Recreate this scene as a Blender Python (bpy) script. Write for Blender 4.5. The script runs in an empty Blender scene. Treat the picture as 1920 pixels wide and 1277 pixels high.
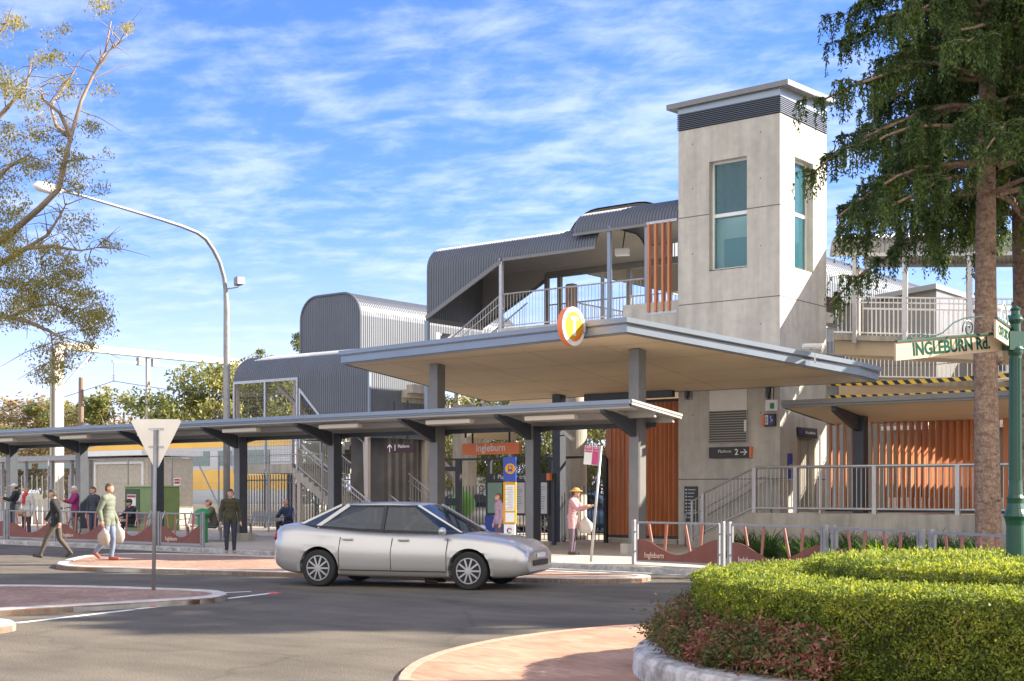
import bpy, bmesh, math, random
import numpy as np
from mathutils import Vector, Matrix
R = math.radians
random.seed(7); rng = np.random.default_rng(7)
S = bpy.context.scene; COL = S.collection
# ---------------------------------------------------------------- camera
# world: X runs along the station frontage (towards the right of the photo), Y away from the street, z up, road at 0
CAMX, CAMY, EYE, F, CX, HZ = 17.51, -34.55, 1.7, 2555.0, 960.0, 920.0
cd = bpy.data.cameras.new('camera'); cam = bpy.data.objects.new('camera', cd); COL.objects.link(cam)
cam.location = (CAMX, CAMY, EYE); cam.rotation_euler = (R(90), 0, R(38.0))
cd.sensor_width = 36; cd.lens = F/1920*36; cd.shift_y = (HZ-638.5)/1920; cd.clip_start = .1; cd.clip_end = 4000
S.camera = cam
# ---------------------------------------------------------------- light
SUN_EL, SUN_AZ = R(28.5), math.atan2(.72, .69)      # azimuth from +Y towards +X
sv = Vector((math.sin(SUN_AZ)*math.cos(SUN_EL), math.cos(SUN_AZ)*math.cos(SUN_EL), math.sin(SUN_EL)))
W = bpy.data.worlds.new("World"); S.world = W; W.use_nodes = True
nt = W.node_tree; nt.nodes.clear(); N = nt.nodes.new; L = nt.links.new
out = N('ShaderNodeOutputWorld'); bg = N('ShaderNodeBackground'); sky = N('ShaderNodeTexSky')
sky.sky_type = 'NISHITA'; sky.sun_disc = False; sky.sun_elevation = SUN_EL; sky.sun_rotation = SUN_AZ
sky.air_density = 1.0; sky.dust_density = 0.6; sky.ozone_density = 3.0
hsv = N('ShaderNodeHueSaturation'); hsv.inputs['Saturation'].default_value = 1.18; hsv.inputs['Value'].default_value = .92
tint = N('ShaderNodeMix'); tint.data_type = 'RGBA'; tint.blend_type = 'MULTIPLY'; tint.inputs[0].default_value = 1; 
tg = N('ShaderNodeValToRGB'); tg.color_ramp.elements[0].position = .02; tg.color_ramp.elements[0].color = (.90, .82, 1.04, 1); tg.color_ramp.elements[1].position = .55; tg.color_ramp.elements[1].color = (.76, .765, 1.10, 1); L(tg.outputs[0], tint.inputs[7])
L(sky.outputs[0], tint.inputs[6]); L(tint.outputs[2], hsv.inputs['Color'])
tc = N('ShaderNodeTexCoord'); sep = N('ShaderNodeSeparateXYZ'); L(tc.outputs['Generated'], sep.inputs[0])
def M2(op, a, b=None, c=None, clamp=False, tree=None):
    n = (tree or nt).nodes.new('ShaderNodeMath'); n.operation = op; n.use_clamp = clamp
    for i, v in enumerate((a, b, c)):
        if v is None: continue
        if isinstance(v, (int, float)): n.inputs[i].default_value = v
        else: (tree or nt).links.new(v, n.inputs[i])
    return n.outputs[0]
zz = M2('ADD', sep.outputs[2], .10)
ca, sa = math.cos(R(38)), math.sin(R(38))          # turned so that the cloud streets lie across the street
gx = M2('ADD', M2('MULTIPLY', sep.outputs[0], ca), M2('MULTIPLY', sep.outputs[1], sa))
gy = M2('SUBTRACT', M2('MULTIPLY', sep.outputs[1], ca), M2('MULTIPLY', sep.outputs[0], sa))
u = M2('DIVIDE', gx, zz); v = M2('DIVIDE', gy, zz)
cmb = N('ShaderNodeCombineXYZ'); L(M2('MULTIPLY', M2('ADD', u, M2('MULTIPLY', v, .35)), 2.3), cmb.inputs[0]); L(M2('MULTIPLY', M2('SUBTRACT', v, M2('MULTIPLY', u, .10)), 2.1), cmb.inputs[1])
n1 = N('ShaderNodeTexNoise'); n1.inputs['Scale'].default_value = 2.3; n1.inputs['Detail'].default_value = 9; n1.inputs['Roughness'].default_value = .63; n1.inputs['Distortion'].default_value = .25
L(cmb.outputs[0], n1.inputs['Vector'])
n2 = N('ShaderNodeTexNoise'); n2.inputs['Scale'].default_value = .42; n2.inputs['Detail'].default_value = 2; L(cmb.outputs[0], n2.inputs['Vector'])
cmb2 = N('ShaderNodeCombineXYZ'); L(M2('MULTIPLY', u, 4.2), cmb2.inputs[0]); L(M2('MULTIPLY', M2('ADD', v, M2('MULTIPLY', u, .14)), 7.5), cmb2.inputs[1])
n3 = N('ShaderNodeTexNoise'); n3.inputs['Scale'].default_value = 1.6; n3.inputs['Detail'].default_value = 4; L(cmb2.outputs[0], n3.inputs['Vector'])
dens = M2('ADD', M2('ADD', M2('MULTIPLY', n1.outputs[0], .95), M2('MULTIPLY', n2.outputs[0], .75)), M2('MULTIPLY', n3.outputs[0], .5))
mr = N('ShaderNodeMapRange'); mr.interpolation_type = 'SMOOTHSTEP'; L(dens, mr.inputs[0]); mr.inputs[1].default_value = .93; mr.inputs[2].default_value = 1.40; mr.inputs[3].default_value = 0.04; mr.inputs[4].default_value = .46
fade = N('ShaderNodeMapRange'); L(sep.outputs[2], fade.inputs[0]); fade.inputs[1].default_value = .03; fade.inputs[2].default_value = .18
cf = M2('MULTIPLY', mr.outputs[0], fade.outputs[0])
mx = N('ShaderNodeMix'); mx.data_type = 'RGBA'; L(cf, mx.inputs[0]); L(hsv.outputs[0], mx.inputs[6]); mx.inputs[7].default_value = (4.3, 4.6, 5.2, 1)
# unseen bright cloud added behind the camera to lift the shaded faces
fill_cloud = N('ShaderNodeMapRange'); fill_cloud.interpolation_type = 'SMOOTHSTEP'; L(M2('ADD', gy, M2('MULTIPLY', n2.outputs[0], .5)), fill_cloud.inputs[0]); fill_cloud.inputs[1].default_value = .25; fill_cloud.inputs[2].default_value = -.25; fill_cloud.inputs[3].default_value = 0; fill_cloud.inputs[4].default_value = .88
mxb = N('ShaderNodeMix'); mxb.data_type = 'RGBA'; L(fill_cloud.outputs[0], mxb.inputs[0]); L(mx.outputs[2], mxb.inputs[6]); mxb.inputs[7].default_value = (6.9, 6.5, 6.0, 1)
hz = N('ShaderNodeMapRange'); hz.interpolation_type = 'SMOOTHSTEP'; L(sep.outputs[2], hz.inputs[0]); hz.inputs[1].default_value = .22; hz.inputs[2].default_value = -.02; hz.inputs[3].default_value = 0; hz.inputs[4].default_value = .6
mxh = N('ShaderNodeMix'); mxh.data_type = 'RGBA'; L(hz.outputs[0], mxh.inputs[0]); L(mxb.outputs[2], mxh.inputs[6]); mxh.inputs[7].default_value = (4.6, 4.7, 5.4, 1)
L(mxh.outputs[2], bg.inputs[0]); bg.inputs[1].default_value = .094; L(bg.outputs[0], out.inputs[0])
sl = bpy.data.lights.new('sun', 'SUN'); sl.energy = 4.9; sl.angle = R(.5); sl.color = (1, .90, .76)
so = bpy.data.objects.new('sun', sl); COL.objects.link(so); so.rotation_euler = sv.to_track_quat('Z', 'Y').to_euler()
S.view_settings.view_transform = 'Standard'; S.view_settings.look = 'None'; S.view_settings.exposure = 1.7; S.view_settings.gamma = 1
S.render.engine = 'CYCLES'

# ---------------------------------------------------------------- helpers
def ray(px):
    c = (px-CX)/F; return .78801*c-.61566, .61566*c+.78801
def onY(px, py, Y):
    dx, dy = ray(px); t = (Y-CAMY)/dy; return Vector((CAMX+t*dx, Y, EYE+(HZ-py)/F*t))
def onX(px, py, X):
    dx, dy = ray(px); t = (X-CAMX)/dx; return Vector((X, CAMY+t*dy, EYE+(HZ-py)/F*t))
def at(px, py, t):
    dx, dy = ray(px); return Vector((CAMX+t*dx, CAMY+t*dy, EYE+(HZ-py)/F*t))
def onZ(px, py, z): return at(px, py, (EYE-z)*F/(py-HZ))
def cw(x, d, z=0.):     # metres right of / ahead of the camera's foot -> world
    return Vector((CAMX+.78801*x-.61566*d, CAMY+.61566*x+.78801*d, z))
def wloc(o):
    v = Vector((0, 0, 0))
    while o: v += o.location; o = o.parent
    return v
def tag(o, label=None, cat=None, group=None, kind=None):
    if label: o['label'] = label
    if cat: o['category'] = cat
    if group: o['group'] = group
    if kind: o['kind'] = kind
    return o
def empty(name, loc, label=None, cat=None, group=None):
    o = bpy.data.objects.new(name, None); COL.objects.link(o); o.location = loc; o.empty_display_size = .2
    return tag(o, label, cat, group)
class MB:
    def __init__(s): s.v = []; s.f = []; s.n = 0
    def add(s, vs, fs):
        b = s.n; s.v.append(np.asarray([tuple(v) for v in vs], float) if not isinstance(vs, np.ndarray) else vs); s.n += len(vs)
        s.f += [tuple(i+b for i in f) for f in fs]; return s
    def box(s, x0, x1, y0, y1, z0, z1):
        return s.add([(x0, y0, z0), (x1, y0, z0), (x1, y1, z0), (x0, y1, z0), (x0, y0, z1), (x1, y0, z1), (x1, y1, z1), (x0, y1, z1)],
                     [(3, 2, 1, 0), (4, 5, 6, 7), (0, 1, 5, 4), (1, 2, 6, 5), (2, 3, 7, 6), (3, 0, 4, 7)])
    def obox(s, c, sx, sy, sz, rz=0, mat=None):
        m = mat or (Matrix.Translation(c) @ Matrix.Rotation(rz, 4, 'Z'))
        P = [m @ Vector((a*sx/2, b*sy/2, d*sz/2)) for d in (-1, 1) for a, b in ((-1, -1), (1, -1), (1, 1), (-1, 1))]
        return s.add(P, [(3, 2, 1, 0), (4, 5, 6, 7), (0, 1, 5, 4), (1, 2, 6, 5), (2, 3, 7, 6), (3, 0, 4, 7)])
    def prism(s, poly, z0, z1):      # poly list of (x,y); z0/z1 numbers or functions
        f0 = z0 if callable(z0) else (lambda x, y: z0); f1 = z1 if callable(z1) else (lambda x, y: z1)
        n = len(poly); area = sum(poly[i][0]*poly[(i+1) % n][1]-poly[(i+1) % n][0]*poly[i][1] for i in range(n))
        if area < 0: poly = poly[::-1]
        vs = [(x, y, f0(x, y)) for x, y in poly]+[(x, y, f1(x, y)) for x, y in poly]
        return s.add(vs, [tuple(range(n))[::-1], tuple(range(n, 2*n))]+[(i, (i+1) % n, n+(i+1) % n, n+i) for i in range(n)])
    def ext(s, pts, off):            # polygon in space pushed along off
        n = len(pts); off = Vector(off); pts = [Vector(p) for p in pts]
        return s.add(pts+[p+off for p in pts], [tuple(range(n))[::-1], tuple(range(n, 2*n))]+[(i, (i+1) % n, n+(i+1) % n, n+i) for i in range(n)])
    def quad(s, a, b, c, d): return s.add([a, b, c, d], [(0, 1, 2, 3)])
    def tube(s, pts, rad, n=8, cap=True):
        pts = [Vector(p) for p in pts]; k = len(pts)
        rad = [rad]*k if isinstance(rad, (int, float)) else rad
        vs = []; fs = []; ref = None
        for i, p in enumerate(pts):
            d = (pts[min(i+1, k-1)]-pts[max(i-1, 0)]).normalized()
            if ref is None: ref = Vector((0, 0, 1)) if abs(d.z) < .9 else Vector((1, 0, 0))
            a = (ref-d*ref.dot(d)).normalized(); b = d.cross(a); ref = a
            for j in range(n):
                an = 2*math.pi*j/n; vs.append(p+(a*math.cos(an)+b*math.sin(an))*rad[i])
        for i in range(k-1):
            for j in range(n): fs.append((i*n+j, i*n+(j+1) % n, (i+1)*n+(j+1) % n, (i+1)*n+j))
        if cap: fs += [tuple(range(n))[::-1], tuple(range((k-1)*n, k*n))]
        return s.add(vs, fs)
    def beam(s, p0, p1, w, h, up=(0, 0, 1)):
        p0, p1 = Vector(p0), Vector(p1); d = (p1-p0).normalized(); up = Vector(up)
        a = d.cross(up); a = a.normalized() if a.length > 1e-4 else Vector((1, 0, 0)); b = a.cross(d)
        vs = [p+a*(w/2*i)+b*(h/2*j) for p in (p0, p1) for i, j in ((-1, -1), (1, -1), (1, 1), (-1, 1))]
        return s.add(vs, [(3, 2, 1, 0), (4, 5, 6, 7), (0, 1, 5, 4), (1, 2, 6, 5), (2, 3, 7, 6), (3, 0, 4, 7)])
    def lathe(s, c, prof, n=24):
        c = Vector(c); vs = [c+Vector((r*math.cos(2*math.pi*j/n), r*math.sin(2*math.pi*j/n), z)) for r, z in prof for j in range(n)]
        k = len(prof); fs = [(i*n+j, i*n+(j+1) % n, (i+1)*n+(j+1) % n, (i+1)*n+j) for i in range(k-1) for j in range(n)]
        return s.add(vs, fs+[tuple(range(n))[::-1], tuple(range((k-1)*n, k*n))])
    def ball(s, c, r, n=12, m=8, sq=(1, 1, 1)):
        vs = []; c = Vector(c)
        for i in range(m+1):
            th = math.pi*i/m
            for j in range(n):
                a = 2*math.pi*j/n; vs.append(c+Vector((r*sq[0]*math.sin(th)*math.cos(a), r*sq[1]*math.sin(th)*math.sin(a), r*sq[2]*math.cos(th))))
        return s.add(vs, [(i*n+j, (i+1)*n+j, (i+1)*n+(j+1) % n, i*n+(j+1) % n) for i in range(m) for j in range(n)])
    def build(s, name, mat, parent=None, smooth=False, bevel=0, label=None, cat=None, group=None, kind=None, origin=None):
        V = np.concatenate(s.v) if s.v else np.zeros((0, 3))
        if parent is None:
            if origin is None: origin = Vector(((V[:, 0].min()+V[:, 0].max())/2, (V[:, 1].min()+V[:, 1].max())/2, V[:, 2].min())) if len(V) else Vector((0, 0, 0))
            off = Vector(origin)
        else: off = wloc(parent)
        me = bpy.data.meshes.new(name); me.from_pydata((V-np.array(off)).tolist(), [], s.f)
        o = bpy.data.objects.new(name, me); COL.objects.link(o)
        if parent is None: o.location = off
        else: o.parent = parent
        for m in (mat if isinstance(mat, (list, tuple)) else [mat]): me.materials.append(m)
        if smooth: me.shade_smooth() if hasattr(me, 'shade_smooth') else [setattr(p, 'use_smooth', True) for p in me.polygons]
        if bevel:
            b = o.modifiers.new('b', 'BEVEL'); b.width = bevel; b.segments = 2; b.limit_method = 'ANGLE'; b.angle_limit = R(40)
        return tag(o, label, cat, group, kind)
def copy_tree(o, parent=None):
    c = o.copy(); COL.objects.link(c); c.parent = parent
    for ch in list(o.children): copy_tree(ch, c)
    return c

# ---------------------------------------------------------------- materials
MATS = {}
def mat(name, col, rough=.6, metal=0., var=.0, scale=4., bump=0., bscale=None, col2=None, spec=.5, stretch=None, detail=5, thr=None):
    if name in MATS: return MATS[name]
    m = bpy.data.materials.new(name); m.use_nodes = True; t = m.node_tree; b = t.nodes['Principled BSDF']; n = t.nodes.new; l = t.links.new
    b.inputs['Roughness'].default_value = rough; b.inputs['Metallic'].default_value = metal; b.inputs['Specular IOR Level'].default_value = spec
    c = (*col, 1); b.inputs['Base Color'].default_value = c
    if var or col2 or bump:
        g = n('ShaderNodeNewGeometry'); mp = n('ShaderNodeMapping'); l(g.outputs['Position'], mp.inputs['Vector'])
        if stretch: mp.inputs['Scale'].default_value = stretch
    if var or col2:
        ns = n('ShaderNodeTexNoise'); ns.inputs['Scale'].default_value = scale; ns.inputs['Detail'].default_value = detail; ns.inputs['Roughness'].default_value = .62; l(mp.outputs[0], ns.inputs['Vector'])
        cr = n('ShaderNodeValToRGB'); l(ns.outputs[0], cr.inputs[0]); lo, hi = thr or (.3, .7)
        cr.color_ramp.elements[0].position = lo; cr.color_ramp.elements[1].position = hi
        if col2: cr.color_ramp.elements[0].color = c; cr.color_ramp.elements[1].color = (*col2, 1)
        else:
            cr.color_ramp.elements[0].color = (*[x*(1-var) for x in col], 1); cr.color_ramp.elements[1].color = (*[min(1, x*(1+var)) for x in col], 1)
        l(cr.outputs[0], b.inputs['Base Color'])
    if bump:
        nb = n('ShaderNodeTexNoise'); nb.inputs['Scale'].default_value = bscale or 60; nb.inputs['Detail'].default_value = 4; l(mp.outputs[0], nb.inputs['Vector'])
        bp = n('ShaderNodeBump'); bp.inputs['Strength'].default_value = bump; bp.inputs['Distance'].default_value = .02; l(nb.outputs[0], bp.inputs['Height']); l(bp.outputs[0], b.inputs['Normal'])
    MATS[name] = m; return m
def leafmat(name, cols, scale=3., trans=.35, rough=.55, spec=.3):
    if name in MATS: return MATS[name]
    m = bpy.data.materials.new(name); m.use_nodes = True; t = m.node_tree; b = t.nodes['Principled BSDF']; n = t.nodes.new; l = t.links.new
    b.inputs['Roughness'].default_value = rough; b.inputs['Specular IOR Level'].default_value = spec
    g = n('ShaderNodeNewGeometry'); ns = n('ShaderNodeTexNoise'); ns.inputs['Scale'].default_value = scale; ns.inputs['Detail'].default_value = 2; l(g.outputs['Position'], ns.inputs['Vector'])
    a = n('ShaderNodeMath'); a.operation = 'MULTIPLY_ADD'; l(g.outputs['Random Per Island'], a.inputs[0]); a.inputs[1].default_value = .5; 
    s2 = n('ShaderNodeMath'); s2.operation = 'MULTIPLY_ADD'; l(ns.outputs[0], s2.inputs[0]); s2.inputs[1].default_value = 1.1; s2.inputs[2].default_value = -.3; l(s2.outputs[0], a.inputs[2])
    cr = n('ShaderNodeValToRGB'); l(a.outputs[0], cr.inputs[0]); els = cr.color_ramp.elements
    k = len(cols)
    while len(els) < k: els.new(.5)
    for i, c in enumerate(cols): els[i].position = .12+.76*i/(k-1); els[i].color = (*c, 1)
    l(cr.outputs[0], b.inputs['Base Color'])
    tr = n('ShaderNodeBsdfTranslucent'); hs = n('ShaderNodeHueSaturation'); hs.inputs['Value'].default_value = 1.7; hs.inputs['Saturation'].default_value = 1.1; hs.inputs['Hue'].default_value = .485; l(cr.outputs[0], hs.inputs['Color']); l(hs.outputs[0], tr.inputs['Color'])
    ms = n('ShaderNodeMixShader'); ms.inputs[0].default_value = trans; l(b.outputs[0], ms.inputs[1]); l(tr.outputs[0], ms.inputs[2])
    o = [x for x in t.nodes if x.type == 'OUTPUT_MATERIAL'][0]; l(ms.outputs[0], o.inputs['Surface'])
    MATS[name] = m; return m
def brickmat(name, c1, c2, mortar, sx, sy, rot=0., rough=.8):
    m = bpy.data.materials.new(name); m.use_nodes = True; t = m.node_tree; b = t.nodes['Principled BSDF']; n = t.nodes.new; l = t.links.new
    b.inputs['Roughness'].default_value = rough; b.inputs['Specular IOR Level'].default_value = .25
    g = n('ShaderNodeNewGeometry'); mp = n('ShaderNodeMapping'); l(g.outputs['Position'], mp.inputs['Vector']); mp.inputs['Rotation'].default_value = (0, 0, rot)
    br = n('ShaderNodeTexBrick'); l(mp.outputs[0], br.inputs['Vector']); br.inputs['Scale'].default_value = 1; br.inputs['Brick Width'].default_value = sx; br.inputs['Row Height'].default_value = sy
    br.inputs['Mortar Size'].default_value = .007; br.inputs['Color1'].default_value = (*c1, 1); br.inputs['Color2'].default_value = (*c2, 1); br.inputs['Mortar'].default_value = (*mortar, 1)
    ns = n('ShaderNodeTexNoise'); ns.inputs['Scale'].default_value = 1.3; ns.inputs['Detail'].default_value = 6; l(mp.outputs[0], ns.inputs['Vector'])
    mx = n('ShaderNodeMix'); mx.data_type = 'RGBA'; mx.blend_type = 'MULTIPLY'; mx.inputs[0].default_value = .8; l(br.outputs[0], mx.inputs[6])
    cr = n('ShaderNodeValToRGB'); cr.color_ramp.elements[0].position = .3; cr.color_ramp.elements[0].color = (.6, .57, .55, 1); cr.color_ramp.elements[1].position = .65; cr.color_ramp.elements[1].color = (1.0, 1., 1., 1); l(ns.outputs[0], cr.inputs[0]); l(cr.outputs[0], mx.inputs[7])
    l(mx.outputs[2], b.inputs['Base Color'])
    MATS[name] = m; return m
asphalt = mat('asphalt', (.135, .119, .094), .88, var=.22, scale=.6, bump=.5, bscale=90, spec=.25, detail=10)
conc = mat('concrete', (.36, .335, .29), .85, col2=(.50, .465, .40), scale=.9, bump=.15, bscale=30, spec=.2, detail=9)
concf = mat('formed_concrete', (.46, .44, .395), .8, col2=(.58, .56, .51), scale=1.1, bump=.12, bscale=25, spec=.2, stretch=(1, 1, .55), detail=10, thr=(.32, .68))
pave = mat('pavement', (.42, .37, .31), .85, col2=(.54, .48, .41), scale=1.1, bump=.2, bscale=40, spec=.2, detail=8)
kerbm = mat('kerb_concrete', (.30, .29, .27), .85, col2=(.52, .50, .47), scale=3., bump=.3, bscale=30, spec=.2, detail=8)
soffitm = mat('soffit', (.82, .66, .44), .7, var=.06, scale=.7)
steel_l = mat('pale_blue_steel', (.24, .285, .345), .38, .35, var=.06, scale=1.2)
steel_w = mat('zinc_fascia', (.44, .43, .41), .35, .35, var=.05, scale=2)
steel_d = mat('dark_steel', (.050, .058, .072), .42, .2, var=.12, scale=3)
steel_m = mat('column_steel', (.19, .188, .182), .42, .2, var=.08, scale=3)
corr = mat('corrugated_grey', (.135, .15, .175), .48, .2, var=.07, scale=.8)
corrw = mat('corrugated_lit_back', (.36, .34, .31), .5, .2, var=.07, scale=.8)  # paler copy of the sheet, warm interior light put into its colour
galv = mat('galvanised', (.46, .46, .46), .38, .55, var=.12, scale=5)
galvd = mat('galvanised_dull', (.30, .30, .30), .5, .4, var=.15, scale=5)
timber = mat('orange_slat', (.54, .20, .08), .45, var=.18, scale=2.5, stretch=(3, 3, .25), bump=.1, bscale=40)
white = mat('white_paint', (.78, .78, .76), .5, var=.04, scale=3)
black = mat('black_paint', (.02, .02, .022), .4)
red = mat('red_paint', (.42, .035, .03), .5)
orange = mat('orange_enamel', (.82, .22, .08), .45)
yellow = mat('yellow_enamel', (.62, .30, .015), .6, spec=.2)
blue = mat('blue_enamel', (.02, .06, .33), .4)
green_sign = mat('green_letter', (.008, .075, .055), .9, spec=.1)
cream = mat('cream_enamel', (.50, .38, .26), .8, var=.05, scale=6)

def rework(m, fn):
    t = m.node_tree; b = t.nodes['Principled BSDF']; lk = b.inputs['Base Color'].links[0]; src = lk.from_socket; res = fn(t, src); t.links.new(res, b.inputs['Base Color'])
def mulnoise(t, src, scale, lo, hi, stretch=(1, 1, 1), rng_=(.35, .65), detail=6, kind='noise'):
    n = t.nodes.new; l = t.links.new; g = n('ShaderNodeNewGeometry'); mp = n('ShaderNodeMapping'); l(g.outputs['Position'], mp.inputs['Vector']); mp.inputs['Scale'].default_value = stretch
    if kind == 'noise': ns = n('ShaderNodeTexNoise'); ns.inputs['Detail'].default_value = detail; o = ns.outputs[0]
    else: ns = n('ShaderNodeTexVoronoi'); ns.feature = 'DISTANCE_TO_EDGE' if kind == 'crack' else 'F1'; o = ns.outputs['Distance']
    ns.inputs['Scale'].default_value = scale
    if kind == 'crack':
        w = n('ShaderNodeTexNoise'); w.inputs['Scale'].default_value = 1.2; w.inputs['Detail'].default_value = 5; l(mp.outputs[0], w.inputs['Vector']); ad = n('ShaderNodeMix'); ad.data_type = 'RGBA'; ad.blend_type = 'ADD'; ad.inputs[0].default_value = .9; l(mp.outputs[0], ad.inputs[6]); l(w.outputs['Color'], ad.inputs[7]); l(ad.outputs[2], ns.inputs['Vector'])
    else: l(mp.outputs[0], ns.inputs['Vector'])
    cr = n('ShaderNodeValToRGB'); cr.color_ramp.elements[0].position = rng_[0]; cr.color_ramp.elements[1].position = rng_[1]; cr.color_ramp.elements[0].color = (lo, lo, lo, 1); cr.color_ramp.elements[1].color = (hi, hi*.99, hi*.97, 1); l(o, cr.inputs[0])
    mx = n('ShaderNodeMix'); mx.data_type = 'RGBA'; mx.blend_type = 'MULTIPLY'; mx.inputs[0].default_value = 1; l(src, mx.inputs[6]); l(cr.outputs[0], mx.inputs[7]); return mx.outputs[2]
rework(asphalt, lambda t, s_: mulnoise(t, mulnoise(t, mulnoise(t, s_, 60, .60, 1.42, detail=2), .9, .74, 1.12, (.35, 1.4, 1), (.3, .6), 8), .21, .80, 1, (1, 1, 1), (.0, .012), kind='crack'))
rework(concf, lambda t, s_: mulnoise(t, mulnoise(t, s_, 1.6, .87, 1.03, (2.2, 2.2, .16), (.36, .6), 7), 4.5, .93, 1.03, (1, 1, 1), (.35, .6), 8))
rework(conc, lambda t, s_: mulnoise(t, s_, 2.4, .78, 1.06, (2, 2, .3), (.34, .6), 7))
rework(kerbm, lambda t, s_: mulnoise(t, s_, 9, .7, 1.1, (1, 1, 1), (.36, .62), 6))
rework(pave, lambda t, s_: mulnoise(t, mulnoise(t, s_, 30, .88, 1.1, detail=3), .55, .82, 1.0, (1, 1, 1), (0, .012), kind='crack'))
def glassmat(name, col, rough=.05, alpha=.45):
    m = bpy.data.materials.new(name); m.use_nodes = True; b = m.node_tree.nodes['Principled BSDF']
    b.inputs['Base Color'].default_value = (*col, 1); b.inputs['Roughness'].default_value = rough; b.inputs['Alpha'].default_value = alpha; b.inputs['Specular IOR Level'].default_value = .9
    MATS[name] = m; return m
def text(body, size, c, right, m, parent, name='lettering', up=(0, 0, 1), ex=.004, lift=.004, bold=0., sx=1.):
    cu = bpy.data.curves.new('t', 'FONT'); cu.body = body; cu.size = size; cu.extrude = ex; cu.align_x = 'CENTER'; cu.align_y = 'CENTER'; cu.offset = bold; cu.resolution_u = 3
    ob = bpy.data.objects.new('t', cu); COL.objects.link(ob); dg = bpy.context.evaluated_depsgraph_get()
    me = bpy.data.meshes.new_from_object(ob.evaluated_get(dg)); bpy.data.objects.remove(ob)
    r = Vector(right).normalized(); u = Vector(up).normalized(); nrm = r.cross(u)
    M = Matrix(((r.x*sx, u.x, nrm.x, 0), (r.y*sx, u.y, nrm.y, 0), (r.z*sx, u.z, nrm.z, 0), (0, 0, 0, 1)))
    me.transform(Matrix.Translation(Vector(c)+nrm*(lift+ex)-wloc(parent)) @ M); me.materials.clear(); me.materials.append(m)
    o = bpy.data.objects.new(name, me); COL.objects.link(o); o.parent = parent; return o
XR, YR = Vector((1, 0, 0)), Vector((0, 1, 0))
G = .12                      # pavement level
# ================================================================ ground
MB().add([(-900, -500, -.004), (900, -500, -.004), (900, 900, -.004), (-900, 900, -.004)], [(0, 1, 2, 3)]).build('ground', mat('dry_grass_earth', (.16, .13, .07), .95, col2=(.10, .12, .045), scale=.25, bump=.3, bscale=8), kind='structure')
MB().add([(-160, -75, 0), (90, -75, 0), (90, -9.0, 0), (-160, -9.0, 0)], [(0, 1, 2, 3)]).build('road', asphalt, kind='structure')
edge = [(-160, -10.15), (-13.6, -10.15), (-12.2, -10.22), (-6, -10.3), (0, -10.4), (2.6, -10.5), (4.6, -10.85), (6.6, -11.75), (8.6, -12.9), (10.6, -14.4), (13, -16.6), (16, -20), (22, -28)]
MB().prism(edge+[(60, -28), (60, 9), (-160, 9)], -.3, G-.006).build('pavement', pave, kind='structure')
kb = MB()
def strip(mb, line, w, z0, z1, closed=False):
    n = len(line); P = [Vector((p[0], p[1], 0)) for p in line]; A = []; B = []
    for i in range(n):
        if closed: d = (P[(i+1) % n]-P[i-1]).normalized()
        else: d = (P[min(i+1, n-1)]-P[max(i-1, 0)]).normalized()
        nn = Vector((d.y, -d.x, 0)); A.append(P[i]+nn*.0); B.append(P[i]-nn*w)
    m = n if closed else n-1
    for i in range(m):
        j = (i+1) % n; a, b, c, d = A[i], A[j], B[j], B[i]; e = Vector((0, 0, z1)); g = Vector((0, 0, z0))
        bv = (d-a).normalized()*.025
        mb.add([a+g, b+g, b+e-Vector((0, 0, .03)), a+e-Vector((0, 0, .03)), b+bv+e, a+bv+e, c+e, d+e, c+g, d+g], [(0, 1, 2, 3), (3, 2, 4, 5), (5, 4, 6, 7), (7, 6, 8, 9)])
strip(kb, [(x, y-.012) for x, y in edge], .30, -.02, G)
kb.build('kerb', kerbm, kind='structure')
gt = MB(); strip(gt, [(x, y-.36) for x, y in edge], .345, -.02, .006); gt.build('gutter', kerbm, kind='structure')
pv = MB()                                   # paving slabs' joints as real shallow slab courses near the kerb
brick_is = brickmat('island_brick', (.36, .20, .13), (.44, .28, .19), (.30, .25, .20), .23, .08, R(38))
brick_ap = brickmat('apron_brick', (.46, .25, .15), (.56, .33, .21), (.36, .27, .21), .23, .08, R(20))
def island(pxs, name, z=.10, kw=.22):
    P = [onZ(px, py, z) for px, py in pxs]; poly = [(p.x, p.y) for p in P]
    n = len(poly); area = sum(poly[i][0]*poly[(i+1) % n][1]-poly[(i+1) % n][0]*poly[i][1] for i in range(n))
    if area < 0: poly = poly[::-1]
    # round the outline
    for _ in range(2):
        q = []
        for i in range(len(poly)):
            a, b = poly[i], poly[(i+1) % len(poly)]; q += [(a[0]*.8+b[0]*.2, a[1]*.8+b[1]*.2), (a[0]*.2+b[0]*.8, a[1]*.2+b[1]*.8)]
        poly = q
    MB().prism(poly, -.1, z-.015).build(name, brick_is, kind='structure')
    k = MB(); strip(k, poly, kw, -.02, z, True); k.build('kerb', mat('pale_kerb', (.42, .40, .36), .8, col2=(.66, .63, .57), scale=4, bump=.3, bscale=30, detail=8), kind='structure')
island([(85, 1060), (150, 1041), (235, 1036), (420, 1039), (620, 1046), (880, 1059), (1020, 1069), (1228, 1077), (1205, 1083), (1080, 1084), (880, 1080), (500, 1071), (300, 1066)], 'traffic_island_paving')
island([(-260, 1100), (0, 1095), (200, 1098), (400, 1105), (432, 1111), (405, 1119), (200, 1131), (0, 1142), (-200, 1152)], 'median_island_paving')
island([(-300, 1158), (-60, 1157), (20, 1160), (34, 1167), (0, 1173), (-120, 1182), (-300, 1200)], 'median_island_paving')
lm = MB()
for a, b, w in (((30, 1168), (250, 1143), .12), ((256, 1142), (520, 1111), .12), ((400, 1112), (470, 1109), .09)):
    p, q = onZ(*a, .004), onZ(*b, .004); lm.beam(p, q, w, .002)
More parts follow.
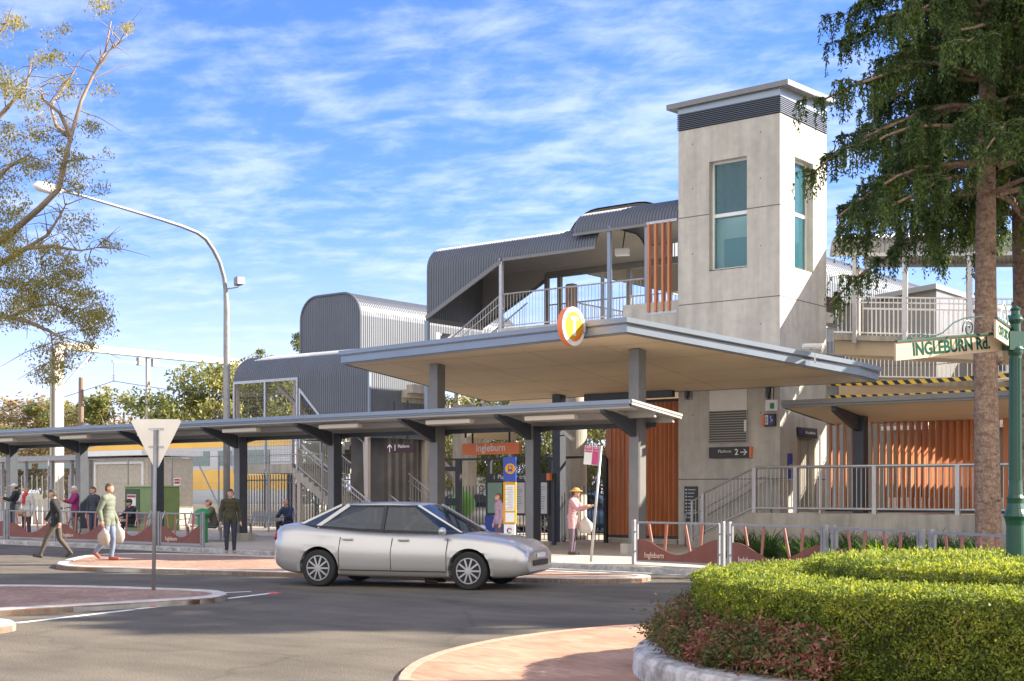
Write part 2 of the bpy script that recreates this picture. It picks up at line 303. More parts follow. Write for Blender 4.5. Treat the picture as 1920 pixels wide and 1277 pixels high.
lm.build('lane_marking', mat('road_paint', (.72, .72, .68), .7, var=.25, scale=9), kind='structure')
rr = MB()
for px, py in ((282, 1138), (512, 1113)):
    p = onZ(px, py, .01); rr.obox(p+Vector((0, 0, .005)), .12, .1, .02, R(38))
for i, (px, py) in enumerate(((282, 1138), (512, 1113))):
    p = onZ(px, py, .0); MB().prism([(p.x+.12*math.cos(a), p.y+.08*math.sin(a)) for a in [k*math.pi/4 for k in range(8)]], 0, .02).build('road_stud', mat('red_reflector', (.55, .1, .12), .3), label=('red road stud on the white line near the triangular sign post', 'red road stud at the tip of the white line by the silver car')[i], cat='road stud', group='red road studs')
# roundabout
RC = cw(4.38, 12.45)
def ring(c, r, n=96): return [(c.x+r*math.cos(2*math.pi*i/n), c.y+r*math.sin(2*math.pi*i/n)) for i in range(n)]
MB().prism(ring(RC, 5.4), -.1, .03).build('roundabout_apron', brick_ap, kind='structure')
st = MB(); strip(st, ring(RC, 5.42), .12, -.02, .034, True); st.build('apron_edging', mat('edging_brick', (.46, .22, .14), .8, col2=(.55, .34, .24), scale=12), kind='structure')
pl = MB(); n = 128; R0 = 3.27
prof = [(R0+.0, .0), (R0-.01, .19), (R0-.04, .235), (R0-.12, .25), (R0-.36, .25), (R0-.40, .22), (R0-.40, .05)]
vs = [(RC.x+r*math.cos(2*math.pi*j/n)*(1+.004*math.sin(j*3.1)), RC.y+r*math.sin(2*math.pi*j/n)*(1+.004*math.sin(j*3.1)), z) for r, z in prof for j in range(n)]
pl.add(vs, [(i*n+j, i*n+(j+1) % n, (i+1)*n+(j+1) % n, (i+1)*n+j) for i in range(len(prof)-1) for j in range(n)])
pl.build('planter_kerb', mat('weathered_kerb', (.26, .24, .21), .85, col2=(.58, .56, .53), scale=5, bump=.5, bscale=18, detail=9, thr=(.38, .58)), smooth=False, label='round raised concrete kerb ring edging the hedge bed', cat='kerb')
MB().prism(ring(RC, 2.9, 48), 0, .2).build('planting_soil', mat('soil', (.05, .035, .022), .95, var=.3, scale=20), kind='structure')

# ================================================================ lift tower
TW, TD = 3.28, 2.98
tw = empty('lift_tower', (-TW/2, TD/2, G), 'tall pale concrete lift tower with dark louvred band and overhanging flat roof', 'lift tower')
wx0, wx1, wz0, wz1 = -2.25, -1.03, 8.06, 11.2; wy0, wy1 = .9, 2.1; T = .32; ZT = 12.24
s = MB()
s.box(-TW, wx0, 0, T, G, ZT); s.box(wx1, -.0, 0, T, G, ZT); s.box(wx0, wx1, 0, T, G, wz0); s.box(wx0, wx1, 0, T, wz1, ZT)
dy0, dy1 = 1.05, 2.15; dz0, dz1 = 1.12, 3.2      # lift door on the side wall
s.box(-T, 0, T, dy0, G, wz0); s.box(-T, 0, dy0, dy1, dz1, wz0); s.box(-T, 0, dy1, TD, G, wz0); s.box(-T, 0, dy0, dy1, G, dz0)
s.box(-T, 0, T, wy0, wz0, ZT); s.box(-T, 0, wy1, TD, wz0, ZT); s.box(-T, 0, wy0, wy1, wz1, ZT)
s.box(-TW, -TW+T, T, TD, G, ZT); s.box(-TW+T, -T, TD-T, TD, G, ZT)
s.build('shaft', concf, tw)
j = MB(); gr = mat('joint_shadow_gap', (.16, .155, .15), .9)
for z in (9.69, 7.14, 2.03):
    for a, b in (((-TW, wx0), (wx1, 0.003)) if z == 9.69 else ((-TW, 0.003),)): j.box(a, b, -.003, .003, z-.014, z+.014)
    for a, b in (((0, wy0), (wy1, TD)) if z == 9.69 else (((0, dy0), (dy1, TD)) if z < 3 else ((0, TD),))): j.box(-.003, .003, a, b, z-.014, z+.014)
j.build('sealant_joint', gr, tw)
pit = MB(); tie = random.Random(3)
for zc in (5.3, 6.4, 8.6, 10.5, 11.8, 3.9):
    for xx in (-2.8, -.6):
        if not (wx0-.1 < xx < wx1+.1): pit.tube([(xx, -.002, zc), (xx, .004, zc)], .022, 10)
pit.build('tie_hole', gr, tw)
lv = MB(); lv.box(-TW+.02, -.02, .02, TD-.02, ZT, 12.86); lv.build('louvre_backing', black, tw)
lf = MB()
for k in range(9):
    z = ZT+.03+k*.054
    lf.prism([(-TW-.03, -.03), (.03, -.03), (.03, TD+.03), (-TW-.03, TD+.03)], z, z+.026)
lf.build('louvre_blades', mat('louvre_grey', (.08, .095, .12), .4, .3), tw)
rz = lambda x, y: 12.93+.045*(y+.5)+.012*(x-.5)
bd = MB(); bd.prism([(-TW-.012, -.012), (.012, -.012), (.012, TD+.012), (-TW-.012, TD+.012)], ZT+.5, lambda x, y: rz(x, y)+.02); bd.build('fascia_band', mat('blue_grey_sheet', (.30, .36, .42), .35, .3), tw)
rf = MB(); o1 = .5
rp = [(-TW-.34, -.13), (.31, -.13), (.31, TD+.06), (-TW-.34, TD+.06)]
rf.prism(rp, rz, lambda x, y: rz(x, y)+.16); rf.build('roof', mat('roof_edge_zinc', (.20, .20, .20), .4, .3, var=.05), tw, bevel=.01)
# windows
def window(axis, a0, a1, z0, z1, depth, parent, trans=.5):
    fr = MB(); g = MB(); mid = z0+(z1-z0)*.51; fw = .06
    def bx(mb, p, q, r, t, d0, d1):
        if axis == 'y': mb.box(p, q, d0, d1, r, t)
        else: mb.box(-d1, -d0, p, q, r, t)
    d0, d1 = depth, depth+.06
    for p, q, r, t in ((a0, a0+fw, z0, z1), (a1-fw, a1, z0, z1), (a0+fw, a1-fw, z0, z0+fw), (a0+fw, a1-fw, z1-fw, z1), (a0+fw, a1-fw, mid-.06, mid+.04)): bx(fr, p, q, r, t, d0, d1)
    f = fr.build('window_frame', white, parent)
    bx(g, a0+fw-.005, a1-fw+.005, z0+fw-.005, z1-fw+.005, d0+.025, d0+.035)
    g.build('pane', MATS.get('tint_glass') or glassmat('tint_glass', (.05, .20, .25), .02, .34), f)
    bx(sb := MB(), a0-.003, a1+.003, z0-.02, z0+.004, .0, d0); sb.build('sill', conc, f)
window('y', wx0, wx1, wz0, wz1, .2, tw); window('x', wy0, wy1, wz0, wz1, .2, tw)
cab = MB(); cab.box(-2.55, -.75, .48, 2.3, 7.2, 9.6); cab.build('lift_car', mat('lift_car_teal', (.62, .92, .88), .5), tw)
cb2 = MB(); cb2.box(-2.0, -1.2, .44, .475, 7.2, 9.0); cb2.build('lift_car_door', mat('lift_door_teal', (.12, .36, .40), .4), tw)
# lift door
dr = MB(); dr.box(-.2, -.16, dy0, (dy0+dy1)/2-.005, dz0, dz1); dr.box(-.2, -.16, (dy0+dy1)/2+.005, dy1, dz0, dz1); d = dr.build('door', mat('brushed_door', (.42, .40, .35), .35, .5, var=.1, scale=6, stretch=(1, 1, .1)), tw)
f = MB(); f.box(-.16, .02, dy0-.09, dy0+.01, dz0, dz1+.09); f.box(-.16, .02, dy1-.01, dy1+.09, dz0, dz1+.09); f.box(-.16, .02, dy0+.01, dy1-.01, dz1, dz1+.09); f.build('door_frame', mat('door_jamb', (.50, .46, .38), .4, .3), tw)
# white recess panel + grille on the front wall
a = onY(1331, 733, 0); b = onY(1401, 830, 0)
zp0 = onY(1366, 770, 0).z
MB().box(a.x, b.x, -.02, -.004, zp0, onY(1366, 731, 0).z).build('access_panel', mat('pale_panel', (.72, .70, .64), .6, var=.05), tw)
g = MB(); z0 = onY(1366, 831, 0).z
g.box(a.x, b.x, -.012, -.004, z0, zp0-.01); g.build('grille_back', mat('grille_dark', (.12, .115, .105), .7), tw)
g = MB(); nb = 13
for k in range(nb):
    z = z0+(zp0-.02-z0)*(k+.1)/nb; g.box(a.x, b.x, -.05, -.013, z, z+.022)
g.box(a.x-.03, a.x, -.05, -.004, z0, zp0); g.box(b.x, b.x+.03, -.05, -.004, z0, zp0)
g.build('grille_blades', mat('grille_grey', (.40, .385, .35), .5), tw)
cl = MB(); cl.box(b.x-.06, b.x-.0, -.08, -.052, onY(1398, 809, 0).z, onY(1398, 788, 0).z); cl.build('intercom', white, tw)
for px in (1291, 1443):
    p = onY(px, 740, 0); k = MB(); k.box(p.x-.14, p.x+.14, -.02, -.003, p.z-.16, p.z+.2); br = k.build('bracket_plate', steel_m, tw)
    k = MB(); k.ext([(p.x-.07, -.022, p.z+.2), (p.x+.07, -.022, p.z+.2), (p.x, -.022, p.z-.12)], (0, -.1, 0)); k.build('gusset', steel_d, br)
    k = MB()
    for sx in (-.1, .1):
        for sz in (-.12, .14): k.tube([(p.x+sx, -.02, p.z+sz), (p.x+sx, -.045, p.z+sz)], .022, 8)
    k.build('bolts', galv, br)
# wall mounted things on the tower
def sign_y(px0, px1, py0, py1, Y, th, name, m, label, cat, edge=None):
    a = onY(px0, py0, Y-th); b = onY(px1, py1, Y-th)
    za = onY((px0+px1)/2, py0, Y-th).z; zb = onY((px0+px1)/2, py1, Y-th).z
    r = empty(name, ((a.x+b.x)/2, Y-th/2, zb), label, cat)
    MB().box(a.x, b.x, Y-th, Y-.003, zb, za).build('sign_panel', m, r, bevel=.004); return r, a.x, b.x, zb, za
r, x0, x1, z0, z1 = sign_y(1329, 1405, 838, 858.5, 0, .12, 'platform_sign', mat('sign_charcoal', (.035, .032, .03), .4), 'dark charcoal sign with Platform 2 and a right arrow, under the wall grille', 'sign')
text('Platform', .125, (x0+(x1-x0)*.40, -.12, (z0+z1)/2+.03), XR, white, r); text('2', .24, (x0+(x1-x0)*.69, -.12, (z0+z1)/2-.0), XR, white, r, bold=.004)
ar = MB(); cxx = x0+(x1-x0)*.87; cz = (z0+z1)/2
ar.box(cxx-.11, cxx+.07, -.126, -.121, cz-.013, cz+.013)
for sg in (-1, 1): ar.beam((cxx+.09, -.1235, cz), (cxx+.0, -.1235, cz+sg*.09), .006, .026, up=(0, -1, 0)) if False else ar.ext([(cxx+.10, -.121, cz), (cxx+.062, -.121, cz), (cxx-.02, -.121, cz+sg*.085), (cxx+.018, -.121, cz+sg*.085)], (0, -.005, 0))
ar.build('arrow', white, r)
MB().box(x1, x1+.045, -.119, -.004, z0, z1).build('sign_end', orange, r)
# exit sign and toilet sign boxes, projecting, faces turned to +X
p = onY(1450, 761, 0); r = empty('exit_sign', (p.x, -.1, p.z-.14), 'white box with small green exit symbol high on the tower wall', 'sign')
MB().box(p.x-.17, p.x+.15, -.16, -.003, p.z-.15, p.z+.16).build('light_box', white, r, bevel=.01)
MB().box(p.x-.02, p.x+.11, -.166, -.161, p.z-.09, p.z+.07).build('exit_symbol', mat('exit_green', (.02, .20, .10), .4), r)
MB().tube([(p.x+.0, -.08, p.z+.16), (p.x, -.08, p.z+.5)], .012).build('conduit', white, r)
p = onY(1444, 787, 0); r = empty('toilet_sign', (p.x, -.1, p.z-.2), 'small projecting blue access and toilet sign with an orange edge, on the tower wall', 'sign')
MB().box(p.x-.12, p.x+.2, -.14, -.003, p.z-.19, p.z+.16).build('sign_panel', mat('sign_charcoal', (.035, .032, .03)), r, bevel=.005)
MB().box(p.x-.2, p.x-.12, -.139, -.004, p.z-.18, p.z+.15).build('sign_end', orange, r)
MB().box(p.x-.09, p.x+.01, -.146, -.141, p.z-.14, p.z+.12).build('toilet_panel', white, r)
MB().box(p.x+.04, p.x+.17, -.146, -.141, p.z-.14, p.z+.12).build('access_panel', blue, r)
ws = MB(); cc = Vector((p.x+.1, -.15, p.z-.03)); ws.tube([cc+Vector((math.cos(t)*.035, 0, math.sin(t)*.035)) for t in [k*.6-2.4 for k in range(8)]], .007, 6); ws.tube([cc+Vector((-.01, 0, .1)), cc+Vector((-.005, 0, .03)), cc+Vector((.035, 0, .03)), cc+Vector((.045, 0, -.02))], .007, 6); ws.ball(cc+Vector((-.01, 0, .11)), .012); ws.build('wheelchair_symbol', white, r)
hb = MB()
for q, w in ((.035, 1), (-.07, 0)):
    for dx in (-.06, -.025): hb.ball((p.x+dx, -.15, p.z+q+.045), .01); hb.box(p.x+dx-.009, p.x+dx+.009, -.152, -.147, p.z+q-.04, p.z+q+.03)
hb.build('figure_symbols', black, r)
# info board low on tower wall
r, x0, x1, z0, z1 = sign_y(1283, 1307, 912, 978, 0, .05, 'notice_board', mat('notice_dark', (.03, .035, .04), .35), 'tall narrow black notice board of white text rows, low on the tower wall', 'notice board')
nb_ = MB()
for k in range(9):
    z = z1-.09-k*(z1-z0-.12)/9; nb_.box(x0+.04, x0+.09, -.054, -.051, z-.03, z+.015); nb_.box(x0+.12, x1-.05-.04*(k % 3), -.054, -.051, z-.018, z+.004)
nb_.build('text_rows', mat('notice_text', (.55, .57, .6), .5), r)
# lift sign over door, call panel
def onxs(px, py): return onX(px, py, 0)
a = onxs(1493, 808); b = onxs(1529, 820)
r = empty('lift_sign', (.04, (a.y+b.y)/2, b.z), 'black strip sign with small blue access symbol above the lift door', 'sign')
MB().box(.003, .06, a.y, b.y, b.z-.04, b.z+.25).build('sign_panel', black, r)
MB().box(.061, .066, a.y+.08, a.y+.24, b.z+.03, b.z+.19).build('access_symbol', blue, r)
text('Lift to platforms', .11, (.061, (a.y+b.y)/2+.15, b.z+.11), YR, white, r, sx=.9)
a = onX(1480, 885, 0)
r = empty('lift_notice', (.03, a.y, 1.9), 'small blue lift information panel beside the lift door', 'panel')
MB().box(.003, .04, a.y-.12, a.y+.12, 2.0, 2.75).build('panel', blue, r); MB().box(.041, .046, a.y-.08, a.y+.08, 2.3, 2.45).build('call_plate', galv, r)

# ================================================================ main canopy
sof = lambda x, y: 5.26-.12*(y+5.5)
cp = [(-.4, -7.15), (2.62, -.75), (2.75, -.06), (-10.4, -.06), (-10.6, -6.4)]
def grow(poly, d):
    c = (sum(p[0] for p in poly)/len(poly), sum(p[1] for p in poly)/len(poly)); q = []
    n = len(poly); a = sum(poly[i][0]*poly[(i+1) % n][1]-poly[(i+1) % n][0]*poly[i][1] for i in range(n)); sg = 1 if a > 0 else -1
    for i in range(n):
        p0, p1, p2 = Vector(poly[i-1]), Vector(poly[i]), Vector(poly[(i+1) % n])
        e1 = (p1-p0).normalized(); e2 = (p2-p1).normalized(); n1 = Vector((e1.y, -e1.x))*sg; n2 = Vector((e2.y, -e2.x))*sg
        b = (n1+n2); b = b/(b.dot(n1)) if b.length > .1 else n1; q.append(tuple(p1+b*d))
    return q
can = empty('entrance_canopy', (-5, -5.5, G), 'wide pale steel canopy with timber coloured underside over the station entrance', 'canopy')
MB().prism(cp, sof, lambda x, y: sof(x, y)+.03).build('soffit', soffitm, can)
fa = MB(); g1 = grow(cp, .1); n = len(cp)
def fascia(mb, poly, out, zb, zt):
    g1 = grow(poly, out); g0 = grow(poly, out-.06); n = len(poly)
    for i in range(n):
        a, b, c, d = g1[i], g1[(i+1) % n], g0[(i+1) % n], g0[i]; j = (i+1) % n
        vs = [(a[0], a[1], sof(*poly[i])+zb), (b[0], b[1], sof(*poly[j])+zb), (c[0], c[1], sof(*poly[j])+zb), (d[0], d[1], sof(*poly[i])+zb)]
        vs += [(x, y, z+zt-zb) for x, y, z in vs]
        mb.add(vs, [(3, 2, 1, 0), (4, 5, 6, 7), (0, 1, 5, 4), (1, 2, 6, 5), (2, 3, 7, 6), (3, 0, 4, 7)])
f = MB(); fascia(f, cp, .10, .03, .25); f.build('fascia', steel_l, can)
f = MB(); fascia(f, cp, .06, -.015, .028); f.build('fascia_drip', steel_m, can)
f = MB(); fascia(f, cp, .15, .262, .38); f.build('gutter', steel_l, can)
MB().prism(grow(cp, .1), lambda x, y: sof(x, y)+.2, lambda x, y: sof(x, y)+.34).build('roof', steel_w, can)
for px in (820.5, 1195.5):
    p = onY(px, 900, -5.5); zt = sof(0, -5.5)
    MB().box(p.x-.14, p.x+.14, -5.5-.14, -5.5-.13, G+.25, zt).box(p.x-.14, p.x+.14, -5.37, -5.36, G+.25, zt).box(p.x-.012, p.x+.012, -5.63, -5.37, G+.25, zt).build('column', steel_m, can)
    c = MB(); c.box(p.x-.15, p.x+.15, -5.68, -5.645, G+.25, zt); c.box(p.x+.142, p.x+.16, -5.64, -5.36, G+.25, zt).build('column_flange', steel_m, can)
    MB().box(p.x-.3, p.x+.3, -5.85, -5.15, G-.02, G+.25).build('plinth', conc, can, bevel=.02)
MBp = onY(1048, 900, -.45)
MB().box(MBp.x-.15, MBp.x+.15, -.6, -.3, G, sof(0, -.45)).build('column', steel_d, can)
bm = MB(); bm.box(-6.4, -TW-.0, -.38, -.2, sof(0, -.3)-.2, sof(0, -.3)-.004); bm.build('rear_beam', steel_d, can)
for px, py in ((1322, 693), (1430, 712), (900, 738), (1180, 688)):
    # recessed downlights on the soffit plane
    dx, dy = ray(px); t = 20.
    for _ in range(60):
        y = CAMY+t*dy; t = (sof(0, y)-EYE)*F/(HZ-py)
    x, y = CAMX+t*dx, CAMY+t*dy; zc = sof(x, y)
    k = MB(); k.tube([(x, y, zc-.012), (x, y, zc+.01)], .13, 16); k.build('downlight', galvd, can)
# small floodlight on the canopy edge
q0, q1 = Vector((*g1[0], 0)), Vector((*g1[1], 0)); pp = q0.lerp(q1, .77); zc = sof(pp.x, pp.y)+.4
fl = empty('floodlight', (pp.x, pp.y, zc), 'small white floodlight clamped on the right edge of the entrance canopy', 'floodlight')
MB().obox(pp+Vector((.1, -.1, zc+.12)), .5, .28, .1, R(30)).build('lamp_head', white, fl, bevel=.02); MB().tube([pp+Vector((0, 0, zc)), pp+Vector((.1, -.1, zc+.12))], .02).build('arm', galv, fl)
k = MB(); k.obox(pp+Vector((.16, -.08, zc-.2)), .04, .22, .2, R(26)); k.build('junction_box', white, fl)
# T roundel on front edge
tc_ = onY(1075, 612, -7.62); rr_ = .47
tr = empty('station_roundel', (tc_.x, tc_.y, tc_.z-rr_), 'round white and yellow T sign with orange rim on the canopy front edge', 'sign')
def disc(mb, c, r, x0, x1, n=48, seg=None):
    a0, a1 = seg or (0, 2*math.pi); full = seg is None
    P = [(c.x, c.y+r*math.cos(a0+(a1-a0)*i/n), c.z+r*math.sin(a0+(a1-a0)*i/n)) for i in range(n if full else n+1)]
    mb.ext([(x0, p[1], p[2]) for p in P], (x1-x0, 0, 0)); return mb
disc(MB(), tc_, rr_, tc_.x-.14, tc_.x+.0).build('rim', orange, tr)
disc(MB(), tc_, rr_, tc_.x+.001, tc_.x+.02).build('face', white, tr)
disc(MB(), tc_, rr_*.76, tc_.x+.021, tc_.x+.028).build('yellow_disc', yellow, tr)
a0, a1 = R(-98), R(-14)
disc(MB(), tc_, rr_*.765, tc_.x+.029, tc_.x+.033, 20, (a0, a1)).build('orange_segment', mat('deep_orange', (.75, .13, .02), .4), tr)
k = MB(); x = tc_.x+.029; k.box(x, x+.012, tc_.y-.15, tc_.y+.15, tc_.z+.15, tc_.z+.235); k.box(x, x+.012, tc_.y-.048, tc_.y+.048, tc_.z-.23, tc_.z+.15); k.build('letter', white, tr)
MB().box(tc_.x-.1, tc_.x+.1, tc_.y+.35, -7.2, tc_.z-.12, tc_.z+.12).build('mounting_box', galv, tr, bevel=.01)

# ================================================================ long covered walkway by the kerb
cwk = empty('covered_walkway', (-16, -5.5, G), 'long low grey steel awning on dark columns along the footpath', 'awning')
xa, xb = -36.0, -.26; yf, yb = -7.2, -4.9
zr = lambda y: 3.885+(yf-y)*.11
def slab(mb, x0, x1, y0, y1, o0, o1):
    mb.add([(x0, y0, zr(y0)+o0), (x1, y0, zr(y0)+o0), (x1, y1, zr(y1)+o0), (x0, y1, zr(y1)+o0), (x0, y0, zr(y0)+o1), (x1, y0, zr(y0)+o1), (x1, y1, zr(y1)+o1), (x0, y1, zr(y1)+o1)],
           [(3, 2, 1, 0), (4, 5, 6, 7), (0, 1, 5, 4), (1, 2, 6, 5), (2, 3, 7, 6), (3, 0, 4, 7)])
k = MB(); slab(k, xa, xb-.05, yf+.06, yb, -.10, -.012); k.build('roof_sheet', steel_w, cwk)
k = MB(); seg = [xa, -27.5, -19.9, -14.2, -7.05, xb]
for i in range(5): slab(k, seg[i]+(.004 if i else 0), seg[i+1], yf-.002*(i % 2), yf+.05, -.15, 0); slab(k, seg[i]+(.004 if i else 0), seg[i+1], yf-.05-.002*(i % 2), yf-.003, -.11, -.02)
k.build('front_fascia', steel_l, cwk)
k = MB(); slab(k, xb-.049, xb, yf, yb, -.15, 0); slab(k, xb+.001, xb+.04, yf, yb+.03, -.06, .0); slab(k, xb+.001, xb+.03, yf, yb+.0, -.13, -.075); k.build('end_fascia', steel_w, cwk)
k = MB(); slab(k, xa, xb-.06, yf+.055, yf+.35, -.20, -.102); slab(k, xa, xb-.06, yb-.3, yb-.22, -.25, -.102); slab(k, xa, xb-.06, -6.05, -5.97, -.25, -.102); k.build('purlin', mat('purlin_grey', (.42, .42, .41), .5, .2), cwk)
cpx = [22, 153, 295, 451, 627, 820.5, 999, 1195.5]
for i, px in enumerate(cpx):
    X = onY(px, 900, -5.5).x
    if px not in (820.5, 1195.5):
        zt = 3.42
        MB().box(X-.13, X+.13, -5.66, -5.63, G+.22, zt).box(X-.012, X+.012, -5.63, -5.37, G+.22, zt).box(X-.13, X+.13, -5.37, -5.34, G+.22, zt).build('column', steel_m, cwk)
        MB().box(X+.134, X+.15, -5.66, -5.34, G+.22, zt).build('column_side', steel_d, cwk)
        MB().box(X-.3, X+.3, -5.85, -5.15, G-.02, G+.22).build('plinth', conc, cwk, bevel=.02)
    b = MB(); w = .07
    side = [(yf+.12, zr(yf+.12)-.16), (yf+.12, zr(yf+.12)-.27), (-5.9, 3.12), (-5.67, 3.05), (-5.67, zr(-5.67)-.255)]
    b.ext([(X-w, y, z) for y, z in side], (2*w, 0, 0))
    b.ext([(X-w*.6, y, z) for y, z in [(-5.33, zr(-5.33)-.255), (-5.33, 3.22), (yb-.02, zr(yb)-.32), (yb-.02, zr(yb)-.255)]], (2*w*.6, 0, 0))
    b.build('bracket_beam', steel_d, cwk)
    X2 = X+1.6 if i < 7 else None
    if X2:
        k = MB(); k.box(X2-.78, X2+.78, -6.95, -6.75, zr(-6.8)-.36, zr(-6.8)-.24); lt = k.build('light_fitting', mat('diffuser', (.62, .56, .46), .4), cwk, bevel=.02)
k = MB(); k.box(xa, xb-.5, -5.33, -5.27, 3.3, 3.42); k.build('tie_rail', steel_d, cwk)
k = MB()
for y_ in (-6.1, -4.4, -2.6, -1.1): k.add([(-10.4, y_, sof(0, y_)-.003), (.0+(y_+7.15)*.48, y_, sof(0, y_)-.003), (.0+(y_+7.15)*.48, y_+.014, sof(0, y_+.014)-.003), (-10.4, y_+.014, sof(0, y_+.014)-.003)], [(0, 3, 2, 1)])
for x_ in (-9, -6.6, -4.2, -1.8):
    k.add([(x_, -6.3, sof(0, -6.3)-.003), (x_+.014, -6.3, sof(0, -6.3)-.003), (x_+.014, -.1, sof(0, -.1)-.003), (x_, -.1, sof(0, -.1)-.003)], [(0, 3, 2, 1)])
k.build('sheet_joints', mat('joint_tan', (.30, .22, .13), .8), can)
# hanging signs
r, x0, x1, z0, z1 = sign_y(866.5, 973, 830.5, 852, -4.35, .10, 'station_name_sign', orange, 'orange hanging sign reading Ingleburn below the canopy', 'sign')
text('Ingleburn', .30, ((x0+x1)/2+.02, -4.45, (z0+z1)/2+.02), XR, white, r, bold=.004, sx=.95)
for fx in (.17, .82): MB().box(x0+(x1-x0)*fx-.02, x0+(x1-x0)*fx+.02, -4.42, -4.38, z1, 3.8).build('hanger', black, r)
r, x0, x1, z0, z1 = sign_y(724, 776, 831, 849, -.9, .08, 'platform_sign', mat('sign_maroon', (.045, .014, .014), .4), 'dark maroon hanging sign with an up arrow and 1 Platform before the ribbed wall', 'sign')
text('1', .30, (x0+(x1-x0)*.33, -.98, (z0+z1)/2), XR, white, r); text('Platform', .15, (x0+(x1-x0)*.64, -.98, (z0+z1)/2+.05), XR, white, r)
k = MB(); c0 = Vector((x0+(x1-x0)*.13, -.985, (z0+z1)/2)); k.box(c0.x-.015, c0.x+.015, -.986, -.981, c0.z-.14, c0.z+.08)
for sg in (-1, 1): k.ext([(c0.x, -.981, c0.z+.14), (c0.x, -.981, c0.z+.09), (c0.x+sg*.1, -.981, c0.z+.0), (c0.x+sg*.1, -.981, c0.z+.05)], (0, -.005, 0))
k.build('arrow', white, r); MB().box(x0+.3, x0+.34, -.96, -.92, z1, 4.7).box(x1-.34, x1-.3, -.96, -.92, z1, 4.7).build('hanger', black, r)

# ================================================================ ribbed tunnels (stair and bridge roofs)
def tunnel(axis, a0, a1, b0, b1, zt, r, zf, zb, parent, name='roof', m=None, pitch=.11, amp=.022):
    prof = lambda e: ([(b0-e, None)]+[(b0+r-(r+e)*math.cos(t), zt-r+(r+e)*math.sin(t)) for t in [k*math.pi/2/8 for k in range(9)]] +
                      [(b1-r+(r+e)*math.sin(t), zt-r+(r+e)*math.cos(t)) for t in [k*math.pi/2/8 for k in range(9)]]+[(b1+e, None)])
    nst = int(round((a1-a0)/pitch)); vs = []; m_ = 20
    st = []
    for i in range(nst):
        x = a0+(a1-a0)*i/nst; st += [(x, 0), (x+pitch*.42, 0), (x+pitch*.5, amp), (x+pitch*.92, amp)]
    st.append((a1, 0))
    for x, e in st:
        P = prof(e); P[0] = (P[0][0], min(zf(x), zt-r)); P[-1] = (P[-1][0], min(zb(x), zt-r))
        for b, z in P: vs.append((x, b, z) if axis == 'x' else (b, x, z))
    fs = [(i*m_+j, i*m_+j+1, (i+1)*m_+j+1, (i+1)*m_+j) for i in range(len(st)-1) for j in range(m_-1)]
    rr_ = MB().add(vs, fs).build(name, m or corr, parent)
    vs = []; ns_ = max(2, int((a1-a0)/.5))
    for i in range(ns_+1):
        x = a0+.01+(a1-a0-.02)*i/ns_; P = prof(-.045); P[0] = (P[0][0], min(zf(x)+.01, zt-r)); P[-1] = (P[-1][0], min(zb(x)+.01, zt-r))
        for b, z in P: vs.append((x, b, z) if axis == 'x' else (b, x, z))
    MB().add(vs, [(i*m_+j, (i+1)*m_+j, (i+1)*m_+j+1, i*m_+j+1) for i in range(ns_) for j in range(m_-1)]).build('lit_lining', corrw, parent)  # inner sheet added so the roof interior looks warmly lit
    return rr_
def gable(axis, a, b0, b1, zt, r, zbot, parent, thick, name='end_wall', m=None, pitch=.11, amp=.018):
    # vertical ribbed panel closing a tunnel
    def top(b):
        if b < b0+r: return zt-r+math.sqrt(max(0, r*r-(b0+r-b)**2))
        if b > b1-r: return zt-r+math.sqrt(max(0, r*r-(b-b1+r)**2))
        return zt
    n = int(round((b1-b0)/pitch)); vs = []; fs = []; st = []
    for i in range(n):
        x = b0+(b1-b0)*i/n; st += [(x, 0), (x+pitch*.42, 0), (x+pitch*.5, amp), (x+pitch*.92, amp)]
    st.append((b1-.001, 0))
    for b, e in st:
        for z in (zbot(b), top(b)): vs.append((a+e*thick, b, z) if axis == 'x' else (b, a+e*thick, z))
    fs = [(2*i, 2*i+2, 2*i+3, 2*i+1) for i in range(len(st)-1)]
    MB().add(vs, fs).build(name, m or corr, parent)
def arch_trim(axis, a, b0, b1, zt, r, z0, z1, parent, w=.05, name='edge_trim', m=None):
    P = [(b0, z0)]+[(b0+r-r*math.cos(t), zt-r+r*math.sin(t)) for t in [k*math.pi/2/8 for k in range(9)]]+[(b1-r+r*math.sin(t), zt-r+r*math.cos(t)) for t in [k*math.pi/2/8 for k in range(9)]]+[(b1, z1)]
    MB().tube([(a, b, z) if axis == 'x' else (b, a, z) for b, z in P], w, 8).build(name, m or corr, parent)
def balustrade(p0, p1, h, parent, name='balustrade', m=None, pitch=.125, posts=True, mid=None, toe=.08, pr=.035, br=.010, post_top=0., tp=None):
    m = m or galv; p0, p1 = Vector(p0), Vector(p1); L_ = (p1-p0).length; n = max(2, int(L_/pitch)); Z = Vector((0, 0, 1))
    k = MB(); k.tube([p0+Z*h, p1+Z*h], pr*.75, 8); top = k.build('top_rail', m, parent)
    k = MB(); k.tube([p0+Z*toe, p1+Z*toe], pr*.55, 6)
    k.build('lower_rail', m, parent)
    if mid: MB().tube([p0+Z*mid, p1+Z*mid], pr*.55, 6).build('mid_rail', m, parent)
    k = MB()
    for i in range(1, n):
        q = p0.lerp(p1, i/n); k.tube([q+Z*toe, q+Z*(tp or h)], br, 4, cap=False)
    k.build('balusters', m, parent)
    if posts:
        for q in [(p0, p1)[i_] for i_ in (0, 1) if posts is True or posts[i_]]:
            MB().box(q.x-pr, q.x+pr, q.y-pr, q.y+pr, q.z, q.z+h+post_top).build('post', m, parent)

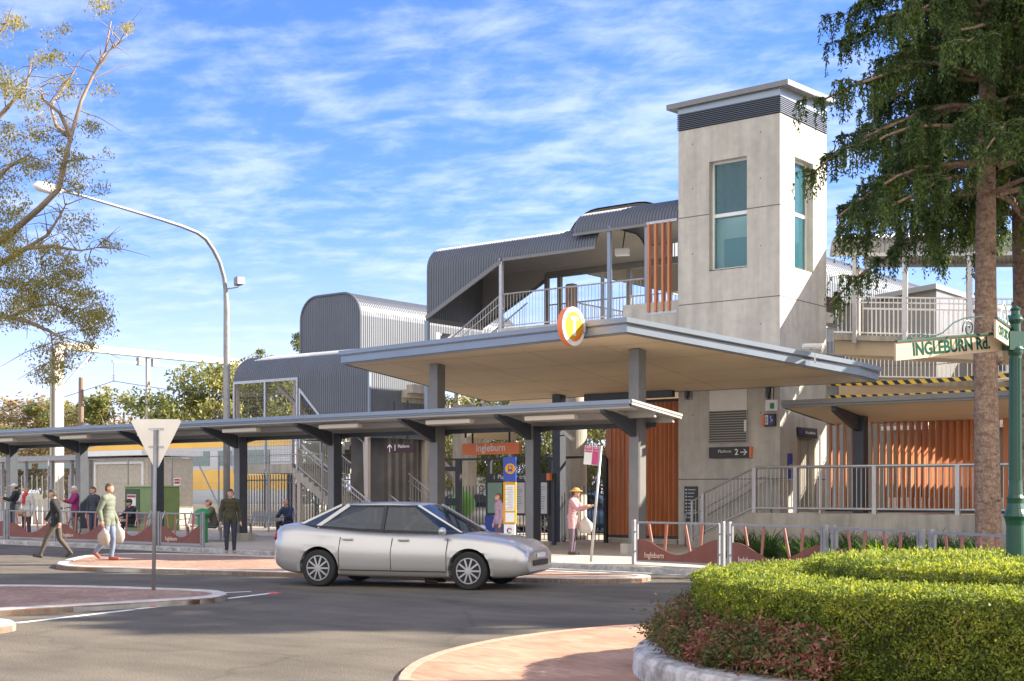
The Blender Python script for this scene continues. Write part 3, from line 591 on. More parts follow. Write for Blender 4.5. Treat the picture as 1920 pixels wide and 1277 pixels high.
# upper landing + stair roof west of the tower (W)
fb = empty('stair_walkway', (-8, 1.9, G), 'raised walkway and stair with dark ribbed barrel roof left of the lift tower', 'footbridge')
Y0, Y1 = .4, 3.4
diag = lambda x: 7.6+(x+13.5)*.49 if x < -10.24 else 9.28
diagb = lambda x: 7.6+(x+13.5)*.49 if x < -10.6 else 9.15
tunnel('x', -13.5, -6.5, Y0, Y1, 10.05, .8, diag, diagb, fb)
gable('x', -13.46, Y0, Y1, 10.05, .8, lambda b: 7.6, fb, 1, 'end_wall')
tunnel('x', -7.3, -3.42, Y0-.05, Y1+.05, 10.48, .75, lambda x: 9.72, lambda x: 9.72, fb)
k = MB(); k.beam((-13.5, Y0-.03, 7.6), (-10.24, Y0-.03, 9.2), .06, .14); k.beam((-10.24, Y0-.03, 9.25), (-6.5, Y0-.03, 9.25), .05, .1); k.beam((-13.5, Y1+.03, 7.6), (-10.6, Y1+.03, 9.05), .06, .14); k.beam((-10.6, Y1, 9.15), (-3.4, Y1, 9.15), .12, .22); k.beam((-13.5, Y0, 7.55), (-13.5, Y1, 7.55), .1, .16)
k.beam((-7.3, Y0-.08, 9.72), (-3.42, Y0-.08, 9.72), .05, .08)
k.build('edge_beam', steel_m, fb)
# the deck
dk = MB(); dk.box(-10.24, -3.3, Y0-.05, Y1+.1, 6.72, 7.0); dk.box(-3.3, 0, TD+.01, Y1+.1, 6.72, 7.0); dk.build('deck', concf, fb)
sw = MB()
for i in range(9):
    x = -10.24-.29*i; z = 7.0-.17*(i+1); sw.box(x-.29, x, Y0+.05, Y1-.05, z-.2, z)
sw.build('stair_flight', conc, fb)
MB().box(-5.4, -3.3, Y0-.12, Y0-.052, 6.35, 7.35).build('parapet', concf, fb)
for a, b in (((-10.24, Y0, 7.0), (-5.75, Y0, 7.0)), ((-5.75, Y0, 7.0), (-4.72, Y0, 7.0))): balustrade(a, b, 1.12, fb, posts=False)
balustrade((-12.9, Y0, 5.43), (-10.24, Y0, 7.0), 1.12, fb, posts=False, mid=.86)
balustrade((-12.9, Y0+1.4, 5.43), (-10.24, Y0+1.4, 7.0), 1.0, fb, posts=False)
balustrade((-10.5, Y1, 7.0), (-3.4, Y1, 7.0), 1.12, fb, posts=False)
balustrade((-7.6, 6.6, 7.0), (-3.4, 8.6, 7.0), 1.12, fb, posts=False)
for X, zt in ((-10.24, 9.3), (-5.98, 9.85), (-3.45, 9.8), (-4.62, 9.8)):
    MB().box(X-.055, X+.055, Y0-.055, Y0+.055, 6.4, zt).build('post', galv if X < -6 else steel_l, fb)
for X in (-10.6, -10.05, -7.2, -4.6): MB().box(X-.07, X+.07, Y1-.07, Y1+.07, 6.7, 9.2).build('post', steel_m, fb)
MB().tube([(-13.45, Y0-.05, 4.4), (-13.45, Y0-.05, 7.5)], .09, 10).build('downpipe', steel_l, fb)
# slat screen at the tower end
sc = empty('slat_screen', (-4.0, Y0-.08, 7.0), 'narrow upper screen of orange vertical slats between steel posts beside the tower', 'screen', 'orange slat screens')
k = MB()
for px in (1220, 1233, 1246.5, 1258):
    X = onY(px, 500, Y0-.05).x; k.box(X-.035, X+.035, Y0-.2, Y0-.06, 7.06, 9.7)
k.build('slats', timber, sc)
MB().box(-4.56, -3.5, Y0-.13, Y0-.05, 6.98, 7.06).build('bottom_rail', galv, sc); MB().box(-4.56, -3.5, Y0-.13, Y0-.05, 9.7, 9.78).build('top_rail', galv, sc)
# interior lamps, camera, sign
cmr = empty('security_camera', (-6.3, 1.6, 9.2), 'white security camera under the upper barrel roof', 'camera')
MB().obox(Vector((-6.3, 1.6, 9.25)), .45, .25, .22, .4).build('housing', white, cmr, bevel=.02); MB().tube([(-6.3, 1.6, 9.3), (-6.2, 1.6, 9.9)], .02).build('bracket', steel_d, cmr)
sg = empty('platform_number_sign', (-3.9, 2.6, 8.3), 'black and orange sign with a 2 behind the upper slats', 'sign')
MB().box(-4.5, -3.5, 2.6, 2.7, 8.25, 8.6).build('sign_panel', black, sg); text('2', .3, (-4.0, 2.6, 8.42), XR, white, sg); MB().box(-3.85, -3.6, 2.59, 2.6, 8.25, 8.6).build('orange_panel', orange, sg)
vm = empty('ticket_reader', onY(1068, 560, 2.2).to_tuple()[:2]+(7.0,), 'slim brown ticket reader post on the upper landing', 'ticket reader')
p = onY(1070, 560, 2.2); MB().box(p.x-.16, p.x+.16, 2.1, 2.4, 7.0, 8.55).build('cabinet', mat('reader_brown', (.20, .13, .09), .5), vm, bevel=.05); text('opal', .12, (p.x, 2.1, 8.1), (0, 0, 1), blue, vm, up=(-1, 0, 0))
# rear barrel: the bridge over the tracks
br_ = empty('track_footbridge', (-6, 20, G), 'dark barrel roofed footbridge running back over the tracks behind the walkway', 'footbridge')
tunnel('y', 3.5, 30, -9.9, -5.6, 11.25, 1.35, lambda x: 9.3, lambda x: 9.3, br_, pitch=.22)
MB().box(-9.4, -5.6, 3.6, 30, 6.7, 7.0).build('deck', conc, br_)
for y in (9, 16, 23, 29): MB().box(-7.9, -7.1, y-.4, y+.4, 0, 6.7).build('pier', conc, br_)
arch_trim('y', 4.9, -9.3, -5.7, 10.65, 1.15, 7.0, 7.0, br_, .07, 'portal_frame', galvd)
for yy in (8, 12, 16, 20, 24, 28):
    for xx in (-9.3, -5.7): MB().box(xx-.05, xx+.05, yy-.05, yy+.05, 7, 9.6).build('post', steel_m, br_)
balustrade((-9.35, 3.6, 7.0), (-9.35, 20, 7.0), 1.1, br_, posts=False); balustrade((-5.65, 3.6, 7.0), (-5.65, 20, 7.0), 1.1, br_, posts=False)

# lower stair block (S)
sb_ = empty('stair_enclosure', (-20, 2.6, G), 'dark ribbed stair enclosure with curved roof and glazed end panels left of the canopy', 'stair building')
SY0, SY1 = 1.0, 4.25; XR_, XL_ = -16.8, -24.2; ZR = 6.98
zfrt = lambda x: (5.98 if x < onY(560, 700, 1).x else 3.9 if False else (5.6-(x-onY(563, 700, 1).x)*.82 if x < onY(563, 700, 1).x+2.25 else 3.72))
xw = onY(560, 700, 1).x
tunnel('x', XL_, xw, SY0, SY1, ZR, 1.05, lambda x: 6.0, lambda x: 6.0, sb_)
tunnel('x', xw, XR_, SY0, SY1, ZR, 1.05, lambda x: max(5.65-(x-xw)*.95, 3.7), lambda x: 3.7, sb_)
gable('x', XR_, SY0, SY1, ZR, 1.05, lambda b: 3.62, sb_, 1, 'side_wall')
MB().box(XR_-.02, XR_+.06, SY0-.05, SY0+.03, 3.6, 5.95).build('corner_trim', steel_l, sb_)
# glazed panels front
xs0, xs1 = onY(440, 740, 1).x, onY(558, 740, 1).x; zt0 = 5.98
k = MB(); w = .045
for X in (xs0, (xs0+xs1)/2, xs1): k.box(X-w, X+w, .95, 1.05, 2.5, zt0)
k.box(xs0+w, (xs0+xs1)/2-w, .95, 1.05, zt0-.1, zt0); k.box((xs0+xs1)/2+w, xs1-w, .95, 1.05, zt0-.1, zt0)
k.build('panel_frame', galv, sb_)
k = MB(); xd = xw+.1; k.box(xd-.03, xd+.05, .93, .99, 3.3, 5.55); k.beam((xd, .96, 5.5), (xd+1.95, .96, 3.65), .05, .09); k.build('diagonal_frame', galv, sb_)
k = MB()
for i in range(22):
    z = 3.0+i*.14; k.tube([(xs0+w, 1.0, z), (xs1-w, 1.0, z)], .006, 4, cap=False)
for i in range(40):
    x = xs0+(xs1-xs0)*i/40; k.tube([(x, 1.0, 3), (x, 1.0, zt0-.1)], .004, 4, cap=False)
k.build('mesh_infill', galvd, sb_)
k = MB()
for y in (1.05, 4.15):
    for X in (xs0, xs1, -17.0): MB().box(X-.08, X+.08, y-.0, y+.14, 0.1, 6.0).build('frame_post', mat('warm_concrete', (.50, .44, .38), .7), sb_)
k.beam((xs0+.3, 3.0, 5.9), (xs1, 3.0, 3.6), .1, .14); k.build('diagonal_brace', mat('warm_concrete', (.50, .44, .38), .7), sb_)
# landing and flights
LZ = 2.72; xl1 = onY(548, 870, 1).x
MB().box(XL_, xl1, SY0, SY1, LZ-.35, LZ).build('landing', conc, sb_)
fl1 = MB(); n = 15; rise = (LZ-G)/n; run = 4.35/n
for i in range(n):
    x = xl1+run*i; z = LZ-rise*(i+1)+0.0
    fl1.ext([(x, SY0+.02, z+rise-rise), (x, SY0+.02, z-.28 if z > .4 else G), (x+run, SY0+.02, max(G, z-.28-rise)), (x+run, SY0+.02, z)], (0, 1.45, 0))
fl1.build('stair_flight', conc, sb_)
fl2 = MB(); n = 17
for i in range(n):
    x = xl1+.27*i; z = LZ+.17*(i+1); fl2.box(x, x+.27, SY0+1.7, SY1-.1, z-.3, z)
fl2.build('stair_flight', conc, sb_)
balustrade((xl1, SY0, LZ), (xl1+4.35, SY0, G), 1.0, sb_, 'balustrade', pr=.04, pitch=.14, mid=.8)
balustrade((xl1, SY0+1.5, LZ), (xl1+4.35, SY0+1.5, G), 1.0, sb_, pr=.04, pitch=.14)
balustrade((XL_, SY0, LZ), (xl1, SY0, LZ), 1.15, sb_, pitch=.125)
a = onY(700, 835, 3.6); b = onY(800, 925, 3.6)
k = MB()
for i in range(16):
    x = a.x+(b.x+.8-a.x)*i/16; z = 2.3-i*.14; k.box(x, x+(b.x+.8-a.x)/16, 3.6, 5.2, max(z-.3, 0.1), z)
k.build('stair_flight', conc, sb_)
balustrade((a.x, 3.55, a.z-.95), (b.x+.9, 3.55, b.z-1.35), 1.0, sb_, pitch=.16, mid=.72, pr=.045)
k = MB(); k.tube([onY(653, 802, 1.4), onY(683, 830, 1.4), onY(685, 925, 1.4)], .05, 8); k.tube([onY(640, 822, 1.4), onY(653, 802, 1.4)], .04); k.build('handrail', galv, sb_)
MB().box(-18.9, -17.2, 2.2, 4.1, G, 3.7).build('block_wall', brickmat('concrete_block', (.22, .215, .20), (.27, .26, .24), (.14, .13, .12), .4, .2), sb_)
MB().box(-16.6, -15.9, 5.4, 6.0, G, 5.0).box(onY(788, 880, 4.5).x-.3, onY(788, 880, 4.5).x+.35, 4.3, 4.7, G, 5.0).build('pier', conc, sb_)
k = MB(); k.ext([(-16.0, 5.4, 4.0), (-16.0, 5.4, 3.7), (-10.5, 5.4, 5.9), (-10.5, 5.4, 6.4)], (0, 3, 0)); k.box(-12.4, -3.4, 3.6, 8, 4.75, 5.0); k.build('upper_flight_soffit', soffitm, sb_)
# tall block behind (K)
kb_ = empty('stair_head_enclosure', (-22.2, 6, G), 'tall dark ribbed box with rounded shoulders rising behind the stair enclosure', 'stair building')
KX0, KX1 = -23.9, -20.5
kz = lambda y: 5.0 if y < 5.7 else min(5.0+(y-5.7)*.95, 8.4)
tunnel('y', 4.35, 14.5, KX0, KX1, 9.62, .95, kz, kz, kb_)
gable('y', 4.35, KX0, KX1, 9.62, .95, lambda b: 4.6, kb_, -1)
arch_trim('y', 4.33, KX0, KX1, 9.62, .95, 4.6, 4.6, kb_, .05)
k = MB()
for y in (9.0, 14.2):
    for X in (KX0+.1, KX1-.1): MB().box(X-.12, X+.12, y-.12, y+.12, G, 8.4).build('post', mat('warm_concrete', (.5, .44, .38)), kb_)
# ================================================================ entry slat screens at ground
def slats(x0, x1, Y, z0, z1, n, a0, a1, parent, w=.2, th=.045):
    k = MB()
    for i in range(n):
        f = (i+.5)/n; X = x0+(x1-x0)*f; ang = a0+(a1-a0)*f
        k.obox(Vector((X, Y, (z0+z1)/2)), w, th, z1-z0, ang)
    k.build('slats', timber, parent)
    MB().box(x0-.03, x1+.03, Y-.03, Y+.03, z1+.0, z1+.09).build('top_rail', steel_d, parent); MB().box(x0-.03, x1+.03, Y-.03, Y+.03, z0-.1, z0).build('bottom_rail', steel_d, parent)
X0 = onY(1138, 900, .35).x; X1 = onY(1274, 900, .35).x
s1 = empty('slat_screen', ((X0+X1)/2, .35, G), 'tall ground screen of orange vertical slats between the canopy column and the tower', 'screen', 'orange slat screens')
xm = X0+(X1-X0)*.42
slats(X0, xm, .35, .35, 4.35, 7, R(-12), R(-20), s1, .24)
slats(xm+.08, X1-.05, .35, .35, 4.35, 9, R(62), R(66), s1, .2)
MB().box(X0, X1, .2, .5, 0, .24).build('plinth', conc, s1)

# ================================================================ right hand side: landing, awning, slats, ramps
LZ2 = 1.08
ld = empty('entry_landing', (6, 2, G), 'raised concrete landing and steps with galvanised balustrade in front of the lift tower', 'landing')
MB().box(-.25, 16, -1.35, -1.1, -.1, LZ2+.02).build('retaining_wall', conc, ld)
MB().box(-.25, 16, -1.1, 4.6, -.1, LZ2).build('landing_slab', mat('slab', (.42, .40, .37), .8, var=.08, scale=1), ld)
stp = MB(); n = 6
for i in range(n): stp.box(-.25-.3*(i+1), -.25-.3*i, -1.1, -.02, 0, LZ2-(LZ2-G)/(n+1)*(i+1))
stp.build('steps', conc, ld)
k = MB(); k.ext([(-.25, -1.35, -.1), (-.25, -1.35, LZ2+.02), (-2.05, -1.35, .28), (-2.05, -1.35, -.1)], (0, .25, 0)); k.build('cheek_wall', conc, ld)
rx = [onY(p, 900, -1.22).x for p in (1415, 1492, 1640, 1796, 1960, 2110)]
for i in range(len(rx)-1): balustrade((rx[i], -1.22, LZ2+.02), (rx[i+1], -1.22, LZ2+.02), 1.23, ld, pitch=.118, toe=.13, pr=.055, br=.011, posts=(1, i == len(rx)-2))
balustrade((-1.75, -1.22, .42), (rx[0], -1.22, LZ2+.05), 1.2, ld, pitch=.118, toe=.13, pr=.045, br=.011, posts=(1, 0))
balustrade((-2.1, -1.22, .25), (-1.75, -1.22, .42), 1.15, ld, pitch=.118, toe=.13, pr=.03, br=.011, posts=(1, 0))
k = MB(); z9 = .9
k.tube([(-2.6, -.75, G), (-2.6, -.75, 1.0), (-2.55, -.75, 1.06), (-2.2, -.75, 1.08), (-.3, -.75, 2.05), (.05, -.75, 2.08), (.12, -.75, 2.0), (.12, -.75, LZ2)], .022, 8)
k.tube([(-2.2, -.18, 1.0), (-.3, -.18, 1.98), (.55, -.18, 2.02), (.62, -.18, 1.95), (.62, -.18, LZ2)], .022, 8)
k.build('handrail', galv, ld, smooth=True)
for i, (px, lx) in enumerate(((1537, 0),)):
    p = onY(px, 900, -.6); k = MB(); k.tube([(p.x, -.6, LZ2), (p.x, -.6, 3.2)], .025); k.build('pole', white, ld)
aw = empty('landing_awning', (4, .5, LZ2), 'low grey steel awning on a dark column over the landing right of the tower', 'awning')
za = lambda y: 4.03-(y+1.0)*.11
def aslab(mb, x0, x1, y0, y1, o0, o1):
    mb.add([(x0, y0, za(y0)+o0), (x1, y0, za(y0)+o0), (x1, y1, za(y1)+o0), (x0, y1, za(y1)+o0), (x0, y0, za(y0)+o1), (x1, y0, za(y0)+o1), (x1, y1, za(y1)+o1), (x0, y1, za(y1)+o1)],
           [(3, 2, 1, 0), (4, 5, 6, 7), (0, 1, 5, 4), (1, 2, 6, 5), (2, 3, 7, 6), (3, 0, 4, 7)])
k = MB(); aslab(k, .62, 14, -.95, 2.3, -.07, -.04); k.build('soffit', soffitm, aw)
k = MB(); aslab(k, .62, 14, -.95, 2.3, -.035, .06); k.build('roof', steel_w, aw)
k = MB(); aslab(k, .58, 14, -1.02, -.955, -.09, .06); aslab(k, .58, 14, -1.07, -1.024, -.03, .1); aslab(k, .56, .615, -.95, 2.3, -.09, .06); k.build('fascia', steel_m, aw)
for px in (1613, 2000):
    c = onY(px, 880, .9)
    MB().box(c.x-.16, c.x+.16, .74, 1.06, LZ2, za(.9)-.075).build('column', steel_d, aw)
    b = MB(); b.ext([(c.x-.07, -.8, za(-.8)-.08), (c.x-.07, -.8, za(-.8)-.2), (c.x-.07, .4, 3.4), (c.x-.07, .74, 3.33), (c.x-.07, .74, za(.74)-.08)], (.14, 0, 0)); b.build('bracket_beam', steel_d, aw)
s2 = empty('slat_screen', (3, 2.1, LZ2), 'long screen of orange vertical slats under the landing awning', 'screen', 'orange slat screens')
xq = [onY(p, 870, 2.1).x for p in (1551, 1605, 1629, 1845)]
slats(xq[0], xq[1], 2.1, LZ2+.12, 3.62, 4, R(100), R(108), s2, .16, .06)
slats(xq[2], xq[3]+.4, 2.1, LZ2+.12, 3.62, 19, R(112), R(30), s2, .21, .045)
slats(xq[3]+.5, 9.5, 2.1, LZ2+.12, 3.62, 16, R(30), R(60), s2, .23, .045)
# building behind slats
bb = empty('station_office', (5, 6, LZ2), 'low station office wall seen through the slats behind the landing', 'building')
MB().box(1.3, 12, 4.6, 9, LZ2, 3.5).build('wall', brickmat('cream_block', (.40, .36, .28), (.45, .40, .32), (.3, .27, .2), .4, .2), bb)
MB().box(1.1, 12, 4.4, 9, 3.5, 3.62).build('roof_edge', white, bb)
for X in (2.2, 4.4): MB().box(X, X+.12, 4.56, 4.595, LZ2, 3.4).build('wall_post', black, bb)
MB().box(1.4, 9, 4.2, 4.5, LZ2, 1.5).build('bench_base', white, bb)
# ramps
rp_ = empty('access_ramp', (6, 5, G), 'concrete switchback access ramp with white balustrades and barrel roof right of the tower', 'ramp')
RY0, RY1 = 3.35, 5.55; L1 = 14.
fz = lambda x: 6.36-.098*x
def ramp(y0, y1, x0, x1, f, th, name='ramp_deck', m=conc):
    MB().ext([(x0, y0, f(x0)-th), (x1, y0, f(x1)-th), (x1, y0, f(x1)), (x0, y0, f(x0))], (0, y1-y0, 0)).build(name, m, rp_)
tan_ = mat('bounce_lit_concrete', (.52, .42, .29), .8, var=.08, scale=1.2)  # formed concrete with warm reflected light put into its tan colour
ramp(RY0, RY1, .02, L1, fz, .15); ramp(RY0+.15, RY1-.15, .02, 5.0, lambda x: fz(x)-.155, .42, 'ramp_beam', tan_); ramp(RY0+.15, RY1-.15, 7, L1, lambda x: fz(x)-.155, .35, 'ramp_beam', tan_)
bx_ = [0.05, 1.1, 2.3, 3.4, 4.5, 5.8, 7.2, 8.6, 10]
for i in range(len(bx_)-1): balustrade((bx_[i], RY0+.04, fz(bx_[i])), (bx_[i+1], RY0+.04, fz(bx_[i+1])), 1.12, rp_, pitch=.13, m=white, posts=False, mid=.97, toe=.08, br=.014)
balustrade((.05, RY1, fz(0)), (10, RY1, fz(10)), 1.0, rp_, pitch=.14, m=white, posts=False, br=.012)
# sloping roof: barrel made with a shear
def sheared_tunnel(x0, x1, y0, y1, ztf, r, drop, parent, m):
    pitch, amp = .13, .024; st = []; n = int((x1-x0)/pitch)
    for i in range(n):
        x = x0+pitch*i; st += [(x, 0), (x+pitch*.42, 0), (x+pitch*.5, amp), (x+pitch*.92, amp)]
    st.append((x1, 0)); vs = []; m_ = 20
    for x, e in st:
        zt = ztf(x); P = [(y0-e, zt-drop)]+[(y0+r-(r+e)*math.cos(t), zt-r+(r+e)*math.sin(t)) for t in [k*math.pi/2/8 for k in range(9)]]+[(y1-r+(r+e)*math.sin(t), zt-r+(r+e)*math.cos(t)) for t in [k*math.pi/2/8 for k in range(9)]]+[(y1+e, zt-drop)]
        vs += [(x, y, z) for y, z in P]
    MB().add(vs, [(i*m_+j, i*m_+j+1, (i+1)*m_+j+1, (i+1)*m_+j) for i in range(len(st)-1) for j in range(m_-1)]).build('barrel_roof', m, parent)
sheared_tunnel(.02, L1, RY0-.15, RY1+.15, lambda x: 9.38-.098*x, .62, .66, rp_, mat('aged_corrugated', (.28, .27, .25), .45, .4, var=.08, scale=.8))
ramp(RY0-.18, RY0-.1, .02, L1, lambda x: 8.76-.098*x, .1, 'eave_beam', galv); ramp(RY1+.1, RY1+.18, .02, L1, lambda x: 8.76-.098*x, .1, 'eave_beam', galvd)
for px in (1604, 1698, 1820, 1960):
    X = onY(px, 560, RY0).x; MB().box(X-.06, X+.06, RY0-.1, RY0-.02, fz(X)-.25, 8.7-.098*X).build('post', galv, rp_)
    MB().box(X-.9, X-.83, RY1-.03, RY1+.05, fz(X)-.1, 8.7-.098*X).build('post', mat('timber_post', (.42, .34, .24), .6), rp_)
# lower ramps behind
f2 = lambda x: 4.35+.02*x
ramp(6.0, 8.2, -1.0, 12, lambda x: 5.2-.07*x, .18); ramp(6.05, 8.1, -1.0, 12, lambda x: 5.02-.07*x, .35, 'ramp_beam', tan_)
balustrade((-.9, 6.02, 5.27), (3.0, 6.02, 5.0), 1.1, rp_, pitch=.13, m=white, posts=False, br=.014); balustrade((3.0, 6.02, 5.0), (12, 6.02, 4.38), 1.1, rp_, pitch=.13, m=white, br=.014, posts=False)
ramp(2.6, 3.25, 5.2, 12, lambda x: 4.72, .05, 'capping', tan_)
for X in (1.2, 5.6, 10.2): MB().box(X-.25, X+.25, 6.6, 7.5, G, 5.0).build('pier', conc, rp_)
MB().box(6.05, 6.75, 3.0, 3.32, G, 5.7).build('pier', tan_, rp_)
MB().box(-.4, 12, 9.5, 9.8, 1.5, 3.9).build('back_wall', tan_, rp_)
for X0_, X1_, nm in ((1.0, 2.1, 0), (6.6, 7.4, 0)): MB().box(X0_, X1_, 5.7, 5.95, 3.9, 4.45).build('service_box', white, rp_)
# hazard tapes
tp = bpy.data.materials.new('hazard_stripe'); tp.use_nodes = True; t = tp.node_tree; b = t.nodes['Principled BSDF']; b.inputs['Roughness'].default_value = .6
g = t.nodes.new('ShaderNodeNewGeometry'); sx_ = t.nodes.new('ShaderNodeSeparateXYZ'); t.links.new(g.outputs['Position'], sx_.inputs[0])
a_ = M2('FRACT', M2('MULTIPLY', M2('ADD', sx_.outputs[0], sx_.outputs[2], tree=t), 3.1, tree=t), tree=t); c_ = M2('GREATER_THAN', a_, .5, tree=t)
mx_ = t.nodes.new('ShaderNodeMix'); mx_.data_type = 'RGBA'; t.links.new(c_, mx_.inputs[0]); mx_.inputs[6].default_value = (.02, .02, .02, 1); mx_.inputs[7].default_value = (.78, .52, .05, 1); t.links.new(mx_.outputs[2], b.inputs['Base Color'])
def tape(px0, py0, px1, py1, Y, lab):
    a, b = onY(px0, py0, Y), onY(px1, py1, Y); m_ = (a+b)/2
    k = MB(); N_ = 12
    for i in range(N_):
        p, q = a.lerp(b, i/N_), a.lerp(b, (i+1)/N_); s0 = -.06*math.sin(math.pi*i/N_); s1 = -.06*math.sin(math.pi*(i+1)/N_)
        k.add([(p.x, Y, p.z+s0-.06), (q.x, Y, q.z+s1-.06), (q.x, Y, q.z+s1+.06), (p.x, Y, p.z+s0+.06), (p.x, Y+.012, p.z+s0-.06), (q.x, Y+.012, q.z+s1-.06), (q.x, Y+.012, q.z+s1+.06), (p.x, Y+.012, p.z+s0+.06)], [(0, 1, 2, 3), (7, 6, 5, 4), (3, 2, 6, 7), (1, 0, 4, 5)])
    k.build('hazard_barrier', tp, label=lab, cat='barrier', group='yellow and black striped barriers')
tape(1552, 745, 1920, 727, 3.2, 'lower yellow and black striped barrier just above the landing awning'); tape(1552, 720, 1920, 701, 3.28, 'upper yellow and black striped barrier below the ramp, above its twin')
# far buildings to the right
fbd = empty('curved_roof_hall', (4, 25, G), 'large hall with pale curved metal roof beyond the ramp', 'building')
k = MB(); A = [onY(1480, 505, 22), onY(1552, 520, 22), onY(1600, 528, 22), onY(1650, 540, 22), onY(1700, 555, 22), onY(1760, 562, 22)]
k.ext([(p.x, p.y, p.z) for p in A]+[(A[-1].x, 22, 5), (A[0].x, 22, 5)], (0, 16, 0)); k.build('roof', mat('pale_metal_roof', (.72, .70, .66), .5, .1), fbd)
q0, q1 = onY(1480, 600, 21.5), onY(1960, 600, 21.5)
MB().box(q0.x, q1.x+8, 21.6, 30, G, 8.2).build('wall', mat('pale_wall', (.66, .62, .54), .7), fbd)
for i, (ya, yb_) in enumerate(((600, 622), (655, 675))):
    za_, zb_ = onY(1750, yb_, 21.5).z, onY(1750, ya, 21.5).z
    for kk in range(12):
        xx = q0.x+1.5+kk*1.7; wn = MB().box(xx, xx+1.3, 21.5, 21.59, za_-.6, zb_-.6).build('window', mat('far_glass', (.04, .06, .13), .2), fbd)
g2 = empty('dark_roof_building', (8, 18, G), 'small building with sloping dark roof beyond the ramp', 'building')
P = [onY(1640, 553, 17), onY(1755, 531, 17), onY(1755, 556, 17)]
k = MB(); k.ext([P[0], P[1], P[1]-Vector((0, 0, .2)), P[0]-Vector((0, 0, .2))], (0, 9, 0)); k.build('roof', mat('roof_grey', (.22, .24, .26), .5), g2)
k = MB(); a = onY(1715, 560, 17.3); k.box(a.x-3, P[1].x-.1, 17.3, 25, G, P[0].z-.1); k.ext([(a.x-1.2, 17.3, P[0].z-.1), (P[1].x-.1, 17.3, P[0].z-.1), (P[1].x-.1, 17.3, P[1].z-.2)], (0, 7, 0)); k.build('wall', steel_m, g2)

# ================================================================ road fence panels
brown = mat('rust_brown_steel', (.20, .068, .043), .55, .1, var=.15, scale=3, bump=.1, bscale=30)
def fence_bay(p0, p1, h, label, words_=True, zt=None):
    p0, p1 = Vector((*p0, G)), Vector((*p1, G)); d = (p1-p0); Lb = d.length; d.normalize(); r = empty('fence_panel', (p0+p1)/2, label, 'fence', 'brown wave pattern fence panels along the kerb')
    P = lambda s, z, o=0: p0+d*s+Vector((0, 0, z))+Vector((d.y, -d.x, 0))*o
    for s in (.0, Lb-.0):
        k = MB(); k.beam(P(s, 0), P(s, h+.02), .075, .075, up=d); k.build('post', galvd, r, bevel=.008)
    k = MB(); a, b = .1, Lb-.1; z0 = .07
    for (s0, q0, s1, q1) in ((a, h-.03, b, h-.03), (a, z0, b, z0), (a, z0, a, h-.03), (b, z0, b, h-.03)): k.beam(P(s0, q0), P(s1, q1), .04, .04, up=Vector((d.y, -d.x, 0)))
    for s0, s1 in ((0, a), (b, Lb)):
        for q in (.3, .75): k.beam(P(s0, q*h), P(s1, q*h), .03, .03, up=Vector((0, 0, 1)))
    k.build('frame', galvd, r)
    W_ = b-a-.04; s = a+.02; n = 36; top = []
    for i in range(n+1):
        f = i/n; z = .40+.17*math.cos(2*math.pi*(f-.0)*.98)*(1 if f > .12 else .9+.1*f/.12)+.03*f
        top.append((s+W_*f, z*h/.96))
    k = MB()
    for i in range(n):
        A_ = [P(top[i][0], z0+.02, -.012), P(top[i+1][0], z0+.02, -.012), P(top[i+1][0], top[i+1][1], -.012), P(top[i][0], top[i][1], -.012)]
        B_ = [v+Vector((d.y, -d.x, 0))*.024 for v in A_]
        k.add(A_+B_, [(0, 1, 2, 3), (7, 6, 5, 4), (3, 2, 6, 7), (1, 0, 4, 5)])
    wp = k.build('wave_panel', brown, r)
    for ft, fb2 in ((.14, .18), (.37, .345), (.60, .66), (.81, .79)):
        zb = .40+.17*math.cos(2*math.pi*fb2*.98)+.02; MB().beam(P(s+W_*ft, h-.05), P(s+W_*fb2, zb*h/.96), .02, .06, up=d).build('slanted_bar', mat('rust_bar', (.36, .13, .09), .5), r)
    if words_: text('Ingleburn', .17, P(a+.48, .2, .0)+Vector((0, 0, 0)), d, mat('fence_script', (.75, .55, .46), .6), r, lift=.016, sx=.85)
HF = .93
fr_ = [(1.48, -9.76), (3.93, -10.12), (6.75, -11.35), (9.1, -12.72), (11.1, -14.2), (12.9, -16.0)]
labs = ['first brown wave fence panel at the kerb end, before the orange slats, with Ingleburn script', 'second brown wave fence panel with Ingleburn script, left of the garden plants', 'third brown wave fence panel in front of the bright strappy plant', 'brown wave fence panel in front of the conifer trunk', 'brown wave fence panel behind the green lamp post']
for i in range(5): fence_bay((fr_[i][0]+(.09 if i else 0), fr_[i][1]-(.03 if i else 0)), (fr_[i+1][0]-.09, fr_[i+1][1]+.03), HF, labs[i], True)
fl_ = [(-29.5, -9.75), (-26.2, -9.72), (-22.8, -9.70), (-20.0, -9.70), (-17.3, -9.72), (-14.9, -9.75), (-12.75, -9.78)]
labs = ['brown wave fence panel farthest left, before the parked bicycle', 'brown wave fence panel before the woman in a red scarf', 'brown wave fence panel behind the dark walking figure', 'brown wave fence panel before the purple cardigan woman', 'brown wave fence panel behind the walking man in jeans', 'last brown wave fence panel of the far run, behind the triangular sign post']
for i in range(6): fence_bay((fl_[i][0]+.07, fl_[i][1]), (fl_[i+1][0]-.07, fl_[i+1][1]), .96, labs[i], i in (5, 3))

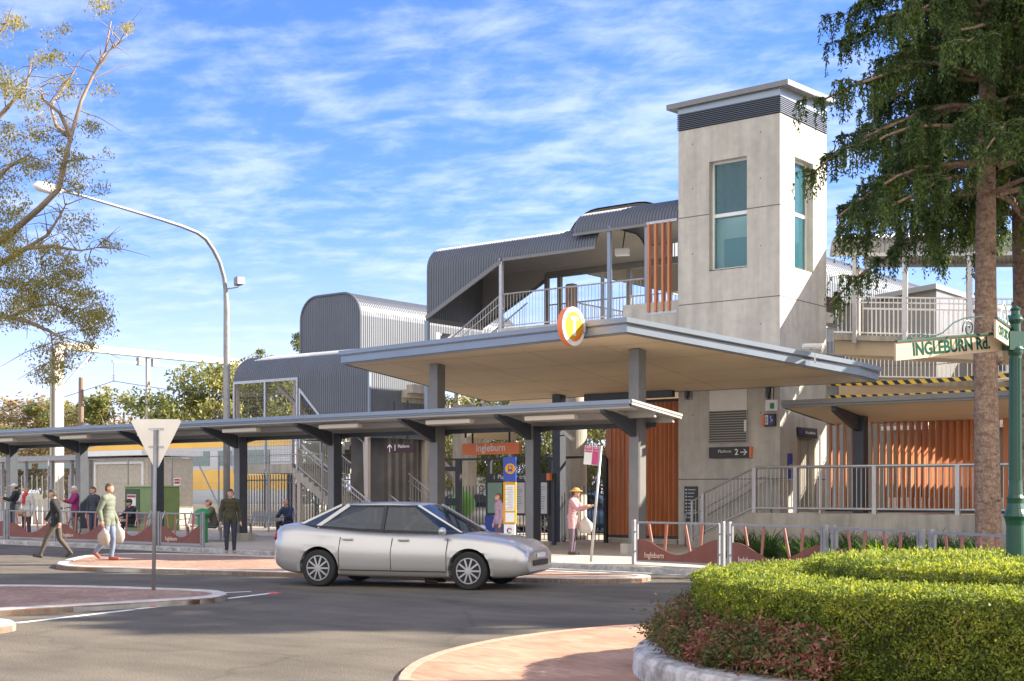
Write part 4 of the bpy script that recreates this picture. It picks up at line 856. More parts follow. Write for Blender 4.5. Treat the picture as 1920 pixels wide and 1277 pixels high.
# ================================================================ street furniture
# bus stop plinth
p = onY(956, 1000, -9.2); bs = empty('bus_stop_sign', (p.x, p.y, G), 'slim blue and yellow bus stop pillar with round bus symbol at the kerb', 'bus stop sign')
dR = Vector((.82, .57, 0)).normalized(); nF = Vector((dR.y, -dR.x, 0)); up = Vector((0, 0, 1))
dR = Vector((.9, .43, 0)).normalized(); nF = Vector((dR.y, -dR.x, 0))
def plate(mb, c, w, z0, z1, th, off=0.):
    m = Matrix((( dR.x, -nF.x, 0, c.x+nF.x*off), (dR.y, -nF.y, 0, c.y+nF.y*off), (0, 0, 1, (z0+z1)/2), (0, 0, 0, 1)))
    mb.obox(None, w, th, z1-z0, mat=m)
wS = .30; C0 = Vector((p.x, p.y, 0))
zz_ = lambda py: 1.7+(920-py)*(p.y-CAMY)/ray(956)[1]/F
k = MB(); plate(k, C0, wS, zz_(903), zz_(857), .1); k.build('blue_header', blue, bs)
k = MB(); plate(k, C0, wS, zz_(982), zz_(904), .1); k.build('timetable_case', yellow, bs)
k = MB(); plate(k, C0, wS-.03, G, zz_(983), .08); k.build('base_panel', mat('base_panel_white', (.66, .68, .70), .4), bs)
k = MB(); plate(k, C0+dR*.015, wS-.08, zz_(958), zz_(909), .01, .056); plate(k, C0+dR*.015, wS-.08, zz_(979), zz_(961), .01, .056); k.build('timetable', mat('paper', (.70, .72, .72), .4), bs)
k = MB()
for i in range(14):
    z = zz_(955)+(zz_(912)-zz_(955))*i/14; plate(k, C0+dR*(.015+.02*((i*7) % 3-1)), wS-.13-.03*(i % 3), z, z+.008, .004, .064)
k.build('printed_rows', mat('ink', (.25, .28, .33), .6), bs)
def disc_at(c, r, n_, off, th, m_, name, parent, sq=1, seg=None):
    mb = MB(); a0, a1 = seg or (0, 2*math.pi); P = [c+nF*off+dR*(r*math.cos(a0+(a1-a0)*i/n_))+up*(r*sq*math.sin(a0+(a1-a0)*i/n_)) for i in range(n_ if not seg else n_+1)]
    mb.ext(P, nF*th); return mb.build(name, m_, parent)
cc = Vector((p.x, p.y, zz_(879)))+dR*.02
disc_at(cc, .125, 28, .051, .006, yellow, 'bus_symbol_disc', bs)
k = MB()
def pl2(x0, x1, z0, z1): plate(k, cc+dR*((x0+x1)/2), x1-x0, cc.z+z0, cc.z+z1, .006, .062)
pl2(-.05, .05, -.055, -.01); pl2(-.05, -.035, -.01, .06); pl2(.035, .05, -.01, .06); pl2(-.05, .05, .06, .075); pl2(-.045, -.025, -.075, -.056); pl2(.025, .045, -.075, -.056)
k.build('bus_symbol', blue, bs)
for (c_, a0, a1) in ((red, .3, 2.0), (blue, 2.0, 3.9), (mat('teal', (.1, .35, .35), .5), 3.9, 5.6)):
    k = MB(); ctr = Vector((p.x, p.y, zz_(995)))
    k.tube([ctr+nF*.05+dR*(.05*math.cos(a))+up*(.055*math.sin(a)) for a in np.linspace(a0, a1, 8)], .014, 6); k.build('ring_emblem', c_, bs)
# leaning bus zone sign
a = onZ(1108, 1053, G); b = at(1127, 838, a.x*0+ (onZ(1108, 1053, G)-Vector((CAMX, CAMY, G))).dot(Vector((-.61566, .78801, 0))))
bz = empty('bus_zone_sign', a, 'leaning steel pole with pink and white BUS ZONE and NO STOPPING plates', 'sign')
MB().tube([a, b+(b-a)*.01], .03, 10).build('pole', galv, bz, smooth=True)
dl = (b-a).normalized(); rt = Vector((.788, .616, 0)); rt = (rt-dl*rt.dot(dl)).normalized()
nn = rt.cross(dl); pink = mat('pink_sign', (.52, .06, .19), .45)
def lp(mb, s0, s1, h0, h1, o=0., th=.004):
    c = b-dl*0; pts = [c+rt*s+dl*h+nn*o for s, h in ((s0, h0), (s1, h0), (s1, h1), (s0, h1))]; mb.ext(pts, nn*th)
k = MB(); lp(k, -.36, -.035, -.42, -.0, .035); k.build('sign_plate', white, bz)
k = MB(); lp(k, -.35, -.20, -.145, -.01, .040); lp(k, -.185, -.04, -.41, -.01, .040); k.build('sign_field', pink, bz)
text('BUS', .055, b-rt*.275-dl*.045+nn*.045, rt, white, bz, up=dl); text('ZONE', .05, b-rt*.275-dl*.105+nn*.045, rt, white, bz, up=dl)
text('NO', .055, b-rt*.112-dl*.045+nn*.045, rt, white, bz, up=dl); text('STOPPING', .032, b-rt*.112-dl*.105+nn*.045, rt, white, bz, up=dl)
# give way sign back
a = onZ(288, 1106, .095); gw = empty('give_way_sign', a, 'bare metal back of a triangular road sign on a steel post in the near island', 'road sign')
tpz = a.z+(1106-800)*21.6/F
MB().tube([a, (a.x+.02, a.y+.02, tpz)], .032, 10).build('post', galvd, gw, smooth=True)
rt = Vector((.788, .616, 0)); fw_ = Vector((-.616, .788, 0)); cS = a+Vector((.02, .02, 0))+fw_*.05
w2 = .405; zt_ = a.z+(1106-779)*21.6/F; zb_ = a.z+(1106-873)*21.6/F
pts = [(-w2+.03, zt_), (-w2, zt_-.04), (-.035, zb_+.01), (.035, zb_+.01), (w2, zt_-.04), (w2-.03, zt_)]
k = MB(); k.ext([Vector((cS.x, cS.y, 0))+rt*s+Vector((0, 0, z)) for s, z in pts][::-1], fw_*.006); k.build('sign_plate', mat('sign_aluminium', (.72, .67, .60), .28, .7, var=.06, scale=2), gw)
k = MB()
for z in (zt_-.16, zt_-.45): k.beam(Vector((cS.x, cS.y, z))-rt*.12-fw_*.01, Vector((cS.x, cS.y, z))+rt*.12-fw_*.01, .02, .035)
k.build('clamp', galv, gw)
# street lamp
sl0 = onY(425, 900, -4.3); LXp = sl0.x
lamp = empty('street_lamp', (LXp, -4.3, G), 'tall curved galvanised street lamp with a floodlight on its bend', 'street lamp')
fx = lambda px, py: onX(px, py, LXp)
pts = [Vector((LXp, -4.3, G)), Vector((LXp, -4.3, 3)), Vector((LXp, -4.3, 6)), Vector((LXp, -4.3, fx(424, 575).z))]
for q in ((423, 545), (420, 520), (412, 492), (400, 468), (386, 448), (370, 436), (340, 424), (300, 411), (250, 396), (200, 381), (150, 366), (112, 357)): pts.append(fx(*q))
rad = [.115, .115, .11, .105, .075, .07, .07, .07, .068, .065, .06, .055, .05, .048, .045, .042]
MB().tube(pts, rad, 12).build('pole', galvd, lamp, smooth=True)
h0, h1 = fx(112, 357), fx(62, 347)
k = MB(); c = (h0+h1)/2; dd = (h1-h0).normalized(); 
k.tube([h0+dd*-.1, h0+dd*.15, h0.lerp(h1, .4), h0.lerp(h1, .8), h1], [.06, .12, .17, .15, .03], 12); ob = k.build('lamp_head', white, lamp, smooth=True)
k = MB(); q = fx(433, 543); base = Vector((LXp, -4.3, q.z)); hd = onY(447, 530, -4.3+.1); k.tube([base, Vector((hd.x, hd.y, base.z+.03)), hd], .025); k.build('floodlight_arm', galv, lamp)
k = MB(); k.obox(hd+Vector((0, 0, .05)), .38, .22, .28, R(-25)); f_ = k.build('floodlight', steel_m, lamp, bevel=.02)
k = MB(); k.obox(hd+Vector((.06, .02, .05)), .3, .24, .22, R(-25)); k.build('floodlight_glass', white, f_)
# green decorative lamp with street name blades
gc = cw(4.60, 12.45); gl = empty('decorative_lamp_post', (gc.x, gc.y, .2), 'dark green cast iron post carrying two street name blades above the hedge', 'lamp post')
grn = mat('heritage_green', (.010, .062, .040), .35, var=.1, scale=6)
zg = lambda py: 1.7+(920-py)*12.45/F
k = MB(); n = 8
prof = [(.088, .2), (.085, .95), (.082, zg(985)), (.090, zg(976)), (.106, zg(968)), (.10, zg(963)), (.082, zg(955)), (.070, zg(944)), (.074, zg(938)), (.078, zg(934)), (.064, zg(928)), (.058, zg(905)), (.055, zg(760)), (.052, zg(668)), (.066, zg(662)), (.068, zg(655)), (.052, zg(650)), (.045, zg(608)), (.062, zg(602)), (.06, zg(594)), (.04, zg(590)), (.038, zg(583)), (.05, zg(580)), (.02, zg(574))]
k.lathe((gc.x, gc.y, 0), prof, 20); k.build('post', grn, gl, smooth=False)
for i in range(2):
    k = MB(); z = [zg(655), zg(600)][i]; k.lathe((gc.x, gc.y, 0), [(.06, z-.02), (.072, z), (.06, z+.02)], 20); k.build('collar', grn, gl)
k = MB()
for i in range(12):
    an = i*math.pi/6; k.tube([(gc.x+.054*math.cos(an), gc.y+.054*math.sin(an), zg(900)), (gc.x+.050*math.cos(an), gc.y+.050*math.sin(an), zg(672))], .008, 5)
k.build('fluting', grn, gl)
# blades
def blade(e0, e1, h, txt, size, label):
    r = empty('street_name_blade', ((e0.x+e1.x)/2, (e0.y+e1.y)/2, min(e0.z, e1.z)-h), label, 'street sign', 'street name blades')
    d = (e1-e0).normalized(); nrm = d.cross(Vector((0, 0, 1))).normalized(); U = Vector((0, 0, 1))
    k = MB(); k.ext([e0, e1, e1-U*h, e0-U*h], nrm*-.02); k.build('blade', cream, r, bevel=.002)
    k = MB(); k.beam(e0+U*.008, e1+U*.008, .03, .018); k.build('edge_rail', grn, r)
    text(txt, size, (e0+e1)/2-U*h*.5+d*.01, d, green_sign, r, bold=.0045, ex=.001, lift=.001, up=nrm.cross(d), sx=.97)
    return r, d, U
zc1 = 12.45
e1 = at(1881, 625, 12.5); e0 = at(1680, 642, 11.7)
r1, d1, U = blade(e0, e1, .158, 'INGLEBURN Rd.', .155, 'cream street name blade reading INGLEBURN Rd. in green letters')
def spiral(c, r0, turns, d, a0, sgn=1, n=26, rr=.006):
    return [c+d*(r0*(1-i/n*.85)*math.cos(a0+sgn*turns*2*math.pi*i/n))+Vector((0, 0, 1))*(r0*(1-i/n*.85)*math.sin(a0+sgn*turns*2*math.pi*i/n)) for i in range(n)]
k = MB(); Ld = (e1-e0).length
tp1 = e0.lerp(e1, .0)
c1 = e0.lerp(e1, .66)+U*.07; k.tube(spiral(c1, .085, 1.6, d1, R(200), -1), .006, 6)
c1 = e0.lerp(e1, .92)+U*.05; k.tube(spiral(c1, .06, 1.2, d1, R(-20), 1), .006, 6)
k.tube([e0.lerp(e1, .30)+U*.015, e0.lerp(e1, .42)+U*.05, e0.lerp(e1, .52)+U*.13, e0.lerp(e1, .62)+U*.165, e0.lerp(e1, .8)+U*.17], .006, 6)
c1 = e0.lerp(e1, .125)+U*.02; k.tube([e0.lerp(e1, .30)+U*.02, e0.lerp(e1, .24)+U*.05, e0.lerp(e1, .16)+U*.055]+spiral(c1, .035, 1.3, d1, R(90), 1), .005, 6)
c1 = e0.lerp(e1, .275)+U*.02; k.tube(spiral(c1, .028, 1.3, d1, R(90), -1), .005, 6)
k.build('scrollwork', grn, r1)
f0 = at(1868, 598, 11.85); f1 = at(1899, 620, 12.55)
r2, d2, U = blade(f0, f1, .165, 'OXFORD Rd', .12, 'cream street name blade reading OXFORD Rd, seen nearly edge-on')
k = MB(); k.tube([f0.lerp(f1, .2)+U*.01, f0.lerp(f1, .3)+U*.12, f0.lerp(f1, .45)+U*.2, f0.lerp(f1, .6)+U*.14, f0.lerp(f1, .7)+U*.02], .007, 6); k.tube(spiral(f0.lerp(f1, .5)+U*.05, .05, 1.4, d2, R(120)), .006, 6); k.build('scrollwork', mat('pale_scroll', (.55, .62, .60), .4), r2)
k = MB(); k.obox(Vector((gc.x, gc.y, zg(640))), .22, .10, .17, R(60)); k.build('blade_bracket', grn, gl)

# cabinet, palisade fence, mesh fence, danger sign
cb = at(245, 960, 50); cb = onY(258, 950, -1.2)
gx0, gx1, gx2 = onY(234, 950, -1.2).x, onY(256, 950, -1.2).x, onY(283, 950, -1.2).x
cbn = empty('electrical_cabinet', ((gx0+gx2)/2, -.6, G), 'green steel electrical cabinet behind the seated man', 'cabinet')
grc = mat('cabinet_green', (.20, .28, .10), .5, var=.1, scale=2); zt = onY(258, 913, -1.2).z
MB().box(gx0, gx2, -1.2, .2, G, zt).build('cabinet_body', grc, cbn, bevel=.02)
MB().box(gx0-.03, gx2+.03, -1.24, .24, zt, zt+.06).build('lid', mat('cabinet_lid', (.35, .42, .2), .5), cbn, bevel=.01)
MB().box(gx0+.05, gx1+.2, -1.225, -1.203, G+.1, zt-.08).build('door', mat('cabinet_dark', (.05, .09, .03), .5), cbn)
MB().box(gx0+.2, gx1, -1.235, -1.227, zt-.75, zt-.3).build('warning_plate', white, cbn)
MB().box(gx0+.22, gx1-.02, -1.24, -1.236, zt-.42, zt-.33).build('warning_field', red, cbn)
def palisade(x0, x1, Y, h, label, pitch=.17, posts=(), m=steel_d):
    r = empty('palisade_fence', ((x0+x1)/2, Y, G), label, 'fence', 'dark palisade fences')
    k = MB(); n = int((x1-x0)/pitch)
    for i in range(n):
        X = x0+pitch*i; k.ext([(X-.03, Y, G+.05), (X+.03, Y, G+.05), (X+.03, Y, G+h-.1), (X, Y, G+h), (X-.03, Y, G+h-.1)], (0, .012, 0))
    r2 = MB(); r2.box(x0-.1, x1+.05, Y+.013, Y+.05, G+.3, G+.35); r2.box(x0-.1, x1+.05, Y+.013, Y+.05, G+h-.35, G+h-.30); 
    k.build('pales', m, r); r2.build('rails', m, r)
    for X in posts: MB().box(X-.07, X+.07, Y+.052, Y+.19, G, G+h-.05).build('post', m, r)
xa_ = onY(452, 950, 4.6).x; xb_ = onY(700, 950, 4.6).x
palisade(xa_, xb_, 4.6, 2.35, 'dark spiked palisade fence behind the stair landing and bench', posts=[onY(q, 950, 4.6).x for q in (495, 540, 590, 640)])
palisade(-15.6, -6.2, 9.0, 1.9, 'dark palisade fence beyond the station entrance', pitch=.2, posts=(-15, -12, -9, -6.4))
mf = empty('mesh_fence', (-34, .5, G), 'tall grey wire mesh security fence before the tracks', 'fence')
for i in range(9): X = -42+i*2.9; MB().tube([(X, .6, G), (X, .6, 3.1)], .035, 8).build('post', galvd, mf)
k = MB(); k.tube([(-42, .6, 3.05), (-18.8, .6, 3.05)], .02, 6); k.tube([(-24, .6, .3), (-26, .6, 3)], .03); k.build('top_tube', galvd, mf)
k = MB(); s_ = .11
for i in range(int(24/s_)):
    X = -42+i*s_
    for sg in (1, -1):
        xe = X+sg*1.5; k.add([(X, .6, G+.1), (X+.004, .6, G+.1), (xe+.004, .6, 3.0), (xe, .6, 3.0)], [(0, 1, 2, 3)])
for zw in (1., 2., 2.9): k.add([(-42, .59, zw), (-18.8, .59, zw), (-18.8, .59, zw+.008), (-42, .59, zw+.008)], [(0, 1, 2, 3)])
k.build('wire_mesh', galvd, mf)
p = onY(332, 908, .5); dsg = empty('danger_sign', (p.x, .5, p.z-.4), 'small white sign with red top fixed to the wire mesh fence', 'sign')
MB().box(p.x-.2, p.x+.2, .5, .52, p.z-.35, p.z+.25).build('sign_plate', white, dsg); MB().box(p.x-.17, p.x+.17, .493, .499, p.z+.02, p.z+.22).build('sign_field', red, dsg)
text('DANGER', .075, (p.x, .492, p.z+.12), XR, white, dsg)
# plan-your-trip board
pb = empty('information_board', (-7, -2.6, G), 'dark information board headed Plan your trip with green and white posters', 'information board')
q = lambda px, py: onY(px, py, -2.6)
x0, x1 = q(914, 950).x, q(1034, 950).x; zA = q(975, 888).z; zB = q(975, 901).z
MB().box(x0, x1, -2.7, -2.6, zB, zA).build('header', black, pb); MB().box(q(1029, 950).x, x1+.02, -2.72, -2.59, zB, zA).build('header_end', orange, pb)
text('i  Plan your trip', .20, (x0+(x1-x0)*.4, -2.7, (zA+zB)/2), XR, white, pb)
zt, zb = q(950, 905).z, q(950, 962).z
for i, (p0_, p1_, c_) in enumerate(((916, 943, (.20, .34, .22)), (965, 985, (.62, .60, .58)), (1010, 1027, (.60, .62, .64)))):
    a, b = q(p0_, 930).x, q(p1_, 930).x; MB().box(a-.07, b+.07, -2.62, -2.56, zb-.07, zt+.06).build('poster_frame', black, pb)
    ps = MB().box(a, b, -2.64, -2.625, zb, zt).build('poster', mat('poster_%d' % i, c_, .4), pb)
    k = MB(); rd = random.Random(i)
    for j_ in range(10):
        z = zt-.12-j_*(zt-zb-.2)/10; k.box(a+.05, a+.05+(b-a-.1)*rd.uniform(.5, 1), -2.646, -2.642, z-.02, z)
    k.build('printed_rows', MATS['ink'], ps)
MB().box(x0-.05, q(944, 930).x+.1, -2.66, -2.6, G, zb-.08).build('blue_panel', blue, pb)
for px in (912, 1004, 1036): MB().box(q(px, 930).x-.05, q(px, 930).x+.05, -2.58, -2.48, G, zA).build('post', steel_d, pb)
# entry gate frame
gt_ = empty('entry_gate', (-9, -.2, G), 'black steel gate frame with fence pickets at the station entrance', 'gate')
q = lambda px: onY(px, 900, -.1).x
k = MB(); zT = onY(950, 862, -.1).z
for px, w in ((860, .1), (918, .06), (1033, .08), (1136, .05)): k.box(q(px)-w, q(px)+w, -.16, -.04, G, zT)
k.box(q(833), q(1136), -.14, -.06, zT, zT+.07); k.box(q(833), q(860), -.13, -.07, zT-.35, zT-.2); k.box(q(833), q(860)-.1, -.13, -.07, 1.2, 1.45); k.build('gate_frame', black, gt_)
k = MB()
for i in range(46):
    X = q(833)+(q(1130)-q(833))*i/46; k.box(X-.012, X+.012, -.11, -.09, G+.05, 1.85)
k.build('pickets', steel_d, gt_)
cam2 = onY(1066, 815, -1.2); sc2 = empty('security_camera', cam2, 'white security camera pointing down beside the rear canopy column', 'camera')
MB().beam(cam2+Vector((-.2, 0, .12)), cam2+Vector((.25, -.1, -.15)), .11, .11).build('housing', white, sc2, bevel=.01); MB().tube([cam2, (MBp.x, -.5, cam2.z)], .02).build('bracket', steel_d, sc2)
k = onY(1076, 900, 1.4); rc = empty('round_concrete_column', (k.x, 1.4, G), 'thick round concrete column behind the entrance canopy', 'column')
MB().lathe((k.x, 1.4, 0), [(.42, G), (.42, 6.7)], 32).build('column_shaft', conc, rc, smooth=False)
# benches
def bench():
    r = empty('bench', (0, 0, 0)); k = MB()
    for y in (-.38, -.19, 0): pass
    for i in range(14): z = .45+.008*abs(i-7)/7; k.box(-1.05, 1.05, -.42+i*.03, -.402+i*.03, z, z+.012)
    k.build('seat', galvd, r)
    k = MB()
    for i in range(14):
        f = i/14; k.box(-1.05, 1.05, .02+.14*f, .035+.14*f, .52+.36*f, .54+.36*f)
    k.build('backrest', galvd, r)
    for X in (-1.07, -.36, .36, 1.07):
        k = MB(); k.tube([(X, .18, .92), (X, .0, .47), (X, -.45, .45)], .018); k.tube([(X, -.45, .45), (X, -.40, .66), (X, .08, .68)], .016); k.build('arm_rest', galv, r)
    for X in (-.8, .8):
        k = MB(); k.beam((X, -.2, .44), (X, -.2, 0), .05, .07); k.beam((X, -.42, .02), (X, .1, .02), .07, .03); k.build('leg', galvd, r)
    return r
bsd = bench(); BN = [(-13.4, -3.3, 'metal slatted bench with the man in a checked shirt seated on it'), (-17.9, -6.6, 'metal slatted bench under the seated reader by the street lamp'), (-21.9, -6.9, 'metal slatted bench under the seated man in a dark cap')]
for i, (x, y, lb) in enumerate(BN):
    o = bsd if i == 0 else copy_tree(bsd)
    o.location = (x, y, G); tag(o, lb, 'bench', 'metal benches')
# bikes
def bike():
    r = empty('bicycle', (0, 0, 0)); 
    for X in (-.52, .52):
        k = MB(); k.tube([(X+.33*math.cos(a), 0, .34+.33*math.sin(a)) for a in np.linspace(0, 2*math.pi, 29)], .018, 6, cap=False); w_ = k.build('wheel', black, r, smooth=True)
        k = MB()
        for a in np.linspace(0, math.pi, 9)[:-1]: k.tube([(X-.32*math.cos(a), 0, .34-.32*math.sin(a)), (X+.32*math.cos(a), 0, .34+.32*math.sin(a))], .002, 4)
        k.build('spokes', galv, w_)
    k = MB(); A, B, C_, D_ = (-.52, 0, .34), (-.08, 0, .30), (-.2, 0, .82), (.36, 0, .80)
    for u_, v_ in ((A, B), (B, C_), (C_, A), (C_, D_), (B, D_), (D_, (.52, 0, .34))): k.tube([u_, v_], .016, 6)
    k.build('frame', mat('bike_frame', (.5, .5, .5), .35, .4), r)
    k = MB(); k.tube([(.36, 0, .80), (.33, 0, .98)], .014); k.tube([(.28, -.26, .98), (.36, -.1, 1.0), (.36, .1, 1.0), (.28, .26, .98)], .014); k.build('handlebar', black, r)
    k = MB(); k.tube([(-.2, 0, .82), (-.22, 0, .95)], .013); k.ball((-.24, 0, .97), .11, sq=(1.2, .6, .35)); k.build('saddle', black, r)
    return r
b0 = bike(); b0.location = (-29.3, -8.4, G); b0.rotation_euler = (0, 0, R(25)); tag(b0, 'parked bicycle at the left edge behind the fence', 'bicycle', 'parked bicycles')
b1 = copy_tree(b0); b1.location = (-23.6, -7.0, G); b1.rotation_euler = (0, 0, R(5)); tag(b1, 'parked bicycle behind the fence between the red scarf woman and the purple cardigan woman', 'bicycle', 'parked bicycles')

# ================================================================ railway side, left
MB().box(-130, -26, 7.2, 9.2, -.2, 1.05).build('platform', mat('platform_pale', (.52, .48, .40), .8, var=.08, scale=1), kind='structure')
ph = empty('platform_shelter', (-36, 3, G), 'low pale platform shelter building with flat grey roof behind the waiting people', 'building')
q = lambda px, Y: onY(px, 900, Y).x
Yp = 1.4; zA = onY(200, 851, Yp).z; xl, xr = q(-60, Yp), q(275, Yp); xm = q(162, Yp)
MB().box(xm, q(270, Yp), Yp+.2, Yp+2.6, G, zA-.2).build('wall', mat('pebble_wall', (.50, .45, .36), .85, var=.15, scale=9, bump=.4, bscale=40), ph)
MB().box(xl, xm, Yp+2.2, Yp+2.4, G, 1.3).build('rear_wall', mat('pale_wall2', (.58, .54, .44), .8), ph)
MB().box(xm-.3, xr, Yp-.25, Yp+3, zA-.1, zA+.12).build('roof', white, ph); MB().box(xl, xm-.3, Yp-.2, Yp+3, zA-.25, zA-.02).build('roof_verandah', galvd, ph)
for px in (2, 46, 95, 132, 165): MB().box(q(px, Yp)-.07, q(px, Yp)+.07, Yp, Yp+.14, G, zA-.25).build('post', galvd, ph)
k = MB(); a, b = q(173, Yp), q(262, Yp)
for x_ in (a, b): k.box(x_-.06, x_+.06, Yp+.12, Yp+.19, G, zA-.35)
k.box(a+.06, b-.06, Yp+.12, Yp+.19, zA-.45, zA-.35); k.build('window_frame', white, ph)
k = MB(); 
for i in range(22): X = xl+2+i*.42; k.box(X, X+.03, Yp+.3, Yp+.33, G, 2.4)
k.build('pickets', white, ph)
# train
tY = 10.4; tx0, tx1 = q(150, tY), q(565, tY)
tn = empty('train', ((tx0+tx1)/2, tY+1.5, .3), 'silver double deck train with yellow bands passing behind the fence', 'train')
silver = mat('train_steel', (.50, .50, .47), .35, .5, var=.08, scale=2, stretch=(.2, 1, 3)); ty = mat('train_yellow', (.78, .47, .07), .4, var=.06, scale=1)
zs = [.75, 1.5, 2.2, 2.9, 3.3, 4.15, 4.45]
MB().box(tx0, tx1, tY, tY+3, .9, 4.1).build('body', silver, tn, bevel=.08)
MB().box(tx0, tx1-.05, tY-.012, tY-.002, 1.75, 2.75).build('yellow_band', ty, tn); MB().box(tx0, tx1-.05, tY-.012, tY-.002, 3.88, 4.15).build('yellow_band', ty, tn)
MB().box(tx0, tx1, tY+.15, tY+2.85, 4.11, 4.4).build('roof', mat('train_roof', (.42, .40, .33), .6), tn, bevel=.1)
for i in range(14):
    X = tx1-2.2-i*2.25
    w_ = MB().box(X-1.6, X, tY-.02, tY-.003, 2.95, 3.7).build('window', mat('train_glass', (.16, .22, .2), .15), tn)
for i in range(6):
    X = tx1-3-i*5; k = MB()
    for dx in (0, 1.8): k.tube([(X+dx, tY+.3, .72), (X+dx, tY+.5, .72)], .42, 16)
    k.box(X-.5, X+2.3, tY+.52, tY+.7, .55, .9); k.build('bogie', steel_d, tn)
# catenary gantry
gX = -46.7
gy = empty('overhead_line_gantry', (gX, 14, G), 'pale steel portal gantry over the railway tracks at the left', 'gantry')
gm = mat('gantry_paint', (.40, .37, .31), .55, .1, var=.05, scale=2)
y0g, y1g = 8.0, 26.; zt = 9.3
for y in (y0g, 20.2+0.0): MB().box(gX-.26, gX-.1, y-.26, y+.26, 0, zt).box(gX+.1, gX+.26, y-.26, y+.26, 0, zt).box(gX-.1, gX+.1, y-.02, y+.02, 0, zt).build('column', gm, gy)
MB().box(gX-.2, gX+.2, y0g, y1g, zt, zt+.38).build('beam', gm, gy)
k = MB(); k.beam((gX, y0g+.2, zt-2.2), (gX, y0g+2.2, zt-.05), .1, .1); k.beam((gX-.12, y0g+.2, zt-2.3), (gX-.12, y0g+2.2, zt-.1), .05, .05); k.build('brace', galv, gy)
yd = 13.9
MB().box(gX-.09, gX+.09, yd-.09, yd+.09, 3.0, zt).build('drop_post', gm, gy)
for s_ in (-1, 1):
    k = MB(); k.beam((gX, yd+s_*.5, zt-.35), (gX, yd+s_*2.4, zt-.40), .1, .12); k.box(gX-.12, gX+.12, yd+s_*.5-.2, yd+s_*.5+.2, zt-.5, zt-.05); k.tube([(gX, yd+s_*2.3, zt-.4), (gX, yd+s_*2.3, zt-1.5)], .02, 5)
    for j_ in range(4): k.lathe((gX, yd+s_*2.3, zt-1.2-j_*.1), [(.02, 0), (.08, .03), (.02, .06)], 8)
    k.tube([(gX, yd, zt-3.2-1.2), (gX, yd+s_*2.6, zt-3.8-1.2)], .03, 6)
    k.build('cantilever', galvd, gy)
k = MB()
for yy, z in ((yd-2.3, zt-1.5), (yd+2.3, zt-1.5), (yd-2.3, zt-4.4), (yd+2.3, zt-4.6)):
    for i in range(10):
        xa2 = -190+i*30; 
        prev = None
        for j_ in range(7):
            f = j_/6; P_ = Vector((gX-150+i*30+30*f, yy, z+ (1.3*(2*f-1)**2-0.0 if z > 6 else 0)-(1.3 if z > 6 else 0)))
            if prev is not None: k.tube([prev, P_], .018, 4, cap=False)
            prev = P_
k.build('overhead_wires', mat('wire', (.12, .12, .13), .6), label='thin dark overhead railway wires running along the tracks', cat='wires')
for i, (px, ytop, t_, lb) in enumerate(((152, 708, 78, 'weathered timber power pole behind the gantry'),)):
    p = at(px, 900, t_); z = 1.7+(920-ytop)/F*t_; pp = empty('power_pole', (p.x, p.y, 0), lb, 'power pole')
    MB().tube([(p.x, p.y, 0), (p.x, p.y, z)], [.2, .14], 10).build('pole', mat('pole_timber', (.22, .16, .12), .85), pp); MB().ball((p.x+.5, p.y, z-2.9), .3).build('transformer', galvd, pp)
k = MB()
for z0, z1 in ((7.4, 7.9), (6.3, 6.9), (5.2, 5.3)):
    a, b = at(-60, 900, 90), at(520, 900, 105); a.z = z0; b.z = z1
    k.tube([a.lerp(b, i/10)-Vector((0, 0, math.sin(math.pi*i/10)*.7)) for i in range(11)], .02, 4)
k.build('power_lines', MATS['wire'], label='thin sagging power lines across the sky at the left', cat='wires')
